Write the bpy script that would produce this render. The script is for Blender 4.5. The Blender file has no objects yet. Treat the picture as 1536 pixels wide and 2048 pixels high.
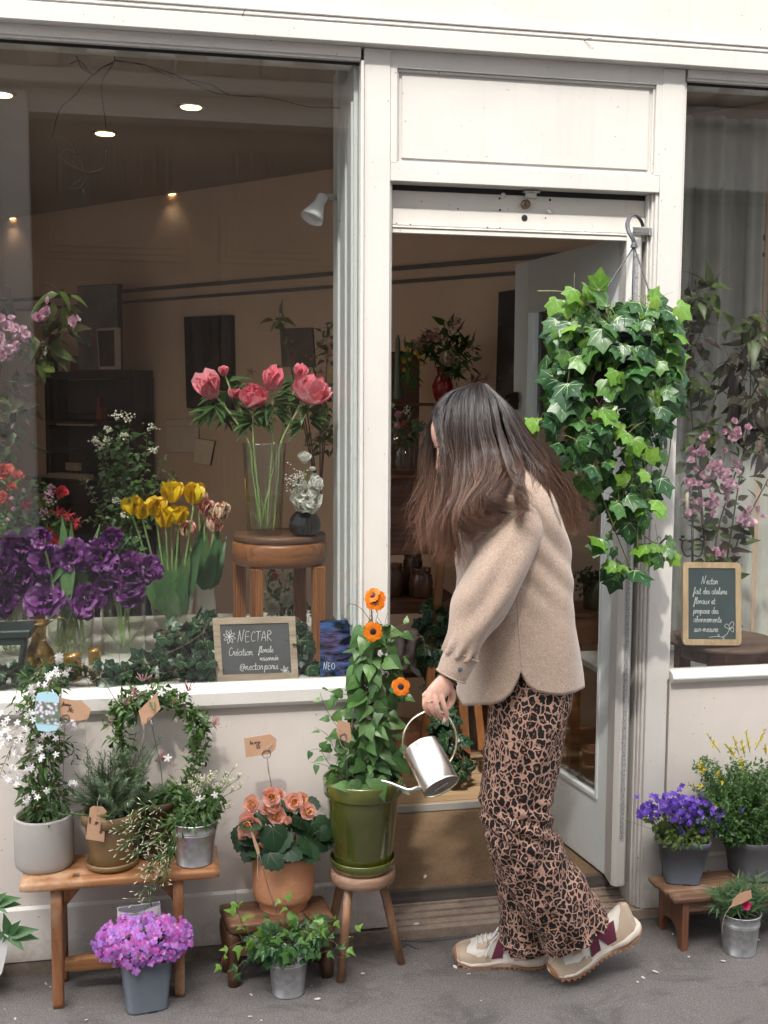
import bpy, math, random
import numpy as np
from mathutils import Vector, Matrix, noise as mnoise
random.seed(7); RNG = np.random.default_rng(7)
sc = bpy.context.scene
R_ = math.radians
# ------------------------------------------------------------- camera
F_PX, YAW, PITCH, ROLL = 2200.0, R_(11.1), R_(5.5), R_(0.27)
CAM = np.array([0.0, -2.905, 1.5])
_fw = np.array([math.sin(YAW)*math.cos(PITCH), math.cos(YAW)*math.cos(PITCH), -math.sin(PITCH)])
_r = np.array([math.cos(YAW), -math.sin(YAW), 0.0]); _u = np.cross(_r, _fw)
_R = _r*math.cos(ROLL)+_u*math.sin(ROLL); _U = -_r*math.sin(ROLL)+_u*math.cos(ROLL)
cd = bpy.data.cameras.new('camera'); cam = bpy.data.objects.new('camera', cd); sc.collection.objects.link(cam)
cd.sensor_fit = 'VERTICAL'; cd.sensor_height = 36; cd.lens = 36*F_PX/2048; cd.clip_start = .05; cd.clip_end = 300
cam.matrix_world = Matrix(((_R[0], _U[0], -_fw[0], CAM[0]), (_R[1], _U[1], -_fw[1], CAM[1]), (_R[2], _U[2], -_fw[2], CAM[2]), (0, 0, 0, 1)))
sc.camera = cam
def _ray(px, py): return _fw+_R*(px-768)/F_PX-_U*(py-1024)/F_PX
def at(px, py, Y):            # where the sight line of a photo pixel meets the plane y = Y
    d = _ray(px, py); return CAM+d*((Y-CAM[1])/d[1])
def gr(px, py, z=0.0):        # ... meets the level z
    d = _ray(px, py); return CAM+d*((z-CAM[2])/d[2])
def msz(n, Y): return n*(Y-CAM[1])*1.02/F_PX   # n photo pixels at depth Y in metres
# ------------------------------------------------------------- light
sd = Vector((.20, .54, -.82)).normalized()
W = bpy.data.worlds.new('World'); sc.world = W; W.use_nodes = True
wn = W.node_tree; bg = wn.nodes['Background']
sky = wn.nodes.new('ShaderNodeTexSky'); sky.sky_type = 'NISHITA'; sky.sun_disc = False
sky.sun_elevation = math.asin(-sd.z); sky.sun_rotation = math.atan2(-sd.x, -sd.y)
sky.air_density = 1.0; sky.dust_density = 4.0; sky.ozone_density = .6
hs = wn.nodes.new('ShaderNodeHueSaturation'); hs.inputs['Saturation'].default_value = .4; hs.inputs['Value'].default_value = 1.2
wn.links.new(sky.outputs[0], hs.inputs['Color']); wn.links.new(hs.outputs[0], bg.inputs[0]); bg.inputs[1].default_value = .15
sl = bpy.data.lights.new('sun', 'SUN'); sl.energy = 1.15; sl.angle = R_(2.2); sl.color = (1, .955, .88)
so = bpy.data.objects.new('sun', sl); sc.collection.objects.link(so); so.rotation_euler = sd.to_track_quat('-Z', 'Y').to_euler(); so.location = (0, -8, 12)
sc.view_settings.view_transform = 'Standard'; sc.view_settings.look = 'None'; sc.view_settings.exposure = 1.85; sc.view_settings.gamma = 1
sc.render.engine = 'CYCLES'
sc.cycles.max_bounces = 10; sc.cycles.transparent_max_bounces = 24; sc.cycles.diffuse_bounces = 4; sc.cycles.glossy_bounces = 4; sc.cycles.transmission_bounces = 8
sc.cycles.sample_clamp_indirect = 4
# ------------------------------------------------------------- materials
_M = {}
def _new(name):
    m = bpy.data.materials.new(name); m.use_nodes = True; nt = m.node_tree
    return m, nt, nt.nodes['Principled BSDF']
def N(nt, t, **kw):
    n = nt.nodes.new(t)
    for k, v in kw.items():
        if k in n.inputs: n.inputs[k].default_value = v
        else: setattr(n, k, v)
    return n
def c4(c): return (c[0], c[1], c[2], 1)
def mixc(nt, fac, a, b, mode='MIX'):
    n = nt.nodes.new('ShaderNodeMix'); n.data_type = 'RGBA'; n.blend_type = mode
    for s, v in ((n.inputs[0], fac), (n.inputs[6], a), (n.inputs[7], b)):
        if hasattr(v, 'is_linked'): nt.links.new(v, s)
        elif isinstance(v, (int, float)): s.default_value = v
        else: s.default_value = c4(v)
    return n.outputs[2]
def ramp(nt, src, stops, interp='LINEAR'):
    r = nt.nodes.new('ShaderNodeValToRGB'); r.color_ramp.interpolation = interp
    e = r.color_ramp.elements
    while len(e) < len(stops): e.new(.5)
    for x, (p, c) in zip(e, stops): x.position = p; x.color = c4(c) if hasattr(c, '__len__') else (c, c, c, 1)
    nt.links.new(src, r.inputs[0]); return r.outputs[0]
def coords(nt, scale=(1, 1, 1), kind='Object', rot=(0, 0, 0)):
    t = nt.nodes.new('ShaderNodeTexCoord'); m = nt.nodes.new('ShaderNodeMapping'); m.inputs['Scale'].default_value = scale; m.inputs['Rotation'].default_value = rot
    nt.links.new(t.outputs[kind], m.inputs[0]); return m.outputs[0]
def noise(nt, vec, scale, detail=4, rough=.55, dist=0):
    n = N(nt, 'ShaderNodeTexNoise', Scale=scale, Detail=detail, Roughness=rough, Distortion=dist); nt.links.new(vec, n.inputs['Vector']); return n.outputs[0]
def bump(nt, b, h, strength=.3, dist=.002):
    n = N(nt, 'ShaderNodeBump', Strength=strength, Distance=dist); nt.links.new(h, n.inputs['Height']); nt.links.new(n.outputs[0], b.inputs['Normal'])
def M(name, col, rough=.5, metal=0, var=.12, vs=14, bs=0, bd=.001, bstr=.4, spec=.5, sheen=0, col2=None, coat=0, trans=0, sss=0):
    if name in _M: return _M[name]
    m, nt, b = _new(name); v = coords(nt)
    n1 = noise(nt, v, vs); lo = tuple(c*(1-var) for c in col) if col2 is None else col2
    cc = mixc(nt, ramp(nt, n1, [(.3, 0.), (.7, 1.)]), lo, col)
    nt.links.new(cc, b.inputs['Base Color'])
    b.inputs['Roughness'].default_value = rough; b.inputs['Metallic'].default_value = metal
    b.inputs['Specular IOR Level'].default_value = spec; b.inputs['Coat Weight'].default_value = coat; b.inputs['Coat Roughness'].default_value = .08
    if sheen: b.inputs['Sheen Weight'].default_value = sheen; b.inputs['Sheen Roughness'].default_value = .6
    if bs: bump(nt, b, noise(nt, v, bs, 3), bstr, bd)
    if trans:
        tr = N(nt, 'ShaderNodeBsdfTranslucent'); nt.links.new(cc, tr.inputs[0]); mx = N(nt, 'ShaderNodeMixShader'); mx.inputs[0].default_value = trans
        nt.links.new(b.outputs[0], mx.inputs[1]); nt.links.new(tr.outputs[0], mx.inputs[2]); nt.links.new(mx.outputs[0], nt.nodes['Material Output'].inputs[0])
    _M[name] = m; return m
def LEAF(name, cols, rough=.42, trans=.28, big=9, spec=.45):
    """leaf or petal material: each leaf takes its own tint; a broad noise makes older and younger clumps"""
    if name in _M: return _M[name]
    m, nt, b = _new(name)
    g = nt.nodes.new('ShaderNodeNewGeometry'); v = coords(nt)
    ma = N(nt, 'ShaderNodeMath', operation='MULTIPLY_ADD'); ma.inputs[1].default_value = .62; nt.links.new(g.outputs['Random Per Island'], ma.inputs[0])
    mb = N(nt, 'ShaderNodeMath', operation='MULTIPLY'); mb.inputs[1].default_value = .4; nt.links.new(noise(nt, v, big, 2), mb.inputs[0]); nt.links.new(mb.outputs[0], ma.inputs[2])
    k = len(cols)
    cc = ramp(nt, ma.outputs[0], [(i/(k-1)*.84+.08, c) for i, c in enumerate(cols)])
    cc = mixc(nt, .35, cc, ramp(nt, noise(nt, v, 160, 3), [(.3, .35), (.75, 1.)]), 'MULTIPLY')
    nt.links.new(cc, b.inputs['Base Color']); b.inputs['Roughness'].default_value = rough; b.inputs['Specular IOR Level'].default_value = spec
    if trans:
        tr = N(nt, 'ShaderNodeBsdfTranslucent'); nt.links.new(cc, tr.inputs[0]); mx = N(nt, 'ShaderNodeMixShader'); mx.inputs[0].default_value = trans
        nt.links.new(b.outputs[0], mx.inputs[1]); nt.links.new(tr.outputs[0], mx.inputs[2]); nt.links.new(mx.outputs[0], nt.nodes['Material Output'].inputs[0])
    _M[name] = m; return m
def WOOD(name, light, dark, axis=0, scale=1.0, rough=.55, wear=None, bstr=.35):
    if name in _M: return _M[name]
    m, nt, b = _new(name); s = [26*scale]*3; s[axis] = 2.2*scale; v = coords(nt, tuple(s))
    n1 = noise(nt, v, 1.0, 6, .6, 1.2); n2 = noise(nt, v, 5.0, 4, .7)
    cc = mixc(nt, ramp(nt, n1, [(.32, 0.), (.68, 1.)]), dark, light)
    cc = mixc(nt, .5, cc, ramp(nt, n2, [(.3, .35), (.6, 1.)]), 'MULTIPLY')
    if wear is not None:
        w = noise(nt, coords(nt), 9, 5, .65); cc = mixc(nt, ramp(nt, w, [(.52, 0.), (.66, .75)]), cc, wear)
    nt.links.new(cc, b.inputs['Base Color']); b.inputs['Roughness'].default_value = rough
    bump(nt, b, n2, bstr, .0015); _M[name] = m; return m
def GLASS(name, tint=(.97, .985, .975), refl=1.0, rough=0.0, ior=1.45, bs=0):
    if name in _M: return _M[name]
    m, nt, b = _new(name); nt.nodes.remove(b)
    t = N(nt, 'ShaderNodeBsdfTransparent'); t.inputs[0].default_value = c4(tint); g = N(nt, 'ShaderNodeBsdfGlossy'); g.inputs['Roughness'].default_value = rough
    fr = N(nt, 'ShaderNodeFresnel', IOR=ior); mu = N(nt, 'ShaderNodeMath', operation='MULTIPLY'); mu.use_clamp = True; mu.inputs[1].default_value = refl; nt.links.new(fr.outputs[0], mu.inputs[0]); ge = nt.nodes.new('ShaderNodeNewGeometry'); iv = N(nt, 'ShaderNodeMath', operation='SUBTRACT'); iv.inputs[0].default_value = 1.; nt.links.new(ge.outputs['Backfacing'], iv.inputs[1]); m2 = N(nt, 'ShaderNodeMath', operation='MULTIPLY'); nt.links.new(mu.outputs[0], m2.inputs[0]); nt.links.new(iv.outputs[0], m2.inputs[1])
    if bs:
        bp = N(nt, 'ShaderNodeBump', Strength=.6, Distance=.003); nt.links.new(noise(nt, coords(nt, (1, 1, .25)), bs, 3), bp.inputs['Height']); nt.links.new(bp.outputs[0], g.inputs['Normal']); nt.links.new(bp.outputs[0], fr.inputs['Normal'])
    mx = N(nt, 'ShaderNodeMixShader'); nt.links.new(m2.outputs[0], mx.inputs[0]); nt.links.new(t.outputs[0], mx.inputs[1]); nt.links.new(g.outputs[0], mx.inputs[2])
    nt.links.new(mx.outputs[0], nt.nodes['Material Output'].inputs[0]); _M[name] = m; return m
def EMIT(name, col, st):
    m, nt, b = _new(name); b.inputs['Emission Color'].default_value = c4(col); b.inputs['Emission Strength'].default_value = st; b.inputs['Base Color'].default_value = c4(col); return m
# ------------------------------------------------------------- geometry
ORG = {}
class G:
    """collects shapes in world coordinates; build() links them as one mesh object"""
    def __init__(s): s.v = []; s.f = []; s.m = []; s.n = 0; s.smooth = []; s.c = []
    def cut(s): s.c.append((s.n, len(s.f), len(s.v))); return s      # what follows is a piece of its own
    def add(s, V, Fs, mi=0, smooth=True):
        V = np.asarray(V, float); s.v.append(V); n = s.n
        for f in Fs: s.f.append(tuple(i+n for i in f))
        s.m += [mi]*len(Fs) if isinstance(mi, int) else list(mi); s.smooth += [smooth]*len(Fs); s.n += len(V); return s
    def inst(s, T, mat, mi=None):       # T = (verts, faces, matidx) ; mat 3x4
        V, Fs, mm = T; return s.add(V@mat[:, :3].T+mat[:, 3], Fs, mm if mi is None else mi)
    def build(s, name, mats, parent=None, loc=None, **kw):
        if not s.v: return None
        if s.c:
            cs = [c for c in s.c if 0 < c[1] < len(s.f)]; s.c = []; cs = [(0, 0, 0)]+cs+[(s.n, len(s.f), len(s.v))]; first = None
            for (n0, f0, v0), (n1, f1, v1) in zip(cs, cs[1:]):
                if f1 <= f0: continue
                h = G(); h.v = s.v[v0:v1]; h.f = [tuple(i-n0 for i in f) for f in s.f[f0:f1]]; h.m = s.m[f0:f1]; h.smooth = s.smooth[f0:f1]; h.n = n1-n0; o = h.build(name, mats, parent, loc, **kw); first = first or o
            return first
        V = np.concatenate(s.v); o0 = np.array(ORG[parent.name]) if parent is not None else np.array(loc if loc is not None else (V.min(0)+V.max(0))/2*np.array([1, 1, 0])+np.array([0, 0, V[:, 2].min()]))
        me = bpy.data.meshes.new(name); me.from_pydata((V-o0).tolist(), [], s.f)
        if not isinstance(mats, (list, tuple)): mats = [mats]
        for m in mats: me.materials.append(m)
        me.polygons.foreach_set('material_index', s.m); me.polygons.foreach_set('use_smooth', s.smooth); me.update()
        o = bpy.data.objects.new(name, me); sc.collection.objects.link(o)
        if parent is not None: o.parent = parent
        else: o.location = o0
        ORG[o.name] = tuple(o0)
        for k, v in kw.items(): o[k] = v
        return o
def thing(name, loc, label, cat, group=None):
    o = bpy.data.objects.new(name, None); sc.collection.objects.link(o); o.location = loc; o.empty_display_size = .05
    o['label'] = label; o['category'] = cat
    if group: o['group'] = group
    ORG[o.name] = tuple(loc); return o
def tag(o, label, cat, group=None):
    o['label'] = label; o['category'] = cat
    if group: o['group'] = group
    return o
def box(g, a, b, mi=0, bev=0.0, rot=None, c=None):
    a = np.array(a, float); b = np.array(b, float); lo = np.minimum(a, b); hi = np.maximum(a, b)
    if bev <= 0:
        V = np.array([[x, y, z] for x in (lo[0], hi[0]) for y in (lo[1], hi[1]) for z in (lo[2], hi[2])])
        Fs = [(0, 1, 3, 2), (4, 6, 7, 5), (0, 4, 5, 1), (2, 3, 7, 6), (0, 2, 6, 4), (1, 5, 7, 3)]
    else:
        bev = min(bev, (hi-lo).min()*.45); V = []; idx = {}
        for i in (0, 1):
            for j in (0, 1):
                for k in (0, 1):
                    p = np.array([(lo, hi)[i][0], (lo, hi)[j][1], (lo, hi)[k][2]]); s = np.array([1-2*i, 1-2*j, 1-2*k])*bev
                    for ax in range(3):
                        q = p+s; q[ax] = p[ax]; idx[(i, j, k, ax)] = len(V); V.append(q)
        Fs = []
        for i in (0, 1): Fs.append(tuple(idx[(i, j, k, 0)] for j, k in ((0, 0), (1, 0), (1, 1), (0, 1))[::(1 if i else -1)]))
        for j in (0, 1): Fs.append(tuple(idx[(i, j, k, 1)] for i, k in ((0, 0), (1, 0), (1, 1), (0, 1))[::(-1 if j else 1)]))
        for k in (0, 1): Fs.append(tuple(idx[(i, j, k, 2)] for i, j in ((0, 0), (1, 0), (1, 1), (0, 1))[::(1 if k else -1)]))
        for a_ in (0, 1):
            for b_ in (0, 1):
                Fs.append((idx[(a_, b_, 0, 0)], idx[(a_, b_, 1, 0)], idx[(a_, b_, 1, 1)], idx[(a_, b_, 0, 1)]))
                Fs.append((idx[(a_, 0, b_, 0)], idx[(a_, 1, b_, 0)], idx[(a_, 1, b_, 2)], idx[(a_, 0, b_, 2)]))
                Fs.append((idx[(0, a_, b_, 1)], idx[(1, a_, b_, 1)], idx[(1, a_, b_, 2)], idx[(0, a_, b_, 2)]))
        for i in (0, 1):
            for j in (0, 1):
                for k in (0, 1): Fs.append((idx[(i, j, k, 0)], idx[(i, j, k, 1)], idx[(i, j, k, 2)]))
        V = np.array(V)
    if rot is not None:
        cc = np.array(c if c is not None else (lo+hi)/2); V = (V-cc)@np.array(rot).T+cc
    g.add(V, Fs, mi, False); return g
def rotz(a): c, s = math.cos(a), math.sin(a); return np.array([[c, -s, 0], [s, c, 0], [0, 0, 1.]])
def rotx(a): c, s = math.cos(a), math.sin(a); return np.array([[1., 0, 0], [0, c, -s], [0, s, c]])
def roty(a): c, s = math.cos(a), math.sin(a); return np.array([[c, 0, s], [0, 1., 0], [-s, 0, c]])
def unit(v): v = np.asarray(v, float); return v/(np.linalg.norm(v)+1e-12)
def frame(z, x=None):
    z = unit(z); x = np.array([1., 0, 0]) if x is None else np.asarray(x, float)
    if abs(np.dot(unit(x), z)) > .97: x = np.array([0, 1., 0])
    x = unit(x-z*np.dot(x, z)); return np.column_stack([x, np.cross(z, x), z])
def lathe(g, c, prof, seg=36, mi=0, ax=None, wob=0, ribs=0, rd=0, cap=True):
    """prof = [(radius, height)...] about the axis through c"""
    A = np.eye(3) if ax is None else frame(ax); V = []; n = len(prof)
    for r, h in prof:
        for i in range(seg):
            t = 2*math.pi*i/seg; rr = r*(1+wob*math.sin(3*t+h*30))+(rd*math.cos(ribs*t) if ribs else 0)
            V.append(A@np.array([rr*math.cos(t), rr*math.sin(t), h])+np.asarray(c))
    Fs = [(j*seg+i, j*seg+(i+1) % seg, (j+1)*seg+(i+1) % seg, (j+1)*seg+i) for j in range(n-1) for i in range(seg)]
    g.add(V, Fs, mi)
    if cap: g.add(V[:seg], [tuple(range(seg))[::-1]], mi, False); g.add(V[-seg:], [tuple(range(seg))], mi, False)
    return g
def smoothp(P, k=4):
    """Catmull-Rom resample of a polyline"""
    P = np.asarray(P, float)
    if len(P) < 3 or k < 2: return P
    Q = np.vstack([2*P[0]-P[1], P, 2*P[-1]-P[-2]]); out = []
    for i in range(1, len(Q)-2):
        for j in range(k):
            t = j/k; a, b, c, d = Q[i-1], Q[i], Q[i+1], Q[i+2]
            out.append(.5*((2*b)+(c-a)*t+(2*a-5*b+4*c-d)*t*t+(3*b-a-3*c+d)*t**3))
    out.append(P[-1]); return np.array(out)
def tube(g, P, r, seg=6, mi=0, r2=None, k=1, cap=True, flat=1.0):
    P = smoothp(P, k) if k > 1 else np.asarray(P, float); n = len(P)
    if n < 2: return g
    rad = np.asarray(r, float) if hasattr(r, '__len__') else np.linspace(r, r if r2 is None else r2, n)
    if len(rad) != n: rad = np.interp(np.linspace(0, 1, n), np.linspace(0, 1, len(rad)), rad)
    T = np.gradient(P, axis=0); T /= (np.linalg.norm(T, axis=1)[:, None]+1e-12)
    x = np.array([0, 0, 1.]) if abs(T[0][2]) < .9 else np.array([1., 0, 0]); V = []
    for i in range(n):
        x = x-T[i]*np.dot(x, T[i]); x /= (np.linalg.norm(x)+1e-12); y = np.cross(T[i], x)
        for s in range(seg):
            a = 2*math.pi*s/seg; V.append(P[i]+rad[i]*(x*math.cos(a)*flat+y*math.sin(a)))
    Fs = [(i*seg+s, i*seg+(s+1) % seg, (i+1)*seg+(s+1) % seg, (i+1)*seg+s) for i in range(n-1) for s in range(seg)]
    if cap: Fs += [tuple(range(seg))[::-1], tuple(range((n-1)*seg, n*seg))]
    g.add(V, Fs, mi); return g
def loft(g, rings, mi=0, close=True, cap0=False, cap1=False):
    n = len(rings[0]); V = np.concatenate(rings); k = n if close else n-1
    Fs = [(j*n+i, j*n+(i+1) % n, (j+1)*n+(i+1) % n, (j+1)*n+i) for j in range(len(rings)-1) for i in range(k)]
    if cap0: Fs.append(tuple(range(n))[::-1])
    if cap1: Fs.append(tuple(range((len(rings)-1)*n, len(rings)*n)))
    g.add(V, Fs, mi); return g
def prism(g, pts, d, mi=0):
    """pts: planar polygon (3d), d: extrusion vector"""
    P = np.asarray(pts, float); n = len(P); V = np.vstack([P, P+np.asarray(d)])
    g.add(V, [tuple(range(n))[::-1], tuple(range(n, 2*n))]+[(i, (i+1) % n, (i+1) % n+n, i+n) for i in range(n)], mi, False); return g
def mat34(pos, d, nrm, s, sx=None):
    """local y along d, local z along nrm"""
    y = unit(d); z = np.asarray(nrm, float); z = z-y*np.dot(z, y)
    if np.linalg.norm(z) < 1e-3: z = np.cross(y, [1, 0, .3])
    z = unit(z); x = np.cross(y, z); m = np.empty((3, 4)); m[:, 0] = x*(s if sx is None else sx); m[:, 1] = y*s; m[:, 2] = z*s; m[:, 3] = pos; return m
# ------------------------------------------------------------- leaf and petal shapes (unit length along +y)
def T_leaf(w=.4, n=5, fold=.25, curl=.25, wpos=.4, tip=1.0):
    V = []; Fs = []
    for i in range(n+1):
        t = i/n; ww = w*.5*(math.sin(math.pi*min(1, t**(.7*math.log(.5)/math.log(max(wpos, .05))/1.0) if t > 0 else 0)))**tip if 0 < t < 1 else .004
        z = -curl*t*t
        V += [[-ww, t, z+fold*ww], [0, t, z], [ww, t, z+fold*ww]]
    for i in range(n):
        a = i*3; Fs += [(a, a+1, a+4, a+3), (a+1, a+2, a+5, a+4)]
    return (np.array(V), Fs, [0]*len(Fs))
def T_petal(w=.8, cup=.5, curl=0., ruf=0., nu=5, nv=5, base=.25, notch=0., seed=0, wp=.62):
    """petal: cup bends it inwards along its length, curl throws the rim back"""
    rr = random.Random(seed); V = []; ph = rr.random()*6
    for j in range(nv+1):
        t = j/nv; ww = w*.5*(base+(1-base)*math.sin(math.pi/2*min(1, t/wp)))*(1 if t < wp else math.sqrt(max(0, 1-((t-wp)/(1-wp)*.93)**2)))
        for i in range(nu+1):
            u = i/nu*2-1; yy = t*(1-notch*(1-abs(u))*(t > .8)); a = cup*1.6*t
            z = math.sin(a)*t*.55-curl*max(0, t-.55)**2*2.2+cup*.35*(u*u)*w*.5+ruf*math.sin(u*6+ph+t*5)*t*t*.12
            V.append([u*ww, yy*math.cos(a*.45), z])
    Fs = [(j*(nu+1)+i, j*(nu+1)+i+1, (j+1)*(nu+1)+i+1, (j+1)*(nu+1)+i) for j in range(nv) for i in range(nu)]
    return (np.array(V), Fs, [0]*len(Fs))
def T_poly(pts, fold=.2, vein=False, zc=0.):
    """star-shaped leaf fan about (0,.35) with ridge fold and optional pale veins (slot 1)"""
    P = [np.array([p[0], p[1], 0.]) for p in pts]; c = np.array([0, .3, zc]); n = len(P); V = [c]; Fs = []
    for p in P:
        r = math.hypot(p[0], p[1]-.3); q = p.copy(); q[2] = -.28*r*r+fold*.0; V.append((c+q)/2+np.array([0, 0, .02])); V.append(q)
    for i in range(n):
        a, b = 1+2*i, 1+2*((i+1) % n); Fs += [(0, a, b), (a, a+1, b+1, b)]
    mm = [0]*len(Fs)
    if vein:
        for tp in vein:
            q = np.array([tp[0], tp[1], -.28*math.hypot(tp[0], tp[1]-.3)**2]); o = np.array([0, .04, 0.]); d = q-o; s = np.cross(d, [0, 0, 1]); s = s/np.linalg.norm(s)*.014
            k = len(V); mid = (o+q)/2+np.array([0, 0, .035]); V += [o-s+[0, 0, .02], o+s+[0, 0, .02], mid+s*.7+[0, 0, .005], mid-s*.7+[0, 0, .005], q*.96+[0, 0, .012]]
            Fs += [(k, k+1, k+2, k+3), (k+3, k+2, k+4)]; mm += [1, 1]
    return (np.array(V), Fs, mm)
IVY_PTS = [(0, 0.05), (.15, -.05), (.32, -.02), (.47, .12), (.40, .27), (.46, .42), (.55, .60), (.36, .62), (.25, .68), (.14, .84), (0, 1.0), (-.14, .84), (-.25, .68), (-.36, .62), (-.55, .60), (-.46, .42), (-.40, .27), (-.47, .12), (-.32, -.02), (-.15, -.05)]
T_IVY = T_poly(IVY_PTS, vein=[(0, .97), (.48, .57), (-.48, .57), (.42, .15), (-.42, .15)])
T_IVY_S = T_poly(IVY_PTS)
T_HEART = T_poly([(0, .05), (.13, -.03), (.27, 0), (.36, .12), (.36, .3), (.26, .52), (.13, .76), (0, 1.05), (-.13, .76), (-.26, .52), (-.36, .3), (-.36, .12), (-.27, 0), (-.13, -.03)], vein=[(0, .95)])
T_BEGON = T_poly([(0, .05), (.2, -.08), (.42, .0), (.5, .1), (.58, .22), (.5, .33), (.56, .48), (.42, .58), (.4, .74), (.24, .78), (.12, .92), (0, .9), (-.12, .97), (-.26, .8), (-.4, .74), (-.44, .58), (-.56, .46), (-.52, .32), (-.58, .2), (-.48, .08), (-.42, -.02), (-.2, -.08)], vein=[(0, .85), (.45, .5), (-.45, .5)])
T_SMALL = T_leaf(.5, 3, .3, .2); T_NAR = T_leaf(.22, 4, .3, .35); T_MED = T_leaf(.42, 5, .3, .3); T_NEED = (np.array([[-.03, 0, 0], [.03, 0, 0], [.035, .6, .02], [0, 1, 0], [-.035, .6, .02]]), [(0, 1, 2, 3, 4)], [0])
def rdir(spread=1., base=(0, -.4, .5)):
    return unit(np.asarray(base)+RNG.normal(size=3)*spread)
def star(g, T, c, nrm, s, n=5, tilt=.1, mi=0, tw=None, sx=None):
    """n petals round a centre facing nrm"""
    A = frame(nrm, RNG.normal(size=3)); off = RNG.random()*6 if tw is None else tw
    for i in range(n):
        a = off+2*math.pi*i/n+RNG.normal()*.05; d = A@np.array([math.cos(a), math.sin(a), tilt]); g.inst(T, mat34(c, d, A[:, 2], s*(1+RNG.normal()*.05), sx), mi)
def bloom(g, T, c, ax, layers, mi=0, jit=.12, off=None):
    """layers: (count, opening angle from axis, petal length, radius at base)"""
    A = frame(ax, RNG.normal(size=3))
    for li, (n, op, L, rb) in enumerate(layers):
        o0 = RNG.random()*6
        for i in range(n):
            a = o0+2*math.pi*i/n+RNG.normal()*jit; o = op+RNG.normal()*jit*.7
            rad = np.array([math.cos(a), math.sin(a), 0]); d = A@(rad*math.sin(o)+np.array([0, 0, math.cos(o)])); nn = A@(-rad*math.cos(o)+np.array([0, 0, math.sin(o)]))
            Tt = T[(i+li) % len(T)] if isinstance(T, list) else T
            g.inst(Tt, mat34(np.asarray(c)+A@(rad*rb), d, nn, L*(1+RNG.normal()*.06)), mi)
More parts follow.
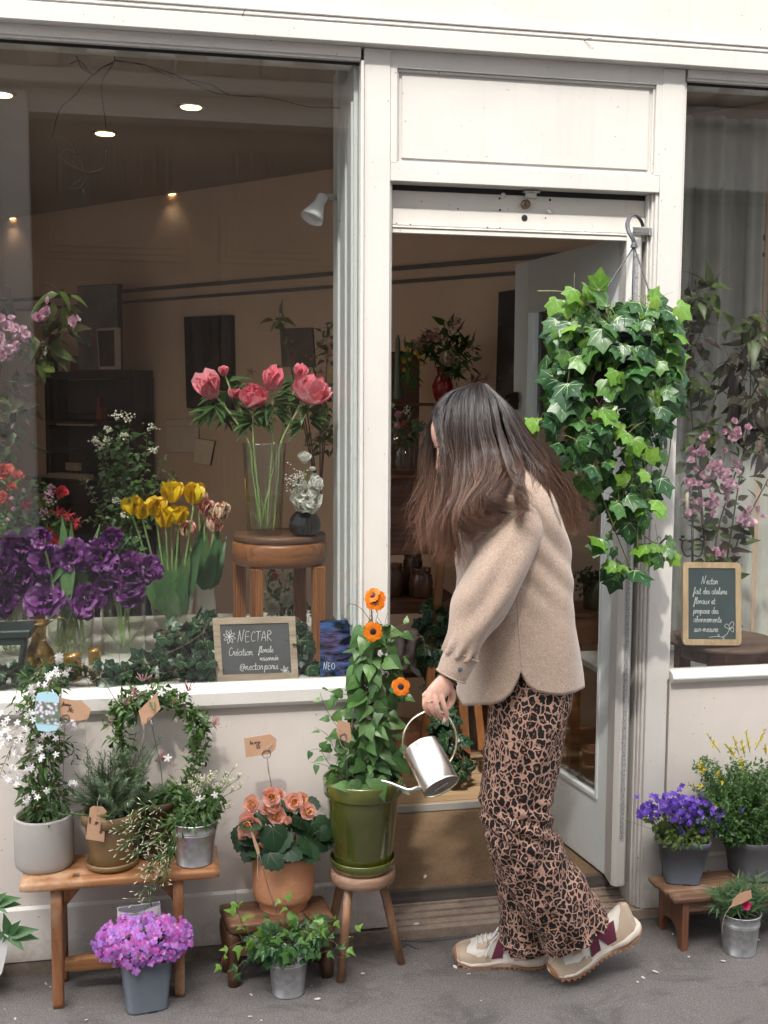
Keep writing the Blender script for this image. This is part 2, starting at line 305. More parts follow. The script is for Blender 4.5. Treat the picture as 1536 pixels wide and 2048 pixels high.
# ------------------------------------------------------------- one-stroke chalk alphabet (x-height 1)
GLY = {
 'a': (.95, [[(.75, .85), (.45, 1), (.12, .7), (.12, .25), (.4, 0), (.68, .3), (.77, .9), (.75, .2), (.95, .05)]]),
 'b': (.8, [[(.05, .3), (.3, 1.6), (.2, 1.9), (.1, 1.5), (.15, .2), (.4, 0), (.65, .4), (.5, .85), (.25, .7)], [(.6, .75), (.85, .7)]]),
 'c': (.7, [[(.62, .85), (.4, 1), (.1, .6), (.2, .1), (.5, 0), (.75, .15)]]),
 'd': (.95, [[(.7, .8), (.4, .95), (.1, .5), (.35, 0), (.65, .3), (.8, 2.), (.72, .3), (.95, .05)]]),
 'e': (.72, [[(.1, .45), (.45, .5), (.6, .8), (.35, 1), (.1, .5), (.3, 0), (.55, .05), (.76, .25)]]),
 'f': (.6, [[(0, .2), (.3, .9), (.5, 1.8), (.35, 2.), (.25, 1.5), (.2, 0), (.1, -.8), (-.05, -.7), (.2, .1), (.6, .3)]]),
 'i': (.4, [[(.1, .9), (.12, .2), (.25, 0), (.45, .2)], [(.14, 1.35), (.17, 1.42)]]),
 'l': (.45, [[(0, .3), (.3, 1.3), (.35, 1.9), (.2, 1.9), (.15, .6), (.2, .05), (.48, .15)]]),
 'm': (1.3, [[(.08, .95), (.1, 0), (.15, .7), (.35, .98), (.5, .7), (.5, 0), (.58, .7), (.8, .98), (.95, .7), (.96, .1), (1.3, .1)]]),
 'n': (.9, [[(.08, .95), (.1, 0), (.18, .7), (.4, .98), (.58, .7), (.6, .1), (.9, .1)]]),
 'o': (.8, [[(.4, 1), (.1, .6), (.2, .1), (.5, .05), (.65, .5), (.4, 1), (.55, .8), (.85, .85)]]),
 'p': (.85, [[(.1, .95), (.05, -.8), (.15, .5), (.4, 1), (.68, .65), (.5, .1), (.2, .1)], [(.5, .08), (.85, .15)]]),
 'r': (.65, [[(.0, .2), (.2, 1.05), (.25, .85), (.5, .85), (.45, .2), (.68, .05)]]),
 's': (.65, [[(0, .1), (.4, 1.05), (.35, .7), (.55, .3), (.4, 0), (.1, .05)], [(.4, .02), (.66, .1)]]),
 't': (.55, [[(.22, 1.7), (.18, .3), (.3, 0), (.58, .12)], [(-.05, 1.05), (.5, 1.1)]]),
 'u': (.9, [[(.08, .95), (.1, .2), (.3, 0), (.55, .3), (.6, .95), (.62, .15), (.9, .05)]]),
 'x': (.75, [[(.05, .95), (.65, 0)], [(.6, .98), (.05, .0)]]),
 '-': (.7, [[(.1, .5), (.55, .52)]]), '.': (.35, [[(.12, .05), (.18, .12)]]), ' ': (.55, []), '~': (.72, [[(.1, .45), (.45, .5), (.6, .8), (.35, 1), (.1, .5), (.3, 0), (.76, .25)], [(.4, 1.3), (.6, 1.65)]]),
 '@': (1.5, [[(.95, .9), (.6, 1.0), (.45, .5), (.65, .2), (.95, .5), (1.0, 1.), (1.05, .3), (1.3, .7), (1.1, 1.4), (.6, 1.5), (.2, 1.), (.2, .2), (.6, -.2), (1.1, -.1)]]),
 'N': (1.5, [[(0, -.1), (.25, 2.1), (.3, 2.0), (.75, .05), (1.1, 2.3), (1.2, 2.2)]]),
 'C': (1.0, [[(.85, 1.7), (.5, 2.), (.1, 1.1), (.3, .1), (.95, .2)]]),
 'W': (1.2, [[(.05, 2.), (.1, .0), (1., 2.1), (1.05, .0)]]), 'E': (1.1, [[(.75, 2.), (.1, 1.95), (.1, 0), (.85, .05)], [(.1, 1.0), (.7, 1.05)]]),
 'K': (1.15, [[(.9, 1.75), (.55, 2.05), (.12, 1.5), (.12, .5), (.5, 0), (.95, .3)]]), 'T': (1.15, [[(0, 2), (1.05, 2.05)], [(.5, 2.), (.5, 0)]]),
 'A': (1.15, [[(.0, 0), (.5, 2.05), (.95, 0)], [(.2, .7), (.8, .75)]]), 'R': (1.1, [[(.12, 0), (.12, 2.), (.6, 2.05), (.8, 1.55), (.15, 1.0), (1.0, 0)]]), 'O': (1.2, [[(.6, 2.), (.1, 1.4), (.15, .4), (.6, 0), (1.05, .5), (1.05, 1.4), (.6, 2.)]]),
 '1': (.5, [[(.05, 1.3), (.3, 1.8), (.3, 0)]]), '2': (.8, [[(.1, 1.4), (.4, 1.8), (.65, 1.4), (.1, 0), (.75, .05)]]), '3': (.8, [[(.1, 1.7), (.5, 1.8), (.6, 1.3), (.3, 1.), (.65, .6), (.4, 0), (.05, .15)]]), '4': (.8, [[(.5, 0), (.5, 1.8), (.05, .6), (.75, .6)]]),
}
def write(g, txt, o, ex, ey, h, r, slant=.12, mi=0, wob=.0):
    """chalk line of text from o along ex; h = x-height in metres"""
    x = 0.
    for ch in txt:
        w, st = GLY.get(ch, GLY[' '])
        for s in st:
            P = [np.asarray(o)+ex*(x+p[0]+slant*p[1])*h+ey*(p[1]*h) for p in s]
            tube(g, P, r, 4, mi, k=4 if len(P) > 2 else 1)
        x += w
    return x*h
# ============================================================= materials of the place
def paint(name, col, dirt=.08, bs=60, rough=.42, chips=False):
    m, nt, b = _new(name); v = coords(nt)
    a = ramp(nt, noise(nt, v, 3.5, 5, .6), [(.3, 0.), (.7, 1.)]); cc = mixc(nt, a, tuple(c*(1-dirt) for c in col), col)
    st = noise(nt, coords(nt, (30, 30, 1.2)), 1.0, 4, .6); cc = mixc(nt, ramp(nt, st, [(.55, 0.), (.8, .3)]), cc, tuple(c*.72 for c in (col[0], col[1]*.97, col[2]*.92)))
    sp = noise(nt, v, 95, 2, .5); cc = mixc(nt, ramp(nt, sp, [(.74, 0.), (.765, .8)]), cc, (.16, .13, .11))
    if chips:
        ch = noise(nt, v, 38, 5, .7); cc = mixc(nt, ramp(nt, ch, [(.67, 0.), (.69, .85)]), cc, (.2, .18, .16))
    lz = nt.nodes.new('ShaderNodeSeparateXYZ'); nt.links.new(v, lz.inputs[0]); lw = N(nt, 'ShaderNodeMath', operation='MULTIPLY_ADD'); lw.inputs[1].default_value = .30; nt.links.new(noise(nt, v, 26, 5, .7), lw.inputs[0]); nt.links.new(lz.outputs[2], lw.inputs[2]); cc = mixc(nt, ramp(nt, lw.outputs[0], [(.17, .55), (.26, 0.)]), cc, (.30, .25, .20))
    nt.links.new(cc, b.inputs['Base Color']); b.inputs['Roughness'].default_value = rough
    bump(nt, b, mixc(nt, .5, noise(nt, v, bs, 3), noise(nt, coords(nt, (6, 6, 1.5)), 12, 3)), .22, .0012); return m
m_white = paint('cream_paint', (.64, .585, .54), .12); m_trim = paint('white_gloss_paint', (.615, .592, .555), .10, 90, .34)
m_worn = paint('worn_cream_paint', (.70, .67, .625), .15, 60, .45, True); m_cool = paint('white_indoor_paint', (.66, .69, .68), .06, 60, .4)
m_shut = paint('shutter_enamel', (.70, .665, .61), .1, 80, .28); m_dark = M('black_gap', (.015, .015, .016), .8)
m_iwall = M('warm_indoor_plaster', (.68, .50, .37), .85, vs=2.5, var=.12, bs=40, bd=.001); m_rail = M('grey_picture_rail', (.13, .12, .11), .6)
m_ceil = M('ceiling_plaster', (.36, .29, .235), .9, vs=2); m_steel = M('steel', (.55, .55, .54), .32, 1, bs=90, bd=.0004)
m_blackm = M('black_metal', (.02, .02, .022), .45, 0, bs=60, bd=.0005)
m_glass = GLASS("window_glass", (.955, .965, .96), 2.8, 0.0, 1.52)
m_blackwood = WOOD('black_wood', (.022, .021, .021), (.008, .008, .009), 2, 1, .45)
m_redwood = WOOD('red_brown_wood', (.20, .085, .045), (.075, .026, .014), 0, .7, .4)
m_walnut = WOOD('walnut', (.36, .15, .052), (.15, .052, .02), 0, .7, .38)
m_walnut_v = WOOD('walnut_upright', (.36, .15, .052), (.15, .052, .02), 2, .7, .38)
m_bench = WOOD('worn_orange_wood', (.46, .215, .085), (.22, .085, .03), 0, .8, .55, (.50, .33, .20), .6)
m_bench_v = WOOD('worn_orange_wood_upright', (.36, .155, .062), (.16, .06, .022), 2, .8, .55, (.36, .22, .13), .6)
m_foot = WOOD('dark_brown_wood', (.20, .10, .052), (.07, .03, .016), 0, .8, .4, (.34, .22, .13), .5)
m_foot_v = WOOD('dark_turned_wood', (.12, .055, .028), (.04, .017, .009), 2, .8, .3)
m_rb = WOOD('red_bench_wood', (.27, .15, .085), (.10, .045, .024), 0, .8, .5, (.30, .22, .16), .6); m_rbv = WOOD('red_bench_side_wood', (.24, .10, .05), (.085, .03, .016), 2, .7, .45)
def ground_mat():
    m, nt, b = _new('asphalt'); v = coords(nt); a = noise(nt, v, 260, 3, .7); big = noise(nt, v, 2.2, 5, .6)
    cc = mixc(nt, ramp(nt, a, [(.35, 0.), (.62, 1.)]), (.075, .068, .064), (.205, .188, .178)); cc = mixc(nt, ramp(nt, big, [(.35, .25), (.7, 0.)]), cc, (.09, .08, .075))
    st = noise(nt, coords(nt, (1, 1.6, 1)), 5.5, 6, .7, .6); cc = mixc(nt, ramp(nt, st, [(.50, 0.), (.66, .55)]), cc, (.045, .04, .038)); s2 = noise(nt, v, 17, 5, .75); cc = mixc(nt, ramp(nt, s2, [(.60, 0.), (.70, .4)]), cc, (.25, .235, .22))
    sx = nt.nodes.new('ShaderNodeSeparateXYZ'); nt.links.new(v, sx.inputs[0]); ad = N(nt, 'ShaderNodeMath', operation='MULTIPLY_ADD'); ad.inputs[1].default_value = .22; nt.links.new(noise(nt, v, 8, 4), ad.inputs[0]); nt.links.new(sx.outputs[1], ad.inputs[2]); cc = mixc(nt, ramp(nt, ad.outputs[0], [(.02, 0.), (.11, .6)]), cc, (.045, .038, .033))
    vo = N(nt, 'ShaderNodeTexVoronoi', Scale=150); nt.links.new(v, vo.inputs['Vector'])
    cc = mixc(nt, ramp(nt, vo.outputs['Distance'], [(.12, .75), (.2, 0.)]), cc, (.30, .285, .27))
    pale = noise(nt, v, 34, 2, .5); cc = mixc(nt, ramp(nt, pale, [(.765, 0.), (.78, .8)]), cc, (.5, .47, .43))
    nt.links.new(cc, b.inputs['Base Color']); b.inputs['Roughness'].default_value = .85; bump(nt, b, mixc(nt, .5, a, noise(nt, v, 120, 2)), .7, .003); return m
def stone_mat(name, c1, c2, sc_=30, rough=.8):
    m, nt, b = _new(name); v = coords(nt); a = noise(nt, v, sc_, 6, .7); cc = mixc(nt, ramp(nt, a, [(.3, 0.), (.7, 1.)]), c1, c2)
    p = noise(nt, v, 170, 2); cc = mixc(nt, ramp(nt, p, [(.6, 0.), (.72, .5)]), cc, (.06, .05, .045)); nt.links.new(cc, b.inputs['Base Color'])
    b.inputs['Roughness'].default_value = rough; bump(nt, b, p, .5, .002); return m
m_stone = stone_mat('door_step_stone', (.20, .15, .115), (.34, .26, .20)); m_curb = stone_mat('curb_stone', (.13, .105, .085), (.24, .19, .155)); m_opst = stone_mat('pale_limestone', (.62, .59, .55), (.72, .69, .65), 3)
def coir():
    m, nt, b = _new('coir_mat'); v = coords(nt); a = noise(nt, v, 230, 4, .75); c = noise(nt, v, 9, 5, .6)
    cc = mixc(nt, ramp(nt, a, [(.35, 0.), (.65, 1.)]), (.075, .045, .024), (.27, .165, .085)); cc = mixc(nt, ramp(nt, c, [(.4, 0.), (.65, .45)]), cc, (.25, .175, .105))
    nt.links.new(cc, b.inputs['Base Color']); b.inputs['Roughness'].default_value = .95; bump(nt, b, a, 1., .005); return m
m_coir = coir(); m_floor = WOOD('oak_floor', (.46, .32, .19), (.30, .19, .105), 0, .35, .45)
# ============================================================= ground
g = G(); g.add([[-40, -40, 0], [40, -40, 0], [40, .02, 0], [-40, .02, 0]], [(0, 1, 2, 3)], 0, False)
g.add([[-40, .02, -.001], [40, .02, -.001], [40, 40, -.001], [-40, 40, -.001]], [(0, 1, 2, 3)], 0, False)
o = g.build('pavement', ground_mat(), None, (0, 0, 0)); o['kind'] = 'structure'
g = G(); cr = [gr(803, 1895), gr(815, 1889), gr(822, 1893), gr(838, 1899)]
tube(g, cr, .0014, 4, 0, k=3); tube(g, [gr(780, 1878), gr(840, 1884), gr(905, 1878), gr(935, 1873)], .0012, 4, 0, k=3)
o = g.build('crack', m_dark, None); o['kind'] = 'structure'; o.name = 'pavement_crack'
# ============================================================= the shop
shop = thing('shop_building', (.56, .3, 0), 'cream painted flower shop front with two large display windows and a doorway between', 'building')
def bxs(name, lst, mat, parent=shop, bev=0.0, **kw):
    g = G()
    for a, b in lst: g.cut(); box(g, a, b, 0, bev)
    return g.build(name, mat, parent, **kw)
# lower walls (left of the door, right of the door)
bxs('lower_wall', [((-3.2, 0, .038), (.50, .10, .70)), ((.50, -.002, .045), (.583, .12, .77)), ((1.416, 0, .045), (3.6, .10, .712))], m_white)
g = G()
for x0, x1 in ((-3.2, .497), (1.42, 3.6)):
    g.cut()
    prism(g, [(x0, -.0085, .0405), (x0, -.0085, .180), (x0, -.0035, .187), (x0, -.0005, .1875), (x0, -.0005, .0405)], (x1-x0, 0, 0))
g.build('baseboard', m_worn, shop)
g = G()
for x0, x1 in ((-3.2, .5035), (1.4165, 3.6)):
    g.cut()
    z1 = .757 if x0 < 0 else .740; z0 = .695 if x0 < 0 else .706
    P = [(x0, .0, z0), (x0, -.016, z0+.004), (x0, -.021, z0+.014), (x0, -.021, z1-.016), (x0, -.013, z1-.004), (x0, .0, z1), (x0, .034, z1+.001), (x0, .034, z0)]
    prism(g, P, (x1-x0, 0, 0))
g.build('window_sill', m_trim, shop)
# posts
g = G()
def post(g, x0, x1, z0, z1, y=0., flutes=()):
    box(g, (x0, y, z0), (x1, .11, z1), 0, .002)
post(g, .512, .5828, .772, 2.424); g.cut(); post(g, 1.343, 1.409, .03, 2.424)
for x0, x1, yy in ((.5035, .5115, -.006), (.5832, .5885, .012), (.589, .5945, .03), (1.3225, 1.328, .03), (1.3285, 1.334, .018), (1.3345, 1.3425, .008), (1.4095, 1.4155, .004)):
    zz = 2.09 if .56 < x0 < 1.36 else 2.39
    box(g, (x0, yy, .772 if x0 < .52 else (.715 if x0 > 1.4 else .032)), (x1, .105, zz), 0, .0012)
box(g, (.5835, .035, .032), (.5885, .10, .772), 0)
g.build('door_post', m_trim, shop)
# head above the windows and the door, beam and fascia
g = G(); box(g, (-3.2, .004, 2.3915), (.5035, .10, 2.4245)); box(g, (1.4157, .004, 2.3955), (3.6, .10, 2.4245)); box(g, (-3.2, -.001, 2.3985), (.5035, .003, 2.4245)); box(g, (1.4157, -.001, 2.402), (3.6, .003, 2.4245))
g.build('window_head', m_trim, shop)
g = G(); box(g, (-3.2, -.030, 2.425), (3.6, .12, 2.470), 0, .002)
for i, (zz, yy) in enumerate(((2.4705, -.022), (2.4765, -.026), (2.4835, -.018), (2.4905, -.022))): box(g, (-3.2, yy, zz), (3.6, .1, zz+.0055), 0, .0015)
g.build('beam', m_trim, shop)
bxs('fascia', [((-3.2, -.008, 2.4965), (3.6, .12, 3.3))], m_white); bxs('upper_wall', [((-9, .02, 3.3005), (9, .5, 9)), ((-9, .0, 0), (-3.2005, .5, 3.3)), ((3.6005, .0, 0), (9, .5, 3.3))], m_opst)
g = G(); box(g, (.5832, .002, 2.0905), (1.3425, .10, 2.137), 0, .0015); box(g, (.5832, .002, 2.137), (.600, .10, 2.4245)); box(g, (1.325, .002, 2.137), (1.3425, .10, 2.4245)); box(g, (.6002, .002, 2.379), (1.3248, .10, 2.4245)); box(g, (.6002, .016, 2.137), (1.3248, .09, 2.379))
for a, b in (((.6002, .008, 2.3715), (1.3248, .0158, 2.3788)), ((.6002, .009, 2.1373), (1.3248, .0158, 2.143)), ((.6002, .009, 2.1435), (.606, .0158, 2.371)), ((1.319, .009, 2.1435), (1.3248, .0158, 2.371))): box(g, a, b, 0, .002)
box(g, (.615, .012, 2.152), (1.31, .0155, 2.364), 0, .002)
g.build('panel', m_trim, shop, label='moulded white panel over the doorway')
# roller shutter, rolled up
g = G(); box(g, (.596, .052, 2.005), (1.3215, .06, 2.0905)); box(g, (.596, .045, 1.984), (1.3215, .0515, 2.030), 0, .002)
box(g, (.596, .037, 1.9755), (1.3215, .0515, 1.9815), 0, .002); box(g, (.596, .040, 1.9625), (1.3215, .0515, 1.975), 0, .0015)
sh = g.build('roller_shutter', m_shut, shop)
g = G(); box(g, (.5955, .0500, 2.076), (1.3215, .051, 2.0905)); g.build('shutter_gap', m_dark, sh)
g = G()
for px, py, r in ((793, 447, 1.6), (821, 449, 1.6), (975, 455, 1.7), (1000, 456, 1.7), (999, 397, 2.2), (1000, 420, 2.2), (1100, 400, 2.6), (1049, 436, 6.5), (1091, 436, 1.4), (916, 418, 1.5), (843, 403, 1.2)):
    g.cut(); p = at(px, py, .0392 if py > 440 else (.0445 if py > 412 else .0515)); lathe(g, p, [(msz(r, .04), 0), (msz(r, .04), .0006)], 12, 0, (0, -1, 0))
g.build('hole', m_dark, sh)
g = G()
for px, py in ((1006, 391), (1099, 423)):
    g.cut(); p = at(px, py, .046 if py > 412 else .0515); lathe(g, p, [(.0075, 0), (.0072, .003), (.004, .0048), (.001, .005)], 14, 0, (0, -1, 0))
g.build('rivet', m_shut, sh)
g = G(); p = at(1050, 409, .052); lathe(g, p, [(.0125, 0), (.0125, .012), (.010, .014), (.0092, .0142), (.0088, .011)], 20, 0, (0, -1, -.1)); box(g, p+[-.0012, -.0155, -.005], p+[.0012, -.011, .005])
g.build('lock', M('old_brass', (.28, .21, .13), .35, 1, bs=200), sh)
g = G(); p = at(1061, 386, .052); box(g, p+[-.024, -.022, -.001], p+[.022, 0, .002], 0, .001); box(g, p+[-.017, -.012, -.015], p+[.014, -.002, -.0012], 0, .001); g.build('catch', m_trim, sh)
g = G(); p = at(1281, 465, .03); box(g, p+[-.03, -.012, -.008], p+[.027, .012, -.003], 0, .001); box(g, p+[-.03, -.014, -.003], p+[.020, -.011, .012], 0, .001); box(g, p+[.0205, -.016, -.010], p+[.027, .01, .012], 0, .001); g.build('hook_bracket', m_steel, sh)
# guide rail and lead strip at the right jamb
g = G(); box(g, (1.3125, .07, .10), (1.3217, .11, 1.962)); g.build('guide_rail', m_blackm, shop)
g = G(); box(g, (1.3135, .062, 1.3), (1.3185, .0695, 1.94), 0, .001); g.build('guide_trim', m_steel, shop)
# nails in the fascia
g = G()
for px, py, dx, dz in ((488, 27, .004, .012), (1173, 81, .008, .004)):
    g.cut(); p = at(px, py, -.028); tube(g, [p+[-dx, 0, -dz*.6], p+[dx*.3, -.012, dz*.5], p+[dx, -.016, dz*.3]], .0011, 5)
g.build('nail', M('rusty_nail', (.12, .09, .07), .6, .6), shop)
# windows: panes and inner jamb
g = G(); box(g, (-3.2, .022, .7575), (.5033, .028, 2.391)); w1 = g.build('window_pane', m_glass, shop)
g = G(); box(g, (1.4158, .022, .7405), (3.6, .028, 2.395)); g.build('window_pane', m_glass, shop)
g = G(); box(g, (-3.2, .0195, 2.3835), (.503, .0215, 2.391)); box(g, (1.4158, .0195, 2.388), (3.6, .0215, 2.395)); g.build('window_seal', m_dark, shop)
jz = at(683, 1232, .36)[2]
g = G(); box(g, (.492, .04, jz+.02), (.502, .36, 2.39)); box(g, (.486, .05, jz+.035), (.4918, .115, 2.3)); box(g, (.486, .15, jz+.035), (.4918, .235, 2.3)); box(g, (.484, .27, jz), (.5115, .36, 2.45), 0, .002); box(g, (.4915, .04, jz), (.511, .268, jz+.019))
g.build('window_jamb', m_cool, shop); bxs('jamb_core', [((.5125, .112, .76), (.575, .36, 2.5))], m_cool)
# display platforms behind the windows
m_marble = stone_mat('display_shelf_stone', (.42, .41, .38), (.58, .565, .53), 12, .5)
bxs('display_shelf', [((-3.2, .0345, .70), (.508, 1.05, .752)), ((1.418, .0345, .60), (3.6, .8, .62))], m_marble)
bxs('shelf_front', [((-3.2, 1.0, .11), (.5, 1.04, .70))], m_iwall)
# room
g = G(); A0 = np.array([1.42, 1.40]); A1 = np.array([-.25, 3.157]); dd = unit(A1-A0); a0 = A0-dd*.95; a1 = A0+dd*7.0; nn = np.array([-dd[1], dd[0]]); nn = nn if nn[1] < 0 else -nn
def wallpt(px):                 # where the sight line of column px meets the slanting back wall
    d = _ray(px, 812)[:2]; A = np.array([[d[0], -dd[0]], [d[1], -dd[1]]]); t, s = np.linalg.solve(A, A0-CAM[:2]); return CAM[:2]+d*t
def wallz(px, py):
    q = wallpt(px); d = _ray(px, py); t = ((q-CAM[:2])@d[:2])/(d[:2]@d[:2]); return np.array([q[0], q[1], CAM[2]+d[2]*t])
prism(g, [(a0[0], a0[1], .1), (a1[0], a1[1], .1), (a1[0], a1[1], 2.56), (a0[0], a0[1], 2.56)], (-nn[0]*.1, -nn[1]*.1, 0))
box(g, (a0[0], .8, .1), (a0[0]+.1, a0[1]+.05, 2.56)); box(g, (a0[0]+.1, .801, .1), (3.7, .9, 2.56)); box(g, (-3.3, .1, .1), (-3.2, 7, 2.56)); box(g, (3.6, .1, .1), (3.7, .8, 2.56))
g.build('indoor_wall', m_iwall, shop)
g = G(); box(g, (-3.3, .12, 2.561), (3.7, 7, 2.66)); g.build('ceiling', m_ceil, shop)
g = G()
for zz, w in ((2.095, .018), (2.037, .014)):
    b0, b1 = a0+nn*.002, a1+nn*.002; prism(g, [(b0[0], b0[1], zz-w/2), (b1[0], b1[1], zz-w/2), (b1[0], b1[1], zz+w/2), (b0[0], b0[1], zz+w/2)], (nn[0]*.012, nn[1]*.012, 0))
g.build('picture_rail', m_rail, shop)
m_lamp = EMIT('lamp_glow', (1, .62, .27), 4)
for px, py in ((382, 215), (210, 268), (2, 190), (181, 418), (352, 390), (552, 363), (33, 438), (1210, 512)):
    p = gr(px, py, 2.5555); g = G(); lathe(g, p, [(.050, .004), (.050, 0), (.042, -.002), (.038, .003)], 28); f_ = g.build('downlight', m_steel, shop)
    g = G(); lathe(g, p+[0, 0, -.0022], [(.036, .003), (.036, .001), (.001, .0005)], 24); g.build('lamp', m_lamp, f_)
    ld = bpy.data.lights.new('downlight_glow', 'SPOT'); ld.energy = 1.6; ld.color = (1, .78, .52); ld.spot_size = R_(125); ld.spot_blend = .8; ld.shadow_soft_size = .05
    lo = bpy.data.objects.new('downlight_glow', ld); sc.collection.objects.link(lo); lo.location = p+[0, 0, -.03]
# floor, mat, steps
g = G(); box(g, (-3.3, .74, .05), (3.7, 7, .1095)); g.build('indoor_floor', m_floor, shop)['kind'] = 'structure'
g = G()
for i in range(16): box(g, (.4, .76+i*.13, .1096), (2.2, .762+i*.13, .1102))
g.build('floor_joint', M('dark_joint', (.07, .045, .03), .8), shop)
g = G(); box(g, (.56, .732, .086), (1.6, .742, .112), 0, .001); g.build('floor_edge', M('grey_metal_edge', (.36, .35, .33), .5, .3, bs=40), shop)
mt = G(); box(mt, (.60, .145, .032), (1.33, .730, .085), 0, .002); o = mt.build('coir_doormat', m_coir, None); tag(o, 'brown coir doormat filling the sunken doorway', 'doormat')
g = G(); box(g, (.585, .128, .045), (1.335, .143, .083), 0, .001); g.build('step_edge', WOOD('weathered_grey_wood', (.13, .11, .095), (.05, .042, .036), 0, .8, .8), shop)
g = G(); sw = [(.604, .94), (.9415, 1.424)]
for x0, x1 in sw:
    box(g, (x0, .001, -.02), (x1, .0245, .0285), 0, .002)
    for k in range(4):
        y0 = .0265+k*.0315
        if y0 < .085 or True: box(g, (x0, y0, -.02), (x1, y0+.0285, .031+.0052*k), 0, .0012)
box(g, (.604, .02, -.02), (1.42, .14, .0262)); g.build('stone_step', m_stone, shop)
g = G(); x = -3.2
while x < .60:
    w = random.uniform(.10, .2) if x > .42 else random.uniform(.35, .6); x2 = min(x+w, .601); box(g, (x+.001, -.006, -.02), (x2-.001, .03, .0372), 0, .003); x = x2
x = 1.426; g.cut()
while x < 3.6: w = random.uniform(.2, .4); box(g, (x+.001, -.004, -.02), (x+w-.001, .03, .044), 0, .003); x += w
g.build('curb', m_curb, shop)
g = G(); box(g, (-3.2, -.003, .0372), (.50, .02, .0405)); g.build('base_gap', m_dark, shop)
# open door
door = G(); H0 = np.array([1.275, .112]); H1 = np.array([1.178, .775]); du = unit(H1-H0); dn = np.array([du[1], -du[0]])   # dn points right
def dbox(g, s0, s1, n0, n1, z0, z1, mi=0):
    P = [H0+du*s0+dn*n0, H0+du*s1+dn*n0, H0+du*s1+dn*n1, H0+du*s0+dn*n1]; prism(g, [(p[0], p[1], z0) for p in P], (0, 0, z1-z0), mi)
L = np.linalg.norm(H1-H0); zt = 1.985
dbox(door, 0, .05, 0, .04, .095, zt); dbox(door, L-.1, L, 0, .04, .095, zt); dbox(door, .0501, L-.1001, .001, .039, .095, .31); dbox(door, .0501, L-.1001, .001, .039, zt-.16, zt)
for s0, s1, z0, z1 in ((.0501, .060, .311, zt-.161), (L-.11, L-.1001, .311, zt-.161), (.0601, L-.1101, .311, .322), (.0601, L-.1101, zt-.172, zt-.161)): dbox(door, s0, s1, -.004, .012, z0, z1)
fo = door.build('door', m_cool, shop)
g = G(); P0 = H0; prism(g, [(P0[0], P0[1]-.0005, .095), (P0[0]+dn[0]*.04, P0[1]+dn[1]*.04-.0005, .095), (1.309, .035, .095), (1.300, .024, .095), (1.276, .022, .095), (1.264, .035, .095)], (0, 0, zt-.095)); st = g.build('door_edge', m_trim, fo)
g = G(); nb = 420
for i in range(nb):
    z = .24+(zt-.3)*i/nb; w = .0042+RNG.random()*.002; dx = RNG.normal()*.0006; box(g, (1.2885-w+dx, .0185, z), (1.2885+w+dx, .0225, z+.0032))
g.build('brush_strip', M('grey_brush', (.17, .175, .18), .7, vs=160, col2=(.5, .5, .5)), fo)
g = G(); dbox(g, .053, L-.103, .018, .022, .305, zt-.155); g.build('door_glass', m_glass, fo)
g = G(); pk = H0+du*(L-.05)-dn*.03; lathe(g, (pk[0], pk[1], 1.52), [(.014, -.02), (.013, 0), (.02, .012), (.021, .022), (.012, .03)], 16, 0, (-dn[0], -dn[1], 0)); box(g, (pk[0]-.004, pk[1]-.012, 1.49), (pk[0]+.02, pk[1]+.012, 1.55), 0, .002); g.build('door_handle', M('dark_bronze', (.06, .04, .03), .35, .8), fo)
# ============================================================= across the street
op = thing('opposite_building', (1, -10, 0), 'pale stone building across the street with dark double doors, seen reflected in the shop windows', 'building')
bxs('wall', [((-14, -11, 0), (-1.6, -10, 15.8)), ((2.5, -11, 0), (5.6, -10, 15.8)), ((-1.6, -11, 4.7), (2.5, -10, 15.8)), ((5.6, -11, 0), (8.6, -10, .9)), ((5.6, -11, 4.2), (8.6, -10, 15.8)), ((8.6, -11, 0), (16, -10, 15.8))], m_opst, op)
g = G()
for k in range(34):
    z = .25+k*.45
    box(g, (-14, -9.995, z), (-1.7, -9.96, z+.40), 0, .02)
    if z < 4.6: box(g, (2.6, -9.995, z), (5.5, -9.96, z+.40), 0, .02)
for x0 in (-1.75, 2.35): box(g, (x0, -10, 0), (x0+.3, -9.86, 4.9), 0, .02)
box(g, (-14, -10, 4.95), (16, -9.72, 5.12), 0, .02); box(g, (-14, -10, 5.5), (16, -9.2, 5.75), 0, .03); box(g, (-14, -10, 5.76), (16, -9.4, 5.9), 0, .03)
for k in range(46): box(g, (-13.8+k*.62, -9.99, 5.14), (-13.5+k*.62, -9.25, 5.49), 0, .02)
g.build('cornice', m_opst, op)
m_opd = WOOD('dark_brown_gate', (.20, .15, .12), (.12, .09, .072), 2, .2, .4)
g = G(); box(g, (-1.6, -10.5, 0), (2.5, -10.3, 4.7))
for x0 in (-1.5, .5):
    x1 = x0+1.9
    for z0, z1 in ((.2, 1.1), (1.25, 3.0), (3.15, 3.75)):
        for i in range(3): a = .07*i; box(g, (x0+.12+a, -10.3+.015*i, z0+a), (x1-.12-a, -10.27+.02*i, z1-a), 0, .012)
    for k in range(9): box(g, (x0+.3+k*.15, -10.29, 3.85), (x0+.37+k*.15, -10.24, 4.45), 0, .02)
    box(g, (x0+.02, -10.3, .1), (x0+.09, -10.25, 4.6))
g.build('gate', m_opd, op)
g = G()
for k in range(9): x = 5.7+k*.35; tube(g, [(x, -9.9, .9), (x, -9.9, 4.2)], .018, 6)
for z in (1.2, 2.6, 4.0): box(g, (5.6, -9.92, z), (8.6, -9.88, z+.04))
g.build('window_bars', m_blackm, op)
g = G(); box(g, (5.6, -10.4, .9), (8.6, -10.35, 4.2))
for x in (5.7, 7.15):
    for z in (1., 2., 3.1): g.cut(); box(g, (x, -10.34, z), (x+1.3, -10.3, z+.95), 0, .01)
